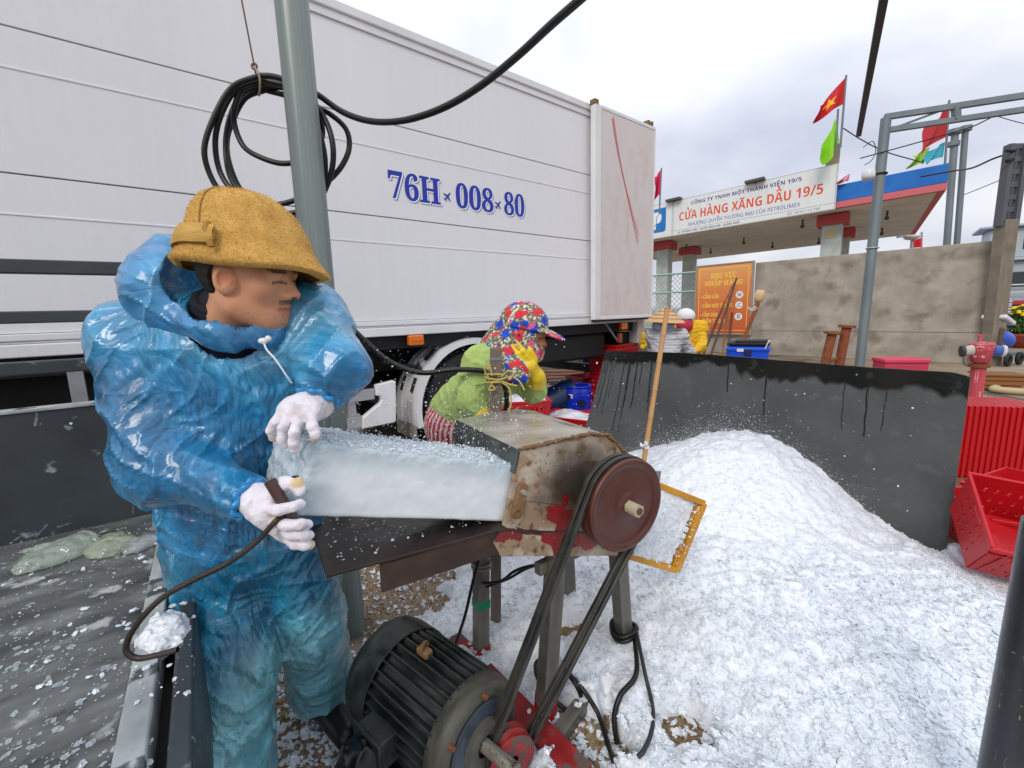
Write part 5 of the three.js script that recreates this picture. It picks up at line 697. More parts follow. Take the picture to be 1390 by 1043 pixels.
  const b0 = Q(1008, 475, 8.6), q0 = Q(1029, 412, 8.9), fl = thing('float_pole', 'leaning pole with a cream foam float tied to its top', 'pole', V(b0.x - 0.3, 0, b0.z)); wpart(fl, 'pole', rod(V(b0.x - 0.25, 0, b0.z), q0, 0.04, 8), M.rust); const fq = Q(1031, 402, 8.9); wpart(fl, 'float', place(new THREE.LatheGeometry([[0, -0.13], [0.06, -0.12], [0.09, -0.06], [0.095, 0.03], [0.07, 0.11], [0, 0.125]].map((p2) => new THREE.Vector2(...p2)), 20), fq.x, fq.y, fq.z, 0, 0, -0.2), plain(0xcfae86, 0.8)); wpart(fl, 'string', tube([Q(1026, 416, 8.85), Q(1020, 420, 8.85), Q(1014, 416, 8.85), Q(1021, 422, 8.85), Q(1028, 418, 8.85)], 0.012, 20, 5), plain(0xd8d0bd, 0.8));
}
{ // blue tub, tarp, pipes, chest, hydrant, post with lamp
  const z = 7.6, c = Q(1015, 480, z), t = thing('blue_tub', 'square blue plastic tub with a black cover in front of the concrete wall', 'tub', V(c.x, 0.25, c.z), -0.5), yt = Q(1015, 464, z).y; part(t, 'body', mg([bb(-0.31, 0.31, 0, yt - 0.31, -0.25, 0.25, 0.04), bb(-0.33, 0.33, yt - 0.40, yt - 0.33, -0.27, 0.27, 0.02)]), plain(0x0b4fd8, 0.35)); part(t, 'cover', mg([bb(-0.32, 0.32, yt - 0.30, yt - 0.25, -0.26, 0.26, 0.02), bb(-0.2, 0.3, yt - 0.25, yt - 0.22, -0.2, 0.2, 0.02)]), M.black); part(t, 'buckle', bb(-0.05, 0.06, yt - 0.46, yt - 0.36, 0.25, 0.29, 0.01), plain(0x10204c, 0.4)); part(t, 'sticker', mg([bb(-0.16, -0.06, yt - 0.40, yt - 0.35, 0.27, 0.275, 0)]), plain(0xe2e6ea, 0.5)); part(t, 'handle', tube([V(0.25, yt - 0.35, 0.28), V(0.3, yt - 0.22, 0.29), V(0.33, yt - 0.24, 0.2)], 0.012, 16, 6), plain(0xd8dadd, 0.4));
  const pl = thing('pallet', 'low grey stand under the blue tub', 'stand', V(c.x, 0, c.z), -0.5); for (const x of [-0.25, 0, 0.25]) part(pl, 'runner', bb(x - 0.04, x + 0.04, 0, 0.2, -0.25, 0.25), M.wood); for (const q of [-0.2, 0, 0.2]) part(pl, 'board', bb(-0.32, 0.32, 0.2, 0.245, q - 0.07, q + 0.07), M.wood);
  const tp = Q(1040, 486, 7.4), f0 = cap(V(tp.x - 0.2, 0.1, tp.z), V(tp.x + 0.22, 0.12, tp.z + 0.05), 0.14, 0.12), f1 = cap(V(tp.x, 0.1, tp.z), V(tp.x + 0.0, tp.y - 0.08, tp.z), 0.16, 0.07); solo('blue_tarp', sdfGeo((x, y, zz) => smin(f0(x, y, zz), f1(x, y, zz), 0.1) + 0.03 * (1 - Math.abs(n3(x * 9, y * 5, zz * 9))) - 0.015, V(tp.x - 0.5, -0.05, tp.z - 0.35), V(tp.x + 0.5, tp.y + 0.12, tp.z + 0.35), 0.018), plain(0x0d6fd6, 0.45), 'crumpled blue tarp heaped beside the blue tub', 'tarp');
  const zp = 9.0; [[1122, 1130, 452, 'shorter leaning rusty flanged pipe, left of the taller one'], [1142, 1150, 443, 'taller rusty flanged pipe beside the steel post with the lamp']].forEach(([xb, xt, y, lab], i) => { const b = V(Q(xb - 6, 520, zp).x, 0, -zp), q = Q(xt, y, zp), p = thing('rusty_pipe', lab, 'pipe', b, 0, 'rusty flanged pipes'); wpart(p, 'pipe', rod(b, q, 0.085, 16), M.rust); const d = q.clone().sub(b).normalize(); wpart(p, 'flange', rod(q.clone().addScaledVector(d, -0.03), q.clone().addScaledVector(d, 0.02), 0.15, 20), M.rust); });
  solo('pipe_brace', rod(Q(1126, 492, zp), Q(1143, 482, zp), 0.03, 8), M.rust, 'thin rusty brace between the two rusty pipes', 'brace');
  const rc = Q(1222, 492, 8.2), ch = thing('red_chest', 'flat pinkish red chest at the foot of the concrete wall', 'chest', V(rc.x, 0, rc.z), -0.25), ry = Q(1222, 486, 8.2).y; part(ch, 'chest', bb(-0.34, 0.34, 0, ry - 0.08, -0.22, 0.22, 0.02), plain(0xc23a55, 0.5)); part(ch, 'lid', bb(-0.36, 0.36, ry - 0.08, ry, -0.24, 0.24, 0.025), plain(0xd2405f, 0.45));
  // fire hydrant
  const hp = Q(1326, 520, 4.4), H = thing('fire_hydrant', 'faded red fire hydrant with grey caps behind the nested crates', 'hydrant', V(hp.x, 0, hp.z), -0.3), hm = surf(0xa83a44, 0xcf5560, { size: 0.3, freq: 8, r: 0.6, spot: 0xd9c9c2, spotF: 12, spotT: 0.16, bump: 0.001 }), ht = Q(1326, 468, 4.4).y;
  H.scale.set(0.68, 1, 0.68); part(H, 'barrel', mg([place(new THREE.LatheGeometry([[0.0, 0], [0.13, 0], [0.13, 0.03], [0.085, 0.04], [0.085, ht - 0.22], [0.0, ht - 0.22]].map((p) => new THREE.Vector2(...p)), 28), 0, 0, 0)]), hm); part(H, 'flange', place(new THREE.CylinderGeometry(0.12, 0.12, 0.035, 28), 0, ht - 0.21, 0), M.rust);
  part(H, 'head', place(new THREE.LatheGeometry([[0.06, ht - 0.19], [0.11, ht - 0.17], [0.135, ht - 0.06], [0.14, ht], [0.12, ht + 0.02], [0, ht + 0.03]].map((p) => new THREE.Vector2(...p)), 28), 0, 0, 0), hm); part(H, 'spindle', mg([place(new THREE.CylinderGeometry(0.02, 0.025, 0.07, 8), -0.03, ht + 0.06, 0), box(0.12, 0.015, 0.02, -0.03, ht + 0.09, 0, 0.004)]), hm);
  for (const s of [-1, 1]) { const a = part(H, 'outlet', place(new THREE.CylinderGeometry(0.055, 0.045, 0.11, 16), s * 0.17, ht - 0.06, 0.03, 0, 0, s * 1.45), plain(s < 0 ? 0xb9b6b0 : 0x3f63b4, 0.5)); part(a, 'cap', place(new THREE.CylinderGeometry(0.058, 0.058, 0.04, 16), s * 0.235, ht - 0.065, 0.03, 0, 0, s * 1.45), plain(s < 0 ? 0x3b3b3d : 0xc9ccd2, 0.5)); }
  part(H, 'cap_chain', tube([V(-0.22, ht - 0.1, 0.03), V(-0.2, ht - 0.2, 0.05), V(-0.12, ht - 0.19, 0.08)], 0.006, 20, 5), plain(0x3b3b3d, 0.6));
  // steel post with truss
  const pb = Q(1167, 490, 4.98), tp2 = Q(1174, 180, 5.36), P = thing('frame_post', 'thin grey steel post carrying the roof frame and a white lamp', 'post', V(pb.x, 0, pb.z)); wpart(P, 'post', rod(V(pb.x, 0, pb.z), V(pb.x + 0.03, tp2.y, pb.z), 0.047, 16), M.galvDark);
  const lq = onPlane(1174, 240, V(0, 0, pb.z), V(0, 0, 1)); wpart(P, 'lamp_housing', place(new THREE.LatheGeometry([[0, -0.05], [0.05, -0.045], [0.06, -0.01], [0.056, 0.04], [0.03, 0.06], [0, 0.062]].map((p) => new THREE.Vector2(...p)), 20), lq.x + 0.0, lq.y, lq.z + 0.05), plain(0xd8dadc, 0.35)); wpart(P, 'clamp', place(new THREE.TorusGeometry(0.055, 0.008, 6, 16), pb.x + 0.02, 1.98, pb.z, Math.PI / 2), M.alu); wpart(P, 'clamp', place(new THREE.TorusGeometry(0.052, 0.012, 6, 16), pb.x + 0.03, tp2.y - 0.55, pb.z, Math.PI / 2), M.black);
  const A = V(pb.x + 0.03, onPlane(1174, 178, V(0, 0, pb.z), V(0, 0, 1)).y, pb.z), A2 = V(A.x - 0.02, onPlane(1172, 160, V(0, 0, pb.z), V(0, 0, 1)).y, pb.z), fr = thing('roof_frame', 'dark grey steel roof frame reaching across the sky at the upper right', 'roof frame', V(A.x, A.y, A.z)), B1 = onY(1390, 149, A.y), B2 = onY(1390, 130, A2.y), ext = (a, b, k) => a.clone().add(b.clone().sub(a).multiplyScalar(k));
  wpart(fr, 'chord', bar(A, ext(A, B1, 2.2), 0.05, 0.05), M.galvDark); wpart(fr, 'chord', bar(A2, ext(A2, B2, 2.2), 0.05, 0.055), M.galvDark); const s0 = ext(A, B1, 0.54), s1 = ext(A2, B2, 0.535); wpart(fr, 'strut', bar(s0, s1, 0.05, 0.06, V(1, 0, 0)), M.galvDark); wpart(fr, 'brace', rod(ext(A, B1, 0.03), ext(A2, B2, 0.5), 0.011, 6), M.galvDark); wpart(fr, 'brace', rod(ext(A2, B2, 0.56), ext(A, B1, 1.9).setY(A2.y - 0.03), 0.011, 6), M.galvDark);
  const e0 = Q(1166, 182, 4.9), e1 = onY(1201, -8, e0.y + 0.05); wpart(fr, 'edge_beam', bar(e0, ext(e0, e1, 1.5), 0.045, 0.055), plain(0x2f3134, 0.5));
}
const CB = 5.0, C1 = onY(1285, 258, CB), C2 = onY(882, 325, CB), CDr = C2.clone().sub(C1).normalize(), CNm = V(CDr.z, 0, -CDr.x); if (CNm.dot(EYE.clone().sub(C1)) < 0) CNm.negate();
{ // filling station canopy
  const bas = new THREE.Matrix4().makeBasis(CDr.clone().negate(), V(0, 1, 0), V(-0.625, 0, 0.781)).setPosition(C1), ca = (px, py, o = 0) => { const p = onPlane(px, py, C1.clone().addScaledVector(CNm, o), CNm), q = p.clone().applyMatrix4(bas.clone().invert()); return [q.x, q.y]; }; // x to the right, so negative along the front
  const t = thing('station_canopy', 'flat filling station canopy with blue and pink edge on white columns', 'canopy', C1.clone().setY(0));
  const L = 15, ftop = ca(1288, 221)[1], B = (x0, x1, y0, y1, z0, z1, r = 0.02) => bb(x0, x1, y0, y1, z0, z1, r).applyMatrix4(bas);
  const py = ca(1286, 270)[1], pinkTop = ftop * 0.28;
  wpart(t, 'blue_edge', mg([B(-L, 0, pinkTop, ftop, -0.2, 0), B(-0.2, 0.0, pinkTop, ftop, -12.5, -0.2)]), surf(0x0b63b8, 0x1c78cc, { size: 3, freq: 1.5, r: 0.5, spot: 0x86b4da, spotF: 0.9, spotT: 0.27 })); wpart(t, 'pink_edge', mg([B(-L, 0.004, 0, pinkTop - 0.002, -0.2, 0.01), B(-0.2, 0.004, 0, pinkTop - 0.002, -12.5, -0.2)]), plain(0xcf6a70, 0.6));
  wpart(t, 'soffit', B(-L, -0.02, 0.02, 0.1, -12.5, -0.21), surf(0xd9d6d0, 0xecebe7, { size: 4, freq: 0.8, amt: 1, r: 0.8, spot: 0xbdb5aa, spotF: 1.1, spotT: 0.2, spotW: 0.4 })); wpart(t, 'roof', B(-L, -0.21, 0.3, 0.4, -12.5, -0.21), plain(0x9a9a98, 0.7));
  const cm = surf(0xa9b5b0, 0xc9d2cd, { size: 2, freq: 3, r: 0.5 });
  for (const [px, o] of [[1129, -1.6], [903, -1.8], [938, -5.4], [1142, -6.5]]) { const x = ca(px, 330, o)[0], w = 0.36; const c = wpart(t, 'column', B(x - w, x + w, -CB, -0.02, o - w, o + w), cm); wpart(c, 'capital', B(x - w - 0.2, x + w + 0.2, -0.42, -0.02, o - w - 0.2, o + w + 0.2), plain(0xc04a4c, 0.6)); if (px === 1129) wpart(c, 'plate', B(x - 0.22, x + 0.14, -0.95, -0.62, o + w, o + w + 0.02), plain(0xc9b98a, 0.6)); }
  let k = 0; for (const [px, y] of [[932, 336], [965, 341], [1010, 327], [1049, 333], [1090, 303], [1112, 327], [1205, 291], [1198, 314]]) { const q = onY(px, y - 4, CB); const b = wpart(t, 'bulb', mg([rod(q.clone().setY(CB + 0.02), q.clone().setY(CB - 0.22), 0.04, 8), place(new THREE.SphereGeometry(0.085, 12, 10), q.x, CB - 0.26, q.z)]), plain(0x55524c, 0.4)); k++; }
  // sign boards
  const x0 = ca(913, 300, 0.15)[0], x1 = ca(1136, 260, 0.15)[0], yb = (ca(913, 318, 0.15)[1] + ca(1134, 287, 0.15)[1]) / 2, yt = (ca(913, 268, 0.15)[1] + ca(1136, 229, 0.15)[1]) / 2, W = x1 - x0, H = yt - yb;
  const s = thing('station_sign', 'long white filling station sign with orange and blue lettering', 'sign', C1.clone().setY(CB));
  const tx = canvasTex(2000, Math.round(2000 * H / W), (c, w, h) => {
    c.fillStyle = '#e4e8e8'; c.fillRect(0, 0, w, h); const r = rng(8); for (let i = 0; i < 90; i++) { c.fillStyle = `rgba(150,150,140,${0.02 + r() * 0.04})`; c.fillRect(r() * w, r() * h * 0.4, 4 + r() * 20, 60 + r() * h * 0.6); }
    c.strokeStyle = '#8f959a'; c.lineWidth = 5; c.strokeRect(6, 6, w - 12, h - 12); c.beginPath(); c.moveTo(0, h * 0.86); c.lineTo(w, h * 0.86); c.stroke();
    const put = (str, x, y, wd, hgt, col, f = 'sans-serif', b = 'bold ') => vtext(c, str, x, y, wd, hgt, col, f, b);
    put('CÔNG TY TNHH MỘT THÀNH VIÊN 19/5', w * 0.135, h * 0.21, w * 0.69, h * 0.095, '#2a2f7c'); put('CỬA HÀNG XĂNG DẦU 19/5', w * 0.045, h * 0.60, w * 0.895, h * 0.235, '#e2562f'); put('NHƯỢNG QUYỀN THƯƠNG MẠI CỦA PETROLIMEX', w * 0.12, h * 0.80, w * 0.705, h * 0.10, '#343c9a', 'sans-serif', ''); put('ĐC: XÃ BÌNH CHÂU - HUYỆN BÌNH SƠN - QUẢNG NGÃI', w * 0.04, h * 0.955, w * 0.44, h * 0.055, '#3c4650'); put('ĐT: 0914.113.790', w * 0.76, h * 0.955, w * 0.17, h * 0.055, '#3c4650', 'sans-serif', '');
  });
  wpart(s, 'board', B(x0 - 1.9, x1, yb, yt, 0.06, 0.14), plain(0xd4d8d8, 0.5)); const pw = (xa, xb) => new THREE.PlaneGeometry(xb - xa, H).translate((xa + xb) / 2, (yb + yt) / 2, 0.146).applyMatrix4(bas);
  wpart(s, 'lettering', pw(x0 + 0.02, x1 - 0.02), new THREE.MeshPhysicalMaterial({ map: tx, roughness: 0.45 }), 'orange and blue lettering');
  const lg = canvasTex(600, Math.round(600 * H / 1.9), (c, w, h) => { c.fillStyle = '#e4e8e8'; c.fillRect(0, 0, w, h); c.strokeStyle = '#9aa0a4'; c.lineWidth = 5; c.strokeRect(4, 4, w - 8, h - 8); const q = w * 0.62, x = w * 0.19, y = h * 0.12; c.fillStyle = '#1277c4'; c.beginPath(); c.moveTo(x + 60, y); c.lineTo(x + q, y); c.lineTo(x + q, y + q - 60); c.quadraticCurveTo(x + q, y + q, x + q - 60, y + q); c.lineTo(x, y + q); c.lineTo(x, y + 60); c.quadraticCurveTo(x, y, x + 60, y); c.fill(); c.fillStyle = '#eef1f2'; c.beginPath(); c.moveTo(x + q * 0.28, y + q * 0.88); c.lineTo(x + q * 0.28, y + q * 0.3); c.quadraticCurveTo(x + q * 0.3, y + q * 0.14, x + q * 0.55, y + q * 0.14); c.quadraticCurveTo(x + q * 0.8, y + q * 0.16, x + q * 0.78, y + q * 0.42); c.quadraticCurveTo(x + q * 0.76, y + q * 0.62, x + q * 0.52, y + q * 0.62); c.lineTo(x + q * 0.5, y + q * 0.88); c.fill(); c.strokeStyle = '#1277c4'; c.lineWidth = 12; c.beginPath(); c.moveTo(x + q * 0.72, y + q * 0.2); c.bezierCurveTo(x + q * 0.3, y + q * 0.45, x + q * 0.75, y + q * 0.5, x + q * 0.4, y + q * 0.74); c.stroke(); c.fillStyle = '#2b6fb0'; c.font = 'bold 62px sans-serif'; c.textAlign = 'center'; c.fillText('PETROLIMEX', w / 2, h * 0.8, w * 0.9); });
  wpart(s, 'logo', pw(x0 - 1.88, x0 - 0.02), new THREE.MeshPhysicalMaterial({ map: lg, roughness: 0.45 }), 'blue square logo with a white letter P');
  for (const px of [916, 1025]) { const x = ca(px, 260, 0.15)[0]; wpart(s, 'sign_lamp', mg([B(x - 0.4, x + 0.4, yt - 0.02, yt + 0.09, 0.0, 0.45), B(x - 0.05, x + 0.05, yt - 0.05, yt + 0.02, -0.2, 0.2)]), plain(0x55524e, 0.5)); }
}
{ // flags, poles, wires
  const flag = (name, label, pts, z, col, o = {}) => { // corners: top hoist, bottom hoist, bottom fly, top fly
    const q = pts.map(([x, y]) => Q(x, y, z)), t = thing(name, label, 'flag', Q(o.pole ? o.pole[0][0] : pts[1][0], o.pole ? o.pole[0][1] : pts[1][1], z)), fn = (u, v) => { const a = q[1].clone().lerp(q[0], v), b = q[2].clone().lerp(q[3], v), p = a.lerp(b, u); p.z += 0.22 * Math.sin(u * 7 + v * 3 + pts[0][0]) * u; p.y += 0.08 * Math.sin(u * 6 + v) * u; return p; };
    wpart(t, 'cloth', thickSheet(24, 14, fn, 0.008), col.isTexture ? new THREE.MeshPhysicalMaterial({ map: col, roughness: 0.7, side: THREE.DoubleSide }) : plain(col, 0.7, { transmission: 0.25, side: THREE.DoubleSide }));
    if (o.pole) wpart(t, 'pole', rod(Q(...o.pole[0], z), Q(...o.pole[1], z), 0.035, 6), M.galvDark); };
  const star = canvasTex(300, 200, (c, w, h) => { c.fillStyle = '#c3141d'; c.fillRect(0, 0, w, h); c.fillStyle = '#f2b61c'; c.beginPath(); for (let i = 0; i < 10; i++) { const a = -Math.PI / 2 + (i * Math.PI) / 5, r = i % 2 ? 23 : 60; c.lineTo(w / 2 + Math.cos(a) * r, h / 2 + Math.sin(a) * r); } c.fill(); });
  flag('star_flag', 'red flag with a yellow star flying highest above the sign', [[1148, 105], [1145, 141], [1108, 164], [1108, 150]], 17.5, star, { pole: [[1141, 200], [1149, 102]] });
  flag('lime_flag', 'bright lime green flag drooping from the pole under the star flag', [[1134, 161], [1140, 192], [1121, 222], [1115, 205]], 17.4, 0x9be81a, { pole: [[1135, 200], [1138, 148]] });
  flag('red_flag', 'large plain red flag behind the roof frame', [[1289, 138], [1284, 186], [1243, 210], [1262, 172]], 17, 0xc0121c, { pole: [[1283, 225], [1289, 136]] });
  flag('cyan_flag', 'light blue flag hanging under the large red flag', [[1283, 193], [1280, 213], [1250, 224], [1258, 206]], 17.1, 0x3fb6cf); flag('yellow_green_flag', 'pale yellow green flag left of the light blue flag', [[1262, 200], [1254, 222], [1233, 226], [1236, 215]], 17.2, 0xb8e03c);
  flag('pink_flag', 'narrow bright pink flag just right of the truck door', [[898, 230], [896, 264], [888, 271], [887, 243]], 21, 0xe01a5c, { pole: [[895, 290], [898, 228]] }); flag('small_pink_flag', 'tip of a pale pink flag above the blue canopy edge', [[1154, 236], [1152, 246], [1138, 248], [1142, 243]], 17.6, 0xe79bb4);
  const cp = Q(1133, 196, 19.3), cb = Q(1128, 250, 19.3); solo('concrete_post', mg([bb(cb.x - 0.2, cp.x + 0.17, CB + 0.35, cp.y, cp.z - 0.15, cp.z + 0.15, 0.03)]), surf(0x6f6650, 0x8d836a, { size: 2, freq: 3, r: 0.9 }), 'square concrete post carrying the star flag and lime flag', 'post');
  for (const [px, y, w] of [[1297, 178, 0.085], [1311, 174, 0.075]]) { const z = 13.5, q = Q(px, y, z), b = Q(px - 4, 330, z), p = thing('steel_pipe', px < 1300 ? 'left of the two tall grey pipes behind the concrete wall' : 'right of the two tall grey pipes behind the concrete wall', 'pipe', V(b.x, 0, b.z), 0, 'tall grey pipes behind the wall'); wpart(p, 'pipe', rod(V(b.x, 0, b.z), q, w, 14), M.galvDark); wpart(p, 'cap', rod(q.clone().setY(q.y - 0.08), q.clone().setY(q.y + 0.05), w + 0.07, 14), M.galvDark); if (px < 1300) wpart(p, 'collar', rod(q.clone().setY(q.y - 0.4), q.clone().setY(q.y - 0.28), w + 0.05, 14), M.galvDark); }
  // utility pole of concrete with a slotted top
  const z = 9.25, t0 = Q(1381, 196, z), tm = Q(1366, 306, z), b0 = V(WR.x - 0.02, 0, -9.3), up = thing('utility_pole', 'concrete utility pole with a slotted upper part at the end of the wall', 'utility pole', b0), cm = surf(0x6f675a, 0x938a7b, { size: 2, freq: 3, r: 0.85, streak: 0.3, bump: 0.002 });
  const dir = t0.clone().sub(tm).normalize(), P = (k, s, o = 0) => tm.clone().addScaledVector(dir, k).add(V(s, 0, o)), hl = t0.clone().sub(tm).length();
  wpart(up, 'lower_shaft', bar(b0, tm.clone().addScaledVector(dir, 0.1), 0.27, 0.22, V(0, 0, 1), 0.01), cm); for (const s of [-0.14, 0.14]) wpart(up, 'upright', bar(P(-0.02, s), P(hl, s), 0.09, 0.16, V(0, 0, 1), 0.008), plain(0x565a60, 0.7)); wpart(up, 'web', bar(P(0, 0), P(hl, 0), 0.06, 0.06, V(0, 0, 1), 0.005), plain(0x4c5056, 0.7));
  for (let k = 0; k < 7; k++) wpart(up, 'rung', bar(P(0.06 + k * (hl - 0.1) / 6, -0.17), P(0.06 + k * (hl - 0.1) / 6, 0.17), 0.1, 0.07, V(0, 0, 1), 0.006), plain(0x565a60, 0.7));
  wpart(up, 'insulator', mg([rod(P(hl - 0.15, -0.15, 0.1), P(hl - 0.15, -0.32, 0.12), 0.03, 8), rod(P(hl - 0.3, -0.15, 0.1), P(hl - 0.34, -0.28, 0.12), 0.035, 8)]), M.black);
  const wire = (label, pts, r) => solo(numbered('wire').replace(/^wire$/, 'overhead_wire').replace('wire_', 'overhead_wire_'), tube(pts.map(([x, y, zz]) => Q(x, y, zz)), r, 40, 5), M.cable, label, 'wire');
  wire('thick black wire sagging from the utility pole to the grey pipes', [[1378, 206, 9.2], [1350, 215, 9.6], [1320, 228, 10.2], [1295, 232, 10.8], [1250, 240, 11.5]], 0.02); wire('thin wire from the lamp post up to the roof frame', [[1168, 215, 4.97], [1230, 198, 4.9], [1290, 181, 4.8], [1320, 172, 4.75], [1345, 160, 4.7]], 0.006); wire('thin wire running from the flag pole down to the red flag', [[1145, 174, 17.5], [1165, 187, 17.3], [1200, 205, 17.2], [1250, 220, 17]], 0.02); wire('thin wire looped beside the lamp post', [[1172, 200, 4.95], [1185, 192, 4.95], [1189, 205, 4.95], [1183, 218, 4.95], [1174, 224, 4.95]], 0.004); wire('thin distant wire low in the sky beside the utility pole', [[1300, 268, 14], [1330, 256, 14], [1362, 243, 14], [1400, 228, 14]], 0.012);
  wire('pale purple wire at the upper right corner under the roof frame', [[1355, 158, 6], [1375, 164, 6], [1400, 170, 6]], 0.005);
}
{ // quay at the right: flower pot, moored boat, floats
  const pp = onY(1386, 472, 0), t = thing('flower_pot', 'terracotta pot with a round bush and yellow flowers at the right edge', 'potted plant', pp); part(t, 'pot', new THREE.LatheGeometry([[0, 0], [0.3, 0], [0.42, 0.3], [0.47, 0.34], [0.47, 0.4], [0.42, 0.4], [0.36, 0.2], [0, 0.18]].map((p) => new THREE.Vector2(...p)), 32), plain(0x9a3f30, 0.8));
  const r = rng(77), lf = new THREE.SphereGeometry(1, 5, 3), ls = [], fs = []; for (let i = 0; i < 900; i++) { const a = r() * 6.283, c = r() * 2 - 1, R = 0.42 * Math.cbrt(0.3 + 0.7 * r()), s = Math.sqrt(1 - c * c), k = 0.035 + r() * 0.03; ls.push(place(lf.clone().scale(k, k * 0.25, k * 0.6), Math.cos(a) * s * R, 0.72 + c * R * 0.95, Math.sin(a) * s * R, r() * 3, r() * 6, r() * 3)); } for (let i = 0; i < 60; i++) { const a = r() * 6.283, c = 0.35 + 0.65 * r(), s = Math.sqrt(1 - c * c); fs.push(place(new THREE.SphereGeometry(0.06, 8, 5).scale(1, 0.6, 1), Math.cos(a) * s * 0.46, 0.74 + c * 0.45, Math.sin(a) * s * 0.46)); }
  part(t, 'foliage', mg(ls), plain(0x3f6b1f, 0.7)).userData.kind = 'stuff'; part(t, 'flowers', mg(fs), plain(0xe8c416, 0.6)).userData.kind = 'stuff';
  // boat
  const z = 24, bp = Q(1385, 470, z), b = thing('fishing_boat', 'grey blue fishing boat moored behind the wall at the right', 'boat', V(bp.x + 3, -0.6, bp.z), -0.7), hull = plain(0x2c5a78, 0.5), cab = plain(0xa9b4bd, 0.5), dk = plain(0x2e3a44, 0.4);
  const sec = [[-7, 0.5, 2.0], [-5, 1.6, 1.9], [0, 2.0, 1.8], [5, 2.0, 1.9], [8, 0.15, 2.9]]; const g = sheetGeo(20, 12, (u, v) => { const k = u * 4, i = Math.min(3, Math.floor(k)), f = k - i, x = lerp(sec[i][0], sec[i + 1][0], f), w = lerp(sec[i][1], sec[i + 1][1], f), h = lerp(sec[i][2], sec[i + 1][2], f), a = (v - 0.5) * Math.PI; return V(x, h - Math.cos(a) * h, Math.sin(a) * w); }); part(b, 'hull', g, new THREE.MeshPhysicalMaterial({ color: 0x2c5a78, side: THREE.DoubleSide, roughness: 0.5 })); part(b, 'red_strake', mg([bb(-5, 5, 1.65, 1.85, 1.9, 2.05), bb(-5, 5, 1.65, 1.85, -2.05, -1.9)]), plain(0xb02a33, 0.5)); part(b, 'deck', bb(-6, 6, 1.75, 1.8, -1.8, 1.8), cab);
  part(b, 'cabin', mg([bb(-5, 2, 1.8, 4.0, -1.5, 1.5, 0.1), bb(-5.6, 2.6, 4.0, 4.15, -1.8, 1.8, 0.05), bb(-4, 0.5, 4.15, 5.8, -1.3, 1.3, 0.1), bb(-4.4, 1.2, 5.8, 5.95, -1.6, 1.6, 0.05)]), cab); for (let k = 0; k < 4; k++) { part(b, 'window', bb(-3.7 + k * 1.05, -2.95 + k * 1.05, 4.6, 5.4, 1.28, 1.33, 0.03), dk); part(b, 'window', bb(-4.6 + k * 1.5, -3.6 + k * 1.5, 2.6, 3.4, 1.48, 1.53, 0.03), dk); }
  part(b, 'roof_tank', place(new THREE.SphereGeometry(0.55, 16, 12), -1, 6.4, 0.4), plain(0xd9d4cf, 0.6)); part(b, 'roof_tank', place(new THREE.SphereGeometry(0.4, 16, 12), 0.2, 6.3, 0.6), plain(0xe4ddd2, 0.6)); part(b, 'blue_canvas', bb(-6, -4.6, 3.6, 4.2, -1.6, 1.7, 0.15), plain(0x2f8fce, 0.6)); part(b, 'mast', rod(V(1.6, 4, 0), V(1.6, 11, 0), 0.07, 8), cab); part(b, 'rail', mg([rod(V(-5, 2.7, 1.8), V(5.5, 2.7, 1.8), 0.04, 6), rod(V(-5, 2.3, 1.8), V(5.5, 2.3, 1.8), 0.03, 6)]), plain(0xd9d9d6, 0.5));
  // tops of another boat over the wall with a small red flag
  const q = Q(1240, 326, 26), mt = thing('boat_radar', 'white radar mast of a boat showing over the concrete wall', 'radar mast', V(q.x, 0, q.z)); wpart(mt, 'mast', rod(V(q.x, 0, q.z), V(q.x, q.y + 0.5, q.z), 0.12, 8), cab); wpart(mt, 'dome', place(new THREE.SphereGeometry(0.4, 16, 10).scale(1, 0.5, 1), q.x - 0.1, q.y + 0.2, q.z), plain(0xdadada, 0.5)); wpart(mt, 'antenna', rod(Q(1218, 322, 26), Q(1250, 317, 26), 0.06, 6), cab);
  const fq = [[1251, 322], [1251, 336], [1241, 336], [1241, 327]].map(([x, y]) => Q(x, y, 25)), fl = thing('boat_flag', 'small red flag of a boat showing over the concrete wall', 'flag', Q(1251, 336, 25)); wpart(fl, 'cloth', thickSheet(8, 6, (u, v) => fq[1].clone().lerp(fq[0], v).lerp(fq[2].clone().lerp(fq[3], v), u).add(V(0, 0, 0.1 * Math.sin(u * 6))), 0.01), plain(0xd2202c, 0.6)); wpart(fl, 'pole', rod(Q(1251, 345, 25), Q(1252, 315, 25), 0.04, 6), cab);
  // coil of pale pipe and hand cart on the quay
  const hq = onY(1372, 522, 0), hs = thing('pale_hose', 'pale cream hose lying in curves on the quay at the right', 'hose', hq); wpart(hs, 'hose', tube([[1345, 520], [1365, 516], [1390, 517], [1410, 522], [1390, 527], [1365, 525], [1350, 529], [1400, 533]].map(([x, y]) => onY(x, y, 0.05)), 0.05, 60, 8), plain(0xb9a782, 0.7));
  const wq = onY(1352, 528, 0), wb = thing('wooden_box', 'small brown wooden box on the quay behind the hydrant', 'box', wq, -0.4); part(wb, 'box', mg([bb(-0.25, 0.25, 0, 0.22, -0.2, 0.2, 0.01), bb(-0.27, 0.27, 0.22, 0.25, -0.22, 0.22, 0.008)]), plain(0x7d5128, 0.8)); for (let k = 0; k < 3; k++) part(wb, 'slat', bb(-0.26, 0.26, 0.02 + k * 0.07, 0.07 + k * 0.07, 0.2, 0.215), plain(0x8c5c30, 0.8));
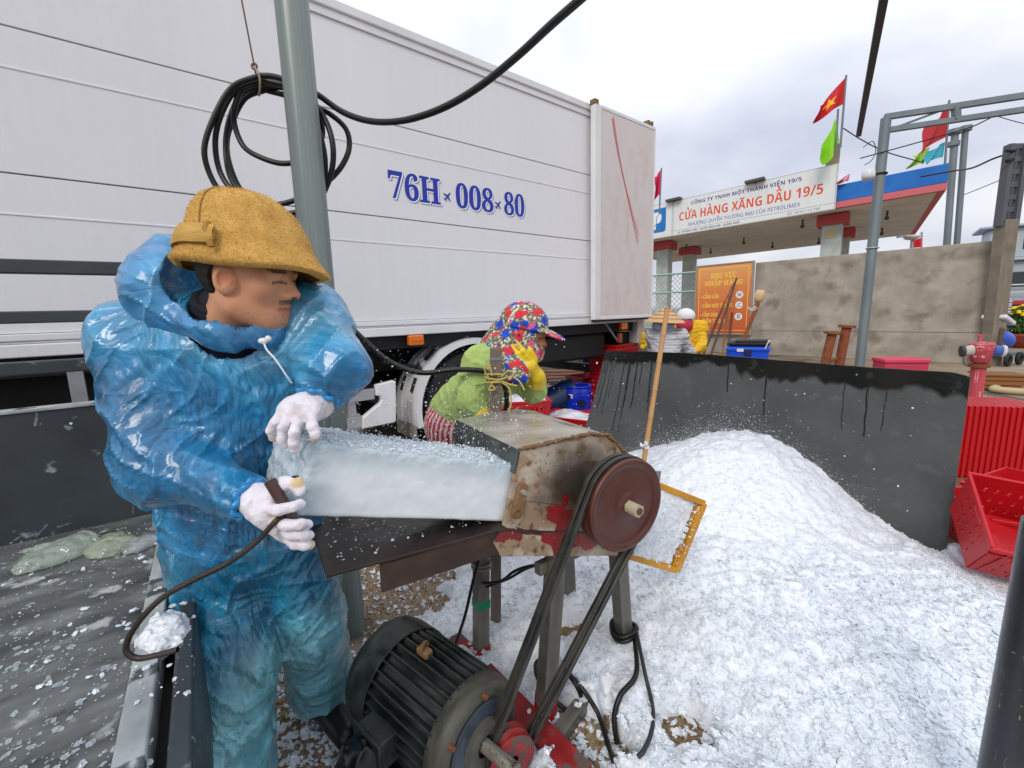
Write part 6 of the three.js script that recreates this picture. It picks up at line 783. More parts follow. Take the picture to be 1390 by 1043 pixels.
  const gq = onY(1350, 495, 0), gb = thing('hand_cart', 'small cart with blue and white tanks behind the fire hydrant', 'cart', gq, 0.4); part(gb, 'tray', bb(-0.4, 0.4, 0.22, 0.28, -0.25, 0.25), M.galvDark); part(gb, 'blue_tank', place(new THREE.CapsuleGeometry(0.2, 0.3, 6, 16), 0.05, 0.55, 0, 0, 0, 1.3), plain(0x2f56c0, 0.4)); part(gb, 'white_cover', mg([box(0.5, 0.1, 0.4, -0.1, 0.95, 0, 0.04, 0, 0, -0.35)]), plain(0xdadbe0, 0.5)); part(gb, 'motor', bb(-0.3, 0.0, 0.28, 0.8, -0.15, 0.15, 0.03), plain(0x54483c, 0.6)); for (const s of [-1, 1]) part(gb, 'wheel', place(new THREE.TorusGeometry(0.1, 0.04, 8, 20), 0.25 * s, 0.14, 0.28), M.rubber);
}

// ---------------------------------------------------------------- people
const lin = (h) => { const c = S(h); return [c.r, c.g, c.b]; };
const ridge1 = (x, y, z) => 1 - Math.abs(n3(x, y, z)) * 1.6;
function frame(fwd, up) { const a = fwd.clone().normalize(), c = a.clone().cross(up).normalize(), b = c.clone().cross(a); return { a, b, c }; } // forward, up, right
function headField(o, fr, neck, open = 1) {
  const W = (a, b, c) => o.clone().addScaledVector(fr.a, a).addScaledVector(fr.b, b).addScaledVector(fr.c, c), q = new THREE.Quaternion().setFromRotationMatrix(new THREE.Matrix4().makeBasis(fr.a, fr.b, fr.c)), E2 = (a, b, c, ra, rb, rc) => ell(W(a, b, c), ra, rb, rc, q);
  const big = join([E2(-0.012, 0.03, 0, 0.097, 0.088, 0.074), E2(0.028, -0.04, 0, 0.062, 0.074, 0.056), cap(W(0.066, -0.094, 0), W(0.07, -0.09, 0), 0.02), cap(W(0.0, -0.06, 0.045), W(0.058, -0.088, 0.016), 0.022, 0.016), cap(W(0.0, -0.06, -0.045), W(0.058, -0.088, -0.016), 0.022, 0.016), cap(W(0.06, -0.008, 0.043), W(0.06, -0.008, 0.043), 0.02), cap(W(0.06, -0.008, -0.043), W(0.06, -0.008, -0.043), 0.02), cap(W(-0.03, -0.06, 0), neck, 0.054, 0.062)], 0.035);
  const mid = join([cap(W(0.082, 0.026, 0.034), W(0.082, 0.026, -0.034), 0.012), cap(W(0.086, 0.016, 0), W(0.110, -0.02, 0), 0.008, 0.0125), cap(W(0.100, -0.024, 0.012), W(0.100, -0.024, 0.012), 0.009), cap(W(0.100, -0.024, -0.012), W(0.100, -0.024, -0.012), 0.009)], 0.012);
  const lips = join([E2(0.086, -0.051, 0, 0.012, 0.0065, 0.022), E2(0.084, -0.063, 0, 0.012, 0.0075, 0.019)], 0.004);
  const ear = (s) => { const e0 = E2(-0.008, -0.004, s * 0.074, 0.027, 0.033, 0.013), e1 = E2(-0.003, 0.0, s * 0.087, 0.015, 0.02, 0.009); return (x, y, z) => Math.max(e0(x, y, z), -e1(x, y, z)); }, eR = ear(1), eL = ear(-1);
  const f = (x, y, z) => smin(smin(smin(big(x, y, z), mid(x, y, z), 0.02), lips(x, y, z), 0.008), Math.min(eR(x, y, z), eL(x, y, z)), 0.008);
  return { f, W, E2 };
}
function skinColor(W, fr, o, base, must) {
  const B = lin(base), dk = [B[0] * 0.72, B[1] * 0.58, B[2] * 0.52], lip = [B[0] * 0.82, B[1] * 0.55, B[2] * 0.55], hair = [0.03, 0.025, 0.022];
  return (x, y, z) => { const d = V(x, y, z).sub(o), a = d.dot(fr.a), b = d.dot(fr.b), c = d.dot(fr.c); let q = mix3(B, dk, clamp(0.35 + 0.9 * fbm3(x * 30, y * 30, z * 30, 3)) * 0.5);
    q = mix3(q, [B[0] * 1.02, B[1] * 0.66, B[2] * 0.6], 0.5 * sst(0.035, 0.0, Math.hypot(a - 0.055, b + 0.025, Math.abs(c) - 0.045))); if (a > 0.075 && Math.abs(c) < 0.024) { q = mix3(q, lip, sst(0.010, 0.005, Math.abs(b + 0.057))); if (must) q = mix3(q, hair, 0.8 * sst(0.009, 0.003, Math.abs(b + 0.040 + 0.12 * Math.abs(c) * 0.5)) * (0.7 + 0.5 * n3(x * 400, y * 90, z * 400))); }
    if (must && b < -0.066 && a > 0.02) q = mix3(q, hair, 0.20 * clamp(0.5 + 1.4 * n3(x * 300, y * 300, z * 300))); if (a > 0.09 && Math.abs(Math.abs(c) - 0.009) < 0.005 && b < -0.024 && b > -0.036) q = mix3(q, [0.05, 0.02, 0.015], 0.8); q = mix3(q, [B[0] * 0.6, B[1] * 0.42, B[2] * 0.36], 0.55 * sst(0.012, 0.004, Math.abs(b + 0.057)) * (a > 0.08 && Math.abs(c) < 0.026 && Math.abs(b + 0.057) < 0.0025 ? 1 : 0)); if (Math.hypot(a + 0.003, b) < 0.02 && Math.abs(c) > 0.07) q = mix3(q, [B[0] * 0.7, B[1] * 0.45, B[2] * 0.4], 0.6); if (a > 0.07 && Math.abs(Math.abs(c) - 0.031) < 0.018) { q = mix3(q, hair, 0.85 * sst(0.005, 0.002, Math.abs(b - 0.030))); q = mix3(q, [0.02, 0.015, 0.012], 0.85 * sst(0.004, 0.0015, Math.abs(b - 0.008 + 0.2 * Math.abs(Math.abs(c) - 0.031)))); } return q; };
}
function limbs(J, r, k = 0.05) { // torso, arms and legs as one field; r scales and pads the radii
  const g = r.pad ?? 0, fs = [];
  const q = new THREE.Quaternion().setFromRotationMatrix((() => { const x = J.shL.clone().sub(J.shR).normalize(), y = J.neck.clone().sub(J.hip), z = x.clone().cross(y).normalize(); return new THREE.Matrix4().makeBasis(x, z.clone().cross(x), z); })());
  if (r.torso) fs.push(ell(J.chest, 0.165 + g, 0.19 + g, 0.115 + g, q), ell(J.belly, 0.15 + g, 0.15 + g, 0.115 + g, q), cap(J.shR, J.shL, 0.065 + g));
  if (r.hip) fs.push(ell(J.hip, 0.165 + g, 0.13 + g, 0.125 + g, q));
  if (r.arms) for (const s of ['L', 'R']) fs.push(cap(J['sh' + s], J['el' + s], 0.055 + g, 0.042 + g), cap(J['el' + s], J['wr' + s], 0.043 + g, 0.029 + g * (r.cuff ?? 1)));
  if (r.legs) for (const s of ['L', 'R']) fs.push(cap(J['hp' + s], J['kn' + s], 0.085 + g, 0.06 + g), cap(J['kn' + s], J['an' + s], 0.058 + g, 0.042 + g));
  return join(fs, k);
}
const allJ = (J) => Object.values(J).filter((p) => p?.isVector3);
function hand(wr, dirP, spread, size = 1, kk = 0.012) { // relaxed hand from the wrist along dirP, fingers fanned along spread
  const d = dirP.clone().normalize(), s = spread.clone().addScaledVector(d, -spread.dot(d)).normalize(), n = d.clone().cross(s), P = (a, b, c) => wr.clone().addScaledVector(d, a * size).addScaledVector(s, b * size).addScaledVector(n, c * size), fs = [cap(P(0, 0, 0), P(0.06, 0, 0), 0.024 * size, 0.03 * size), cap(P(0.07, -0.026, 0), P(0.07, 0.026, 0), 0.014 * size)];
  [[-0.03, 0.085, 0.062], [-0.01, 0.09, 0.072], [0.011, 0.088, 0.068], [0.031, 0.08, 0.052]].forEach(([b, a, l]) => { const k = P(a, b, 0), m = P(a + l * 0.5, b * 1.1, 0.012), t = P(a + l * 0.85, b * 1.1, 0.036); fs.push(cap(k, m, 0.0105 * size, 0.0095 * size), cap(m, t, 0.0095 * size, 0.0085 * size)); }); const t0 = P(0.025, -0.024, 0.005), t1 = P(0.06, -0.05, 0.018), t2 = P(0.085, -0.052, 0.032); fs.push(cap(t0, t1, 0.013 * size, 0.012 * size), cap(t1, t2, 0.012 * size, 0.01 * size)); const f = join(fs, kk * size); return { f, pts: [wr, P(0.17, -0.06, 0.04), P(0.17, 0.06, 0.04), P(0.05, -0.07, -0.02)] };
}
// ---- the man in the blue raincoat
{
  const J = { neck: Q(312, 432, 1.12), chest: Q(318, 520, 1.17), belly: Q(325, 620, 1.2), hip: Q(335, 712, 1.22), shR: Q(190, 468, 1.15), shL: Q(420, 436, 1.2), elR: Q(218, 634, 1.02), elL: Q(453, 500, 1.07), wrR: Q(347, 680, 0.935), wrL: Q(430, 546, 1.02), hpR: Q(292, 735, 1.2), hpL: Q(392, 722, 1.24), knR: Q(312, 905, 1.12), knL: Q(425, 850, 1.3), anR: onY(312, 1060, 0.09), anL: Q(437, 962, 1.385) };
  J.anR.y = 0.1; J.anL.y = Math.max(J.anL.y, 0.1);
  const t = thing('person', 'man in a blue plastic raincoat and yellow felt hat pushing the ice block', 'person', V(J.hip.x, 0, J.hip.z));
  const HO = Q(339, 378, 1.07), fr = frame(V(0.985, -0.20, 0.06), V(-0.05, 1, 0.08)), hf = headField(HO, fr, J.neck.clone().add(V(0, -0.04, 0.02))), lb = limbs(J, { torso: 1, hip: 1, arms: 1, legs: 1, pad: -0.012 }), [lo, hi] = bounds(allJ(J).concat(HO), 0.2);
  const sc = skinColor(hf.W, fr, HO, '#d29b79', true);
  { // finely meshed head and neck, coarser body below, joined in one body mesh
    const cutY = J.neck.y - 0.03, hb = sdfGeo((x, y, z) => Math.max(hf.f(x, y, z), cutY - y), HO.clone().add(V(-0.17, -0.2, -0.17)), HO.clone().add(V(0.17, 0.16, 0.17)), 0.0034, sc), bbd = sdfGeo((x, y, z) => smin(lb(x, y, z), cap(J.neck, J.chest, 0.06)(x, y, z), 0.03), lo, hi, 0.02, sc);
    wpart(t, 'body', mergeGeometries([hb, bbd]), vcol(0.48, { sheen: 0.2, sheenColor: new THREE.Color(0.9, 0.6, 0.5), specularIntensity: 0.6 }));
  }
  for (const s of [1, -1]) { const e = hf.W(0.0735, 0.008, s * 0.031); const ey = wpart(t, 'eye', new THREE.SphereGeometry(0.0115, 16, 12).translate(e.x, e.y, e.z), plain(0xd9d2c8, 0.2)); const p = hf.W(0.0835, 0.004, s * 0.033); wpart(ey, 'iris', new THREE.SphereGeometry(0.0048, 12, 10).translate(p.x, p.y, p.z), plain(0x1a100c, 0.2)); }
  // hair at the nape
  { const h0 = hf.E2(-0.022, 0.018, 0, 0.096, 0.09, 0.0795), f = (x, y, z) => { const d = V(x, y, z).sub(HO), a = d.dot(fr.a), b = d.dot(fr.b); return Math.max(h0(x, y, z) + 0.003 * n3(x * 130, y * 40, z * 130), a - 0.0 - 0.3 * Math.max(0, b), -0.045 - b, (0.046 - Math.hypot(a + 0.0, b + 0.01)) * 0.8); }; wpart(t, 'hair', sdfGeo(f, HO.clone().add(V(-0.15, -0.1, -0.15)), HO.clone().add(V(0.15, 0.15, 0.15)), 0.006), plain(0x120e0d, 0.7)); }
  // dark shirt and trousers under the plastic
  const sh = limbs(J, { torso: 1, arms: 1, pad: 0.004 }), tr = limbs(J, { hip: 1, legs: 1, pad: 0.006 });
  wpart(t, 'shirt', sdfGeo((x, y, z) => smin(sh(x, y, z), cap(J.neck.clone().add(V(0.0, 0.015, 0)), J.chest, 0.071, 0.1)(x, y, z), 0.03), lo, hi, 0.016), plain(0x141a2a, 0.85), 'dark navy sweater with a high collar');
  wpart(t, 'trousers', sdfGeo(tr, lo, hi, 0.02), plain(0x0e141d, 0.85));
  { const cols = [], n0 = J.neck.clone().add(V(0.012, 0.018, 0.01)), up = HO.clone().sub(J.neck).normalize(); for (let k = 0; k < 3; k++) { const g = new THREE.TorusGeometry(0.066, 0.012, 10, 40); g.rotateX(Math.PI / 2); g.applyMatrix4(new THREE.Matrix4().makeRotationFromQuaternion(new THREE.Quaternion().setFromUnitVectors(V(0, 1, 0), up.clone().lerp(V(-0.2, 1, 0.3).normalize(), 0.4).normalize()))); g.scale(1.1, 1, 1); g.translate(n0.x, n0.y - 0.012 + k * 0.014, n0.z); cols.push(g); } wpart(t, 'collar', mg(cols), plain(0x10141f, 0.9)); }
  // raincoat
  const fold = (x, y, z, sd = 0) => { // long soft drapes and thin sharp creases in two crossing runs
    x += 0.7; y -= 1; const w = n3(x * 3 + sd, y * 3, z * 3), w2 = n3(x * 7, y * 7 + sd, z * 7), m = sst(-0.16, 0.16, n3(x * 2.6 + 9, y * 2.2 + sd, z * 2.6)), ca = 0.80 * x - 0.60 * y + 0.05 * w, cb = 0.60 * x + 0.80 * y + 0.05 * w, da = 0.62 * x + 0.78 * y, db = 0.8 * x - 0.6 * y;
    const rr = (u, v, f, k, o) => { const r = 1 - Math.abs(n3(u * f + 0.5 * w2, v * f * 0.24 + sd, z * f * 0.5 + o)) * 1.75; return r > 0 ? r ** k : 0; };
    return 0.010 * n3(x * 5.5 + sd, y * 3.5, z * 5.5) + 0.0115 * ((1 - m) * rr(ca, da, 8.5, 3, 1) + m * rr(cb, db, 8.5, 3, 4)) + 0.0055 * (m * rr(ca, da, 21, 4, 7) + (1 - m) * rr(cb, db, 21, 4, 9)) - 0.006; };
  const crinkle = (x, y, z) => 0.0010 * ridge1(x * 34 + y * 16, y * 22 - x * 9, z * 30) + 0.0006 * n3(x * 85, y * 70 + x * 30, z * 85);
  const coatBase = join([limbs(J, { torso: 1, pad: 0.03 }, 0.07), ell(Q(322, 690, 1.2), 0.19, 0.2, 0.145, new THREE.Quaternion().setFromEuler(new THREE.Euler(0, 0.5, 0.04))), cap(J.shR, J.elR, 0.104, 0.078), cap(J.elR, J.wrR, 0.074, 0.044), cap(J.shL, J.elL, 0.098, 0.078), cap(J.elL, J.wrL.clone().lerp(J.elL, 0.05), 0.07, 0.046), cap(Q(250, 440, 1.15), Q(390, 430, 1.17), 0.085, 0.075)], 0.06);
  const hemL = Q(240, 782, 1.15), hemR = Q(440, 742, 1.24), hs = (hemR.y - hemL.y) / (hemR.x - hemL.x), cutR = J.wrR.clone().sub(J.elR).normalize(), cutL = J.wrL.clone().sub(J.elL).normalize();
  const neckC = J.neck.clone().add(V(0.035, 0.02, 0.04)), nk = cap(neckC.clone().add(V(0, 0.14, 0)), J.neck.clone().add(V(0.02, -0.03, 0.03)), 0.10, 0.082);
  const coat = (x, y, z) => { let d = coatBase(x, y, z); if (d > 0.09) return d; d -= fold(x, y, z); d = Math.max(d, hemL.y + hs * (x - hemL.x) + 0.014 * n3(x * 14, 1, z * 14) - y, -nk(x, y, z)); const cuff = (w, c) => { const q = (x - w.x) * c.x + (y - w.y) * c.y + (z - w.z) * c.z, l = Math.hypot(x - w.x, y - w.y, z - w.z); return l < 0.13 ? q + 0.012 + 0.006 * n3(x * 60, y * 60, z * 60) : -1; }; return Math.max(d, cuff(J.wrR, cutR), cuff(J.wrL, cutL)); };
  const fine = (x, y, z) => coat(x, y, z) - crinkle(x, y, z);
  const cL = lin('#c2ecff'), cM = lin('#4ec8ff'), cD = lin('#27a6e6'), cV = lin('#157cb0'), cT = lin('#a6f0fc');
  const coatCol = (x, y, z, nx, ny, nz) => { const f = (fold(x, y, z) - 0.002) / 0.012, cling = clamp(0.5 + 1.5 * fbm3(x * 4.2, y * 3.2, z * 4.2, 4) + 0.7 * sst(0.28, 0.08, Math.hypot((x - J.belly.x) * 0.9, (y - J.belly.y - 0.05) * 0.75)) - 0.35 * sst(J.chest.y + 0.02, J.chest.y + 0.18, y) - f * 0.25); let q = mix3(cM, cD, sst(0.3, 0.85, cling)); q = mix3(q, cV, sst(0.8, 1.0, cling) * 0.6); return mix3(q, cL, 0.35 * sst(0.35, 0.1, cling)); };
  const facets = (n, seed, amp) => { const r = rng(seed), N = n * n, q = Array.from({ length: N }, () => [r(), r(), (r() - 0.5) * 1.2, (r() - 0.5) * 1.2, r() * 0.4]); return (u, v) => { const x = u * n, y = v * n, i = Math.floor(x), j = Math.floor(y); let a = -9, b = -9; for (let dj = -1; dj <= 1; dj++) for (let di = -1; di <= 1; di++) { const c = q[((j + dj + n) % n) * n + ((i + di + n) % n)], h = c[2] * (x - i - di - c[0]) + c[3] * (y - j - dj - c[1]) - 0.9 * Math.hypot(x - i - di - c[0], y - j - dj - c[1]) + c[4]; if (h > a) { b = a; a = h; } else if (h > b) b = h; } return [a * amp / n, a - b]; }; };
  const f1 = facets(9, 5, 1), f2 = facets(23, 6, 1), f3 = facets(60, 7, 1), wp = (u, v) => { const a = 0.02 * n3(u * 9, v * 7, 3), b = 0.02 * n3(u * 9, v * 7, 8); return [u * 1.0 + v * 0.25 + a, v * 0.8 + b]; };
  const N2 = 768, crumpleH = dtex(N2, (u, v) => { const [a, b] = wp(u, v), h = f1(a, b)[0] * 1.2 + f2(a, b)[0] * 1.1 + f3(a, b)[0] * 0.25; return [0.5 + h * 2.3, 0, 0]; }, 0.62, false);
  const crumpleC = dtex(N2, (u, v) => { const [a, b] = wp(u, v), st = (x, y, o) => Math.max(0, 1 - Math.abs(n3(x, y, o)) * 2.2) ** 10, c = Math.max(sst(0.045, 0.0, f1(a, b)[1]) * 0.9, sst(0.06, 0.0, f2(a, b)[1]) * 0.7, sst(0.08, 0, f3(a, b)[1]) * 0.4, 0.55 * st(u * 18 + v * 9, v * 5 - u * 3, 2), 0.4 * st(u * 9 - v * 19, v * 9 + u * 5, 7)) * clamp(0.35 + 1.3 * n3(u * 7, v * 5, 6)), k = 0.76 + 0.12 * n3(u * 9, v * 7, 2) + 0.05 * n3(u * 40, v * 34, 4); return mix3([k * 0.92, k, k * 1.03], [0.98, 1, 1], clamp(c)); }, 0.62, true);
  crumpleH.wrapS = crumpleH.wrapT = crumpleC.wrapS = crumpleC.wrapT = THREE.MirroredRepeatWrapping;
  const cylUV = (g, c, R) => { const p = g.attributes.position, u = new Float32Array(p.count * 2); for (let i = 0; i < p.count; i++) { u[i * 2] = Math.atan2(p.getX(i) - c.x, p.getZ(i) - c.z) * R + 0.2 * p.getY(i); u[i * 2 + 1] = p.getY(i); } g.setAttribute('uv', new THREE.BufferAttribute(u, 2)); return g; };
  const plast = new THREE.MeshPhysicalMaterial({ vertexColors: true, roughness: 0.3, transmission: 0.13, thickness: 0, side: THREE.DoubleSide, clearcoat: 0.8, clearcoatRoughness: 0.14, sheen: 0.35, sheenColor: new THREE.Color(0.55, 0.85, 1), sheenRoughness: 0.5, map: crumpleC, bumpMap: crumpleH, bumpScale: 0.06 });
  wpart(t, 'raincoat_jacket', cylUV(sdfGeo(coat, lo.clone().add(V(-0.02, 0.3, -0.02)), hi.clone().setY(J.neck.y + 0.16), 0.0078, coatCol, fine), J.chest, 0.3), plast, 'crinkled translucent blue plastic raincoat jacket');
  const legB = join([ell(J.hip.clone().add(V(0, -0.04, 0)), 0.195, 0.15, 0.155, new THREE.Quaternion().setFromEuler(new THREE.Euler(0, 0.5, 0))), cap(J.hpR, J.knR, 0.122, 0.113), cap(J.knR, J.anR, 0.113, 0.115), cap(J.hpL, J.knL, 0.112, 0.098), cap(J.knL, J.anL, 0.098, 0.105)], 0.05), topY = hemL.y + 0.09;
  const legs = (x, y, z) => { let d = legB(x, y, z); if (d > 0.09) return d; d -= fold(x, y, z, 5.3); return Math.max(d, y - topY - 0.12, 0.075 + 0.02 * n3(x * 20, 3, z * 20) - y); };
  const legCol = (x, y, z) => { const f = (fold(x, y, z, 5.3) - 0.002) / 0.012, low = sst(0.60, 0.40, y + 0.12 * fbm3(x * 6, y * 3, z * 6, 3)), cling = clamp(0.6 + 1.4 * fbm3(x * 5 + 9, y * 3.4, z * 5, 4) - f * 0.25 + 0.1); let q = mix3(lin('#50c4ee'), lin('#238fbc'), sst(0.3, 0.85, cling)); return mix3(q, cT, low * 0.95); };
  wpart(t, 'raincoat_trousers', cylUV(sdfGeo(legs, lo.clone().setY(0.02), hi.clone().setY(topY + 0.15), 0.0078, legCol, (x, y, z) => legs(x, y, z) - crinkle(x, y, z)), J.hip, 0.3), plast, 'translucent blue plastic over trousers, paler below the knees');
  // hood pushed back and draped collar
  const hq = Q(222, 388, 1.13), shell = (x, y, z) => { const o = join([ell(hq, 0.088, 0.105, 0.12, new THREE.Quaternion().setFromEuler(new THREE.Euler(0.1, 0.4, -0.45))), cap(Q(232, 428, 1.06), Q(300, 452, 1.03), 0.042, 0.036), cap(Q(300, 452, 1.03), Q(368, 452, 1.08), 0.036, 0.03), cap(Q(236, 345, 1.14), Q(262, 352, 1.18), 0.035, 0.03), cap(Q(368, 452, 1.08), Q(395, 432, 1.18), 0.03, 0.04)], 0.05)(x, y, z); return o - fold(x, y, z, 8.1) * 0.8; };
  const hole = join([ell(Q(268, 385, 1.12), 0.075, 0.085, 0.10, new THREE.Quaternion().setFromEuler(new THREE.Euler(0, 0.4, -0.3))), cap(HO.clone().addScaledVector(fr.a, -0.03), neckC, 0.115, 0.088)], 0.03), hood = (x, y, z) => Math.max(shell(x, y, z), -hole(x, y, z));
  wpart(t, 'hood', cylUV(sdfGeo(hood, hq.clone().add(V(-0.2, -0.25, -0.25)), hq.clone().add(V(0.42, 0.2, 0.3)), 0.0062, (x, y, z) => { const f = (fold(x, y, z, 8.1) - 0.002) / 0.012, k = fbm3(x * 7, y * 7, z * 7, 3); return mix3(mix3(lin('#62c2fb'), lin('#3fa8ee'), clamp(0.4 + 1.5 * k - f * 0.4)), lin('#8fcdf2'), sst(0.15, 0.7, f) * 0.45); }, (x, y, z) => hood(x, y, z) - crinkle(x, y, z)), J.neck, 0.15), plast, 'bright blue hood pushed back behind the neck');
  const tg = Q(357, 463, 1.0), tz = wpart(t, 'drawstring', tube([tg, Q(362, 475, 0.99), Q(372, 486, 0.985), Q(382, 500, 0.985), Q(390, 512, 0.99), Q(396, 520, 1.0)], 0.0022, 30, 6), plain(0xdfe6ea, 0.5)); wpart(tz, 'toggle', mg([place(new THREE.SphereGeometry(0.009, 12, 8).scale(1.3, 0.8, 0.8), tg.x, tg.y, tg.z), place(new THREE.SphereGeometry(0.007, 12, 8), tg.x + 0.012, tg.y + 0.005, tg.z)]), plain(0xe6e6e4, 0.4));
  // gloves
  const knit = (x, y, z) => { const k = 0.5 + 0.5 * Math.sin(y * 1500 + 2 * n3(x * 60, y * 60, z * 60)); return mix3(lin('#d9d4de'), lin('#efedf2'), clamp(0.4 + 0.8 * fbm3(x * 40, y * 40, z * 40, 3)) * (0.9 + 0.1 * k)).map((q, i) => q * (1 - [0.22, 0.25, 0.27][i] * sst(0.02, 0.3, fbm3(x * 28 + 4, y * 28, z * 28, 3)))); };
  const glove = (P, fingers, palm, thumb, yel) => { const fs = [...palm, ...thumb]; for (const f of fingers) for (let i = 0; i < f.length - 1; i++) fs.push(cap(f[i], f[i + 1], 0.0128 - i * 0.0006, 0.0122 - i * 0.0006)); const body = join(palm, 0.03), all = (x, y, z) => { let d = body(x, y, z); for (const f of fingers) { let e = 9; for (let i = 0; i < f.length - 1; i++) e = smin(e, cap(f[i], f[i + 1], 0.0122 - i * 0.0008, 0.0114 - i * 0.0008)(x, y, z), 0.004); d = smin(d, e, 0.007); } for (const q of thumb) d = smin(d, q(x, y, z), 0.012); return d + 0.0022 * fbm3(x * 55, y * 75, z * 55, 3) - 0.0009 * Math.max(0, ridge1(x * 60, y * 90, z * 60)) ** 3; }; const pts = fingers.flat().concat(P), [a, b] = bounds(pts, 0.05); const g = sdfGeo(all, a, b, 0.0031, (x, y, z) => { let q = knit(x, y, z); for (const yp of yel) q = mix3(q, lin('#d3b56a'), 0.75 * sst(0.02, 0.008, yp.distanceTo(V(x, y, z)))); return q; }); wpart(t, 'glove', g, vcol(0.9, { sheen: 0.5, sheenColor: new THREE.Color(1, 1, 1) })); };
  const L = (a) => a.map((p) => Q(...p)); // hand on the top of the block
  const lw = Q(431, 547, 1.02);
  glove([lw], [L([[386, 560, 0.985], [374, 573, 0.965], [368, 584, 0.97], [371, 594, 0.98]]), L([[392, 566, 0.965], [384, 582, 0.945], [383, 596, 0.945], [386, 604, 0.95]]), L([[405, 570, 0.955], [399, 588, 0.932], [398, 602, 0.932], [400, 610, 0.94]]), L([[421, 566, 0.96], [424, 580, 0.94], [428, 590, 0.938], [427, 594, 0.945]])], [cap(lw, Q(408, 556, 1.0), 0.032, 0.036), cap(Q(392, 560, 0.985), Q(421, 562, 0.975), 0.023, 0.023), cap(Q(436, 543, 1.035), lw, 0.03, 0.031)], [cap(Q(424, 556, 1.04), Q(402, 570, 1.045), 0.016, 0.014), cap(Q(402, 570, 1.045), Q(394, 578, 1.03), 0.014, 0.012)], [Q(371, 594, 0.98), Q(443, 552, 1.01), Q(428, 594, 0.945)]);
  const rw = Q(350, 680, 0.93);
  glove([rw], [L([[362, 690, 0.898], [378, 693, 0.868], [398, 688, 0.866], [408, 685, 0.882]]), L([[370, 706, 0.902], [388, 713, 0.872], [408, 712, 0.872], [418, 712, 0.888]]), L([[378, 718, 0.908], [394, 726, 0.88], [412, 727, 0.88], [420, 727, 0.896]]), L([[387, 728, 0.914], [400, 738, 0.89], [414, 741, 0.89], [421, 740, 0.903]])], [cap(rw, Q(364, 694, 0.915), 0.031, 0.034), cap(Q(364, 690, 0.915), Q(384, 722, 0.918), 0.024, 0.02), cap(Q(342, 674, 0.945), rw, 0.03, 0.031)], [cap(Q(364, 676, 0.915), Q(386, 657, 0.912), 0.018, 0.0145), cap(Q(386, 657, 0.912), Q(402, 656, 0.905), 0.0145, 0.013), cap(Q(402, 656, 0.905), Q(407, 666, 0.898), 0.013, 0.0115)], [Q(404, 655, 0.895), Q(421, 742, 0.9), Q(375, 702, 0.88)]);
  for (const [w, e, rad] of [[J.wrR, J.elR, 0.043], [J.wrL, J.elL, 0.045]]) { const ax = w.clone().sub(e).normalize(), p = V(0, 1, 0).cross(ax).normalize(), q = ax.clone().cross(p), pts = []; for (let k = 0; k <= 48; k++) { const a = (k / 48) * 6.2832, rr = rad + 0.003 * Math.sin(a * 13) + 0.002 * n3(a * 3, rad * 90, 1); pts.push(w.clone().addScaledVector(ax, -0.012 + 0.004 * Math.sin(a * 7)).addScaledVector(p, Math.cos(a) * rr).addScaledVector(q, Math.sin(a) * rr)); } wpart(t, 'cuff', tube(pts, 0.0075, 120, 8), plain(0x1f86c4, 0.35, { clearcoat: 0.5 }), 'gathered elastic cuff of the raincoat'); }
  // boots
  for (const [a, s] of [[J.anR, -0.1], [J.anL, 0.12]]) { const f = join([cap(V(a.x, 0.30, a.z), V(a.x, 0.1, a.z), 0.06, 0.055), cap(V(a.x, 0.05, a.z), V(a.x + s + 0.02, 0.042, a.z + 0.13), 0.05, 0.042)], 0.05); wpart(t, 'boot', sdfGeo((x, y, z) => Math.max(f(x, y, z), 0.003 - y), V(a.x - 0.2, -0.02, a.z - 0.12), V(a.x + 0.25, 0.4, a.z + 0.24), 0.01), plain(0x131517, 0.4)); }
  // yellow felt hat
  const h0 = Q(250, 361, 1.09), h1 = Q(438, 373, 1.07), hx = h1.clone().sub(h0), HL = hx.length(); hx.normalize(); const hzv = V(0.45, 0.1, 0.9).addScaledVector(hx, -V(0.45, 0.1, 0.9).dot(hx)).normalize(), hy = hzv.clone().cross(hx).normalize();
  const pr = [[-0.008, 182, 5, 0.117], [-0.004, 189, 0, 0.126], [0.003, 191, -2, 0.127], [0.020, 183, 3, 0.121], [0.045, 172, 8, 0.113], [0.08, 163, 10, 0.108], [0.115, 151, 15, 0.102], [0.145, 138, 23, 0.091], [0.168, 118, 37, 0.068], [0.180, 96, 56, 0.036], [0.183, 78, 74, 0.004]].map(([h, f, b, s]) => [h * 0.98, (f / 190) * HL, (b / 190) * HL, s]);
  const hatP = (u, v, off = 0) => { const k = v * (pr.length - 1), i = Math.min(pr.length - 2, Math.floor(k)), f = k - i, g = (q) => { const p0 = pr[Math.max(0, i - 1)][q], p1 = pr[i][q], p2 = pr[i + 1][q], p3 = pr[Math.min(pr.length - 1, i + 2)][q]; return 0.5 * (2 * p1 + (p2 - p0) * f + (2 * p0 - 5 * p1 + 4 * p2 - p3) * f * f + (3 * p1 - p0 - 3 * p2 + p3) * f * f * f); }; const h = g(0), a = u * 6.28318, fx = g(1), bx = g(2), cx = (fx + bx) / 2, rx = (fx - bx) / 2, s = g(3), e = Math.cos(a), w = Math.sin(a), lowv = sst(0.35, 0.05, v); const wob = 0.006 * n3(e * 2 + 5, w * 2, h * 9) + 0.004 * n3(e * 4, w * 4 + 2, h * 14) + 0.010 * lowv * Math.sin(a * 2 + 0.6) * 0.6; return h0.clone().addScaledVector(hx, cx + e * (rx + off + wob)).addScaledVector(hzv, w * (s + off + wob)).addScaledVector(hy, h + off * 0.3 + 0.010 * lowv * Math.cos(a * 2 + 0.4) * Math.abs(w)); };
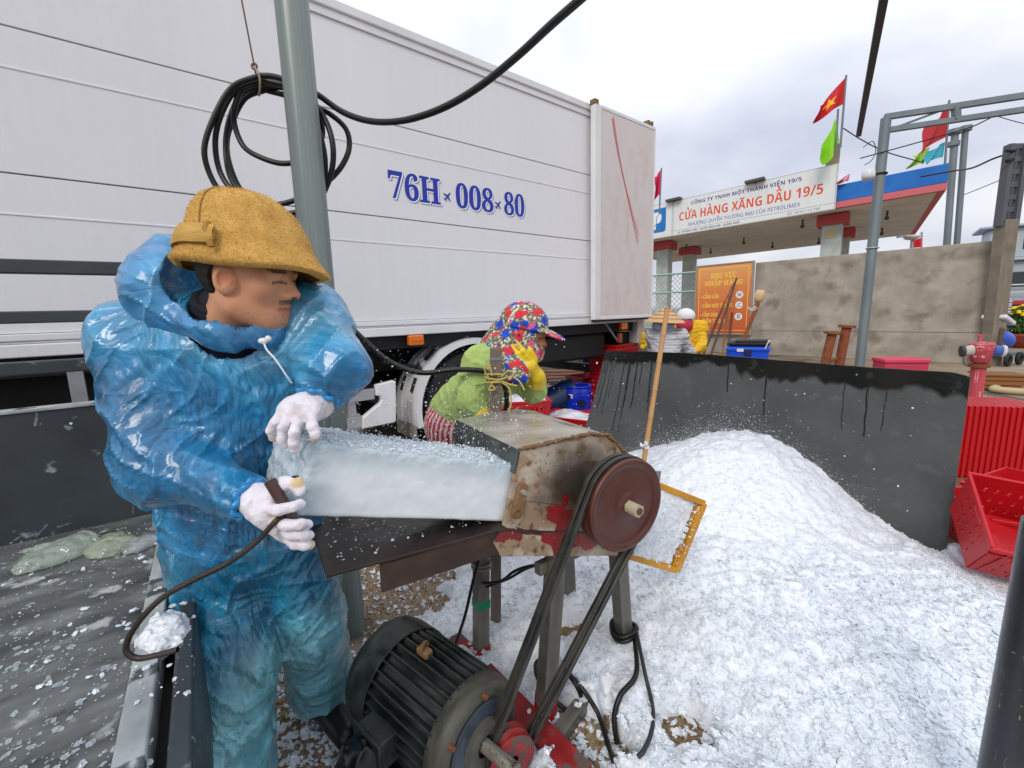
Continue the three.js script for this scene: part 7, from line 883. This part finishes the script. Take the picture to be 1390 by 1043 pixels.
  const felt = surf(0xb88e42, 0xd2a95e, { size: 0.2, freq: 26, amt: 1, r: 0.95, bump: 0.002, bf: 260, n: 512 }); felt.sheen = 0.4; felt.sheenColor.set(0xe0b860); felt.side = THREE.DoubleSide;
  const hg = sheetGeo(96, 60, (u, v) => hatP(u, v)); { const u = hg.attributes.uv; for (let i = 0; i < u.count; i++) u.setXY(i, u.getX(i) * 0.8, u.getY(i) * 0.3); } const inner = sheetGeo(64, 30, (u, v) => hatP(1 - u, Math.max(v, 0.02), -0.006));
  const hat = wpart(t, 'hat', mg([hg, inner]), felt, 'fuzzy mustard yellow felt hat with a folded band');
  const band = sheetGeo(40, 8, (u, v) => { const a = lerp(0.245, 0.66, u); return hatP(a, lerp(0.29, 0.44, v) + 0.04 * Math.sin(u * 5), 0.009 + 0.006 * Math.sin(v * 3.14) + 0.006 * sst(0.15, 0, u)); }); band.attributes.uv.array.forEach((x, i, arr) => { arr[i] = x * 0.3; }); wpart(hat, 'hat_band', band, felt);
  wpart(hat, 'bow', tube([0.25, 0.252, 0.25, 0.262, 0.26].map((a, i) => hatP(a, 0.26 + i * 0.05, 0.012 + 0.005 * (i % 2))), 0.006, 30, 8), felt);
  wpart(hat, 'seam', tube(Array.from({ length: 14 }, (_, i) => hatP(0.30 + 0.002 * i, 0.45 + i * 0.04, 0.002)), 0.0018, 40, 6), felt);
  { const r = rng(91), N = 20000, ps = new Float32Array(N * 9), ns = new Float32Array(N * 9), us = new Float32Array(N * 6); for (let i = 0; i < N; i++) { const u = r(), v = 0.06 + 0.9 * r(), p = hatP(u, v, 0.0), o = hatP(u, v, 0.01).sub(p).normalize(), l = 0.003 + 0.006 * r(), d = o.clone().add(V(r() - 0.5, r() - 0.8, r() - 0.5).multiplyScalar(1.6)).normalize().multiplyScalar(l), w = V(r() - 0.5, r() - 0.5, r() - 0.5).normalize().multiplyScalar(0.00055); const fn = w.clone().cross(d).normalize(); [p.clone().sub(w), p.clone().add(w), p.clone().add(d)].forEach((q, k) => { q.toArray(ps, i * 9 + k * 3); fn.toArray(ns, i * 9 + k * 3); us[i * 6 + k * 2] = u; us[i * 6 + k * 2 + 1] = v; }); } const g = new THREE.BufferGeometry(); g.setAttribute('position', new THREE.BufferAttribute(ps, 3)); g.setAttribute('normal', new THREE.BufferAttribute(ns, 3)); g.setAttribute('uv', new THREE.BufferAttribute(us, 2)); wpart(hat, 'felt_fuzz', g, plain(0xdcb468, 0.95, { side: THREE.DoubleSide })).userData.kind = 'stuff'; }
  // the ice hook in his right hand
  const hk = thing('ice_hook', 'dark bent steel ice hook with a tube handle in the glove', 'ice hook', Q(392, 697, 0.885)); const ha = Q(366, 653, 0.893), hb = Q(402, 713, 0.893), hd = hb.clone().sub(ha).normalize();
  const tb = new THREE.LatheGeometry([[0.0095, 0], [0.0125, 0], [0.0125, ha.distanceTo(hb)], [0.0095, ha.distanceTo(hb)], [0.0095, 0]].map((p) => new THREE.Vector2(...p)), 24); tb.applyMatrix4(new THREE.Matrix4().makeRotationFromQuaternion(new THREE.Quaternion().setFromUnitVectors(V(0, 1, 0), hd)).setPosition(ha)); wpart(hk, 'handle', tb, new THREE.MeshPhysicalMaterial({ color: 0x4a322c, roughness: 0.4, side: THREE.DoubleSide }));
  wpart(hk, 'hook', tube([[391, 697, 0.893], [376, 706, 0.873], [350, 734, 0.86], [310, 764, 0.845], [262, 788, 0.83], [220, 812, 0.815], [190, 842, 0.80], [173, 870, 0.79], [172, 886, 0.785], [186, 894, 0.785], [212, 890, 0.79], [241, 882, 0.795]].map((p) => Q(...p)), 0.0058, 90, 10), surf(0x2b2420, 0x4f453e, { size: 0.2, freq: 20, r: 0.38, metal: 0.4 }));
}
// ---- the woman in the flowered hood
{
  const J = { neck: Q(688, 474, 2.08), chest: Q(668, 508, 2.12), belly: Q(642, 540, 2.17), hip: Q(619, 574, 2.22), shR: Q(652, 494, 2.0), shL: Q(690, 500, 2.24), elR: Q(638, 545, 1.93), elL: Q(724, 530, 2.12), wrR: Q(655, 568, 1.9), wrL: Q(729, 512, 2.02), hpR: Q(618, 588, 2.14), hpL: Q(630, 588, 2.3) };
  J.knR = V(J.hpR.x + 0.10, 0.48, J.hpR.z + 0.02); J.knL = V(J.hpL.x + 0.12, 0.48, J.hpL.z); J.anR = V(J.hpR.x + 0.02, 0.1, J.hpR.z - 0.3); J.anL = V(J.hpL.x + 0.06, 0.1, J.hpL.z - 0.28); J.knR.z -= 0.2; J.knL.z -= 0.15;
  const t = thing('person', 'stooping woman in a lime green shirt, flowered cap and scarf, and yellow gloves', 'person', V(J.anR.x, 0, J.anR.z)), HO = Q(711, 455, 2.06), fr = frame(V(0.86, -0.22, 0.36), V(0.2, 1, 0)), hf = headField(HO, fr, J.neck), [lo, hi] = bounds(allJ(J).concat(HO), 0.22), sc = skinColor(hf.W, fr, HO, '#b5795a', false);
  const lb = limbs(J, { torso: 1, hip: 1, arms: 1, legs: 1, pad: -0.015 });
  wpart(t, 'body', sdfGeo((x, y, z) => Math.min(hf.f(x, y, z), lb(x, y, z)), lo, hi, 0.0095, sc), vcol(0.55));
  const fo = (x, y, z) => 0.006 * (Math.max(0, ridge1(x * 17 + y * 12, y * 7 - x * 6 + 2, z * 8)) ** 4 - 0.35) + 0.003 * (Math.max(0, ridge1(x * 30, y * 24, z * 30)) ** 3 - 0.4);
  const sq = limbs(J, { torso: 1, arms: 1, pad: 0.006, cuff: 1 }, 0.07), hipc = ell(J.hip.clone().add(V(0.03, 0.07, 0)), 0.155, 0.12, 0.16), shirt = (x, y, z) => { let d = smin(sq(x, y, z), hipc(x, y, z), 0.12); if (d > 0.06) return d; return d - fo(x, y, z); };
  wpart(t, 'shirt', sdfGeo(shirt, lo, hi, 0.0085, (x, y, z) => mix3(lin('#97b356'), lin('#b9d084'), clamp(0.5 + fbm3(x * 9, y * 9, z * 9, 3) + fo(x, y, z) * 30))), vcol(0.8), 'lime green long sleeved shirt');
  const tq = limbs(J, { hip: 1, legs: 1, pad: 0.022 }, 0.06); wpart(t, 'trousers', sdfGeo((x, y, z) => { const d = tq(x, y, z); return d > 0.06 ? d : d - fo(x, y, z) * 0.6; }, lo.clone().setY(0.05), hi, 0.0085, (x, y, z) => { const w = Math.sin((Math.atan2(z - J.hip.z, x - J.hip.x - 0.1) + 0.5 * (y - J.hip.y)) * 62); const a = lin('#9e2338'), b = lin('#e3c3c4'), top = y > J.hip.y + 0.10; return top ? mix3(lin('#5a2420'), lin('#c99a3c'), n3(x * 90, y * 90, z * 90) > 0.1 ? 1 : 0) : mix3(a, b, sst(0.15, 0.6, w)); }), vcol(0.8), 'red trousers with thin pale stripes');
  const flo = (x, y, z) => { const sC = 22, cx = Math.floor(x * sC), cy = Math.floor(y * sC), cz = Math.floor(z * sC); let best = 9, id = 0, dx0 = 0; for (let a = -1; a <= 1; a++) for (let b = -1; b <= 1; b++) for (let c = -1; c <= 1; c++) { const hsh = (k) => { const s = Math.sin((cx + a) * 127.1 + (cy + b) * 311.7 + (cz + c) * 74.7 + k * 53.3) * 43758.5; return s - Math.floor(s); }; const px = cx + a + hsh(1), py = cy + b + hsh(2), pz = cz + c + hsh(3), d = Math.hypot(x * sC - px, y * sC - py, z * sC - pz); if (d < best) { best = d; id = hsh(4); } } const pet = best + 0.16 * n3(x * 90, y * 90, z * 90); if (pet < 0.5) { const col = id < 0.42 ? lin('#d8303f') : id < 0.85 ? lin('#1f4fc6') : lin('#e06a98'); return pet < 0.12 ? lin('#2a2350') : mix3(col, [col[0] * 0.5, col[1] * 0.5, col[2] * 0.5], clamp(n3(x * 160, y * 160, z * 160))); } const w = n3(x * 85 + 4, y * 85, z * 85); return w > 0.18 ? lin('#e0ddd2') : w > 0.0 ? lin('#7d7a45') : w > -0.2 ? lin('#3a3550') : lin('#8c8a6a'); };
  const fl = vcol(0.85);
  const scf0 = join([hf.E2(-0.014, -0.012, 0, 0.112, 0.124, 0.102), hf.E2(0.04, -0.07, 0, 0.075, 0.06, 0.072), cap(Q(684, 455, 2.08), Q(672, 470, 2.08), 0.075, 0.07), cap(Q(676, 468, 2.0), Q(700, 508, 1.94), 0.05, 0.042), cap(Q(700, 508, 1.94), Q(708, 512, 1.95), 0.042, 0.035), cap(Q(690, 470, 2.02), Q(705, 500, 1.98), 0.045)], 0.03), face = hf.E2(0.115, 0.004, 0.0, 0.062, 0.034, 0.062), scarf = (x, y, z) => Math.max(scf0(x, y, z) - 0.7 * fo(x + 1, y, z), -face(x, y, z));
  wpart(t, 'scarf', sdfGeo(scarf, HO.clone().add(V(-0.25, -0.32, -0.2)), HO.clone().add(V(0.2, 0.17, 0.22)), 0.0055, flo), fl, 'flowered blue and red scarf over the neck and mouth');
  const cap0 = hf.E2(-0.012, 0.052, 0, 0.116, 0.102, 0.107), vis = hf.E2(0.105, 0.040, 0, 0.088, 0.011, 0.088), cp = (x, y, z) => { const d = V(x, y, z).sub(HO), b = d.dot(fr.b); return Math.min(Math.max(cap0(x, y, z), 0.03 - b), vis(x, y + 0.25 * Math.max(0, V(x, y, z).sub(HO).dot(fr.a) - 0.11), z)); };
  wpart(t, 'cap', sdfGeo(cp, HO.clone().add(V(-0.2, -0.06, -0.2)), HO.clone().add(V(0.26, 0.22, 0.2)), 0.0055, flo), fl, 'flowered cap with a short visor');
  const yl = (x, y, z) => mix3(lin('#d4b012'), lin('#efd42c'), clamp(0.5 + 1.2 * fbm3(x * 30, y * 30, z * 30, 3)));
  const hL = hand(J.wrL.clone(), Q(703, 474, 1.93).sub(J.wrL), V(0.64, 0.66, 0.1), 1.25, 0.006), [a1, b1] = bounds(hL.pts, 0.07), cuffL = cap(J.wrL.clone().lerp(J.elL, 0.25), J.wrL, 0.05, 0.038); wpart(t, 'glove', sdfGeo((x, y, z) => smin(hL.f(x, y, z), cuffL(x, y, z), 0.02), a1, b1, 0.0045, yl), vcol(0.45), 'yellow rubber glove held to the face');
  const hR = hand(J.wrR.clone(), Q(668, 590, 1.87).sub(J.wrR), V(1, 0.3, 0), 1.1), [a2, b2] = bounds(hR.pts, 0.07), cuffR = cap(J.wrR.clone().lerp(J.elR, 0.2), J.wrR, 0.045, 0.038); wpart(t, 'glove', sdfGeo((x, y, z) => smin(hR.f(x, y, z), cuffR(x, y, z), 0.02), a2, b2, 0.0055, yl), vcol(0.45));
  for (const a of [J.anR, J.anL]) { const f = join([cap(V(a.x, 0.34, a.z), V(a.x, 0.1, a.z), 0.068, 0.06), cap(V(a.x, 0.05, a.z), V(a.x + 0.15, 0.042, a.z + 0.03), 0.05, 0.042)], 0.05); wpart(t, 'boot', sdfGeo((x, y, z) => Math.max(f(x, y, z), 0.003 - y), V(a.x - 0.12, -0.02, a.z - 0.12), V(a.x + 0.25, 0.42, a.z + 0.14), 0.012), plain(0x17181b, 0.45)); }
}
// ---- people farther off
function farPerson(label, base, face, o) { // o: joints given as [along the face, up, to the right]
  const fr = frame(face, V(0, 1, 0)), W = (a, b, c) => base.clone().addScaledVector(fr.a, a).addScaledVector(V(0, 1, 0), b).addScaledVector(fr.c, c), J = {};
  const D = { neck: [0.02, 1.36, 0], chest: [0, 1.2, 0], belly: [0, 1.02, 0], hip: [-0.01, 0.88, 0], shR: [0, 1.3, 0.165], shL: [0, 1.3, -0.165], elR: [0.08, 1.06, 0.2], elL: [0.08, 1.06, -0.2], wrR: [0.28, 0.98, 0.12], wrL: [0.28, 0.98, -0.12], hpR: [0, 0.85, 0.09], hpL: [0, 0.85, -0.09], knR: [0.03, 0.47, 0.1], knL: [0.03, 0.47, -0.1], anR: [0, 0.09, 0.11], anL: [0, 0.09, -0.11], head: [0.05, 1.5, 0], ...o.J };
  if (o.dip) for (const k in D) { const q = D[k]; D[k] = q[1] > 0.7 ? [q[0] - 0.05, q[1] - o.dip, q[2]] : /kn/.test(k) ? [q[0] + 0.16, q[1] - 0.04, q[2]] : q; }
  for (const k in D) J[k] = W(...D[k]); const HO = J.head; delete J.head; const t = thing('person', label, 'person', base), c = o.cell ?? 0.016, [lo, hi] = bounds(allJ(J).concat(HO), 0.2), hf = headField(HO, frame(face.clone().add(V(0, o.nod ?? -0.2, 0)), V(0, 1, 0)), J.neck), lb = limbs(J, { torso: 1, hip: 1, arms: 1, legs: 1, pad: -0.012 }), hs = ['L', 'R'].map((s) => hand(J['wr' + s], fr.a.clone().add(V(0, -0.3, 0)), fr.c.clone().multiplyScalar(s === 'R' ? 1 : -1), 1.05).f);
  wpart(t, 'body', sdfGeo((x, y, z) => Math.min(hf.f(x, y, z), lb(x, y, z), hs[0](x, y, z), hs[1](x, y, z)), lo, hi, c, skinColor(hf.W, frame(face, V(0, 1, 0)), HO, '#b57f60', false)), vcol(0.55));
  const fo = (x, y, z) => 0.014 * (Math.max(0, ridge1(x * 9, y * 14, z * 9)) ** 3 - 0.4), sq = limbs(J, { torso: 1, arms: 1, pad: 0.016 }), tq = limbs(J, { hip: 1, legs: 1, pad: 0.018 });
  wpart(t, 'shirt', sdfGeo((x, y, z) => sq(x, y, z) - fo(x, y, z), lo, hi, c * 0.8, o.shirt), vcol(0.8)); wpart(t, 'trousers', sdfGeo((x, y, z) => tq(x, y, z) - fo(x, y, z) * 0.5, lo, hi, c), plain(o.trousers, 0.85));
  if (o.glove) for (const s of [0, 1]) { const w = J[s ? 'wrR' : 'wrL']; wpart(t, 'glove', sdfGeo((x, y, z) => hs[s](x, y, z) - 0.004, w.clone().addScalar(-0.22), w.clone().addScalar(0.22), 0.011), plain(o.glove, 0.6)); }
  for (const a of [J.anR, J.anL]) { const q = fr.a, f = join([cap(a.clone().setY(a.y + (o.bootH ?? 0.12)), a.clone().setY(0.09), 0.072, 0.06), cap(a.clone().setY(0.05), a.clone().setY(0.042).addScaledVector(q, 0.15), 0.05, 0.042)], 0.05); wpart(t, 'boot', sdfGeo((x, y, z) => Math.max(f(x, y, z), 0.003 - y), V(a.x - 0.24, -0.02, a.z - 0.24), V(a.x + 0.24, 0.5, a.z + 0.24), 0.014), plain(o.boot, 0.45)); }
  return { t, HO, W, J, hf, fr };
}
{
  const b1 = V(Q(903, 500, 5.3).x, 0, -5.3), p1 = farPerson('worker in a conical hat and grey striped shirt bending behind the rubber sheet', b1, V(0.55, 0, -0.8), { J: { head: [0.17, 1.37, 0], neck: [0.1, 1.26, 0], chest: [0.05, 1.12, 0], belly: [0.0, 0.98, 0], shR: [0.08, 1.2, 0.17], shL: [0.08, 1.2, -0.17], elR: [0.2, 0.99, 0.24], elL: [0.2, 0.99, -0.2], wrR: [0.4, 0.93, 0.17], wrL: [0.4, 0.93, -0.12] }, shirt: (x, y, z) => mix3(lin('#c4c6cc'), lin('#8f939c'), sst(0.5, 0.9, Math.sin(y * 190))), trousers: 0x2a2c33, boot: 0x17181a, glove: 0xe2bd1c, nod: -0.4, dip: 0.13 });
  { const c = Q(905, 417, 5.25), ct = p1; const g = new THREE.LatheGeometry([[0.225, -0.17], [0.215, -0.16], [0.12, -0.085], [0.03, -0.015], [0.0, 0.0]].map((q) => new THREE.Vector2(...q)), 40); g.rotateZ(-0.06); g.rotateX(0.05); g.translate(c.x, c.y, c.z); wpart(ct.t, 'conical_hat', g, surf(0xc39a6a, 0xdbb588, { size: 0.2, freq: 16, sy: 4, r: 0.75, bump: 0.001 }), 'pale straw conical hat'); const rb = []; for (const [r, y] of [[0.18, -0.135], [0.13, -0.094], [0.08, -0.053]]) rb.push(place(new THREE.TorusGeometry(r, 0.003, 5, 40), 0, y + 0.003, 0, Math.PI / 2)); const rr = mg(rb); rr.rotateZ(-0.06); rr.translate(c.x, c.y, c.z); wpart(ct.t, 'hat_ring', rr, plain(0xa8855c, 0.8)).userData.kind = 'stuff'; wpart(ct.t, 'neck_cloth', sdfGeo(join([ell(Q(900, 442, 5.3), 0.13, 0.08, 0.1)], 0.05), Q(898, 446, 5.2).addScalar(-0.25), Q(898, 446, 5.2).addScalar(0.25), 0.014), plain(0xa9bdd6, 0.8)); }
  const b2 = V(Q(931, 500, 5.85).x, 0, -5.85), p2 = farPerson('worker in a yellow shirt, white cap and red scarf behind the conical hat', b2, V(-0.5, 0, 0.6), { J: { head: [0.12, 1.40, 0], neck: [0.06, 1.28, 0] }, shirt: (x, y, z) => mix3(lin('#d9a512'), lin('#eec22c'), clamp(0.5 + fbm3(x * 9, y * 9, z * 9, 3))), trousers: 0x2c3038, boot: 0x1b1c1e, glove: 0xdfe0e2, dip: 0.16 });
  { const h = p2.HO; wpart(p2.t, 'cap', sdfGeo((x, y, z) => Math.max(ell(V(h.x, h.y + 0.05, h.z), 0.115, 0.1, 0.115)(x, y, z), h.y + 0.01 - y), h.clone().addScalar(-0.2), h.clone().addScalar(0.25), 0.012), plain(0xe3e5ea, 0.8)); wpart(p2.t, 'scarf', sdfGeo(join([ell(V(h.x - 0.02, h.y - 0.07, h.z + 0.02), 0.105, 0.1, 0.11)], 0.03), h.clone().addScalar(-0.25), h.clone().addScalar(0.2), 0.012), plain(0xb02f46, 0.8)); }
  const b3 = onY(803, 523, 0), p3 = farPerson('worker in black trousers and white boots behind the truck, seen below it', b3, V(-0.9, 0, 0.5), { shirt: () => lin('#3a3d46'), trousers: 0x0c0d10, boot: 0xded0cc, bootH: 0.3, glove: 0xdcb91a, cell: 0.02 });
  const b4 = V(Q(1357, 460, 12.5).x, 0, -12.5), p4 = farPerson('distant person in a striped shirt by the utility pole', b4, V(-0.3, 0, -0.9), { shirt: (x, y, z) => mix3(lin('#d5d7de'), lin('#3d4250'), sst(0.0, 0.4, Math.sin(y * 90))), trousers: 0x22242a, boot: 0x151617, cell: 0.024 });
  const gq = Q(873, 464, 5.9), hf = hand(gq.clone().add(V(0, 0.06, 0)), V(0.05, -1, 0), V(1, 0, 0.3), 1.0); const yg = solo('yellow_glove', sdfGeo((x, y, z) => smin(hf.f(x, y, z), cap(gq.clone().add(V(0, 0.06, 0)), gq.clone().add(V(0, 0.1, 0)), 0.032)(x, y, z), 0.02), gq.clone().addScalar(-0.2), gq.clone().addScalar(0.2), 0.009), plain(0xd9b50f, 0.5), 'yellow rubber glove hanging at the rear corner of the white truck', 'glove');
}
renderer.render(scene, camera);
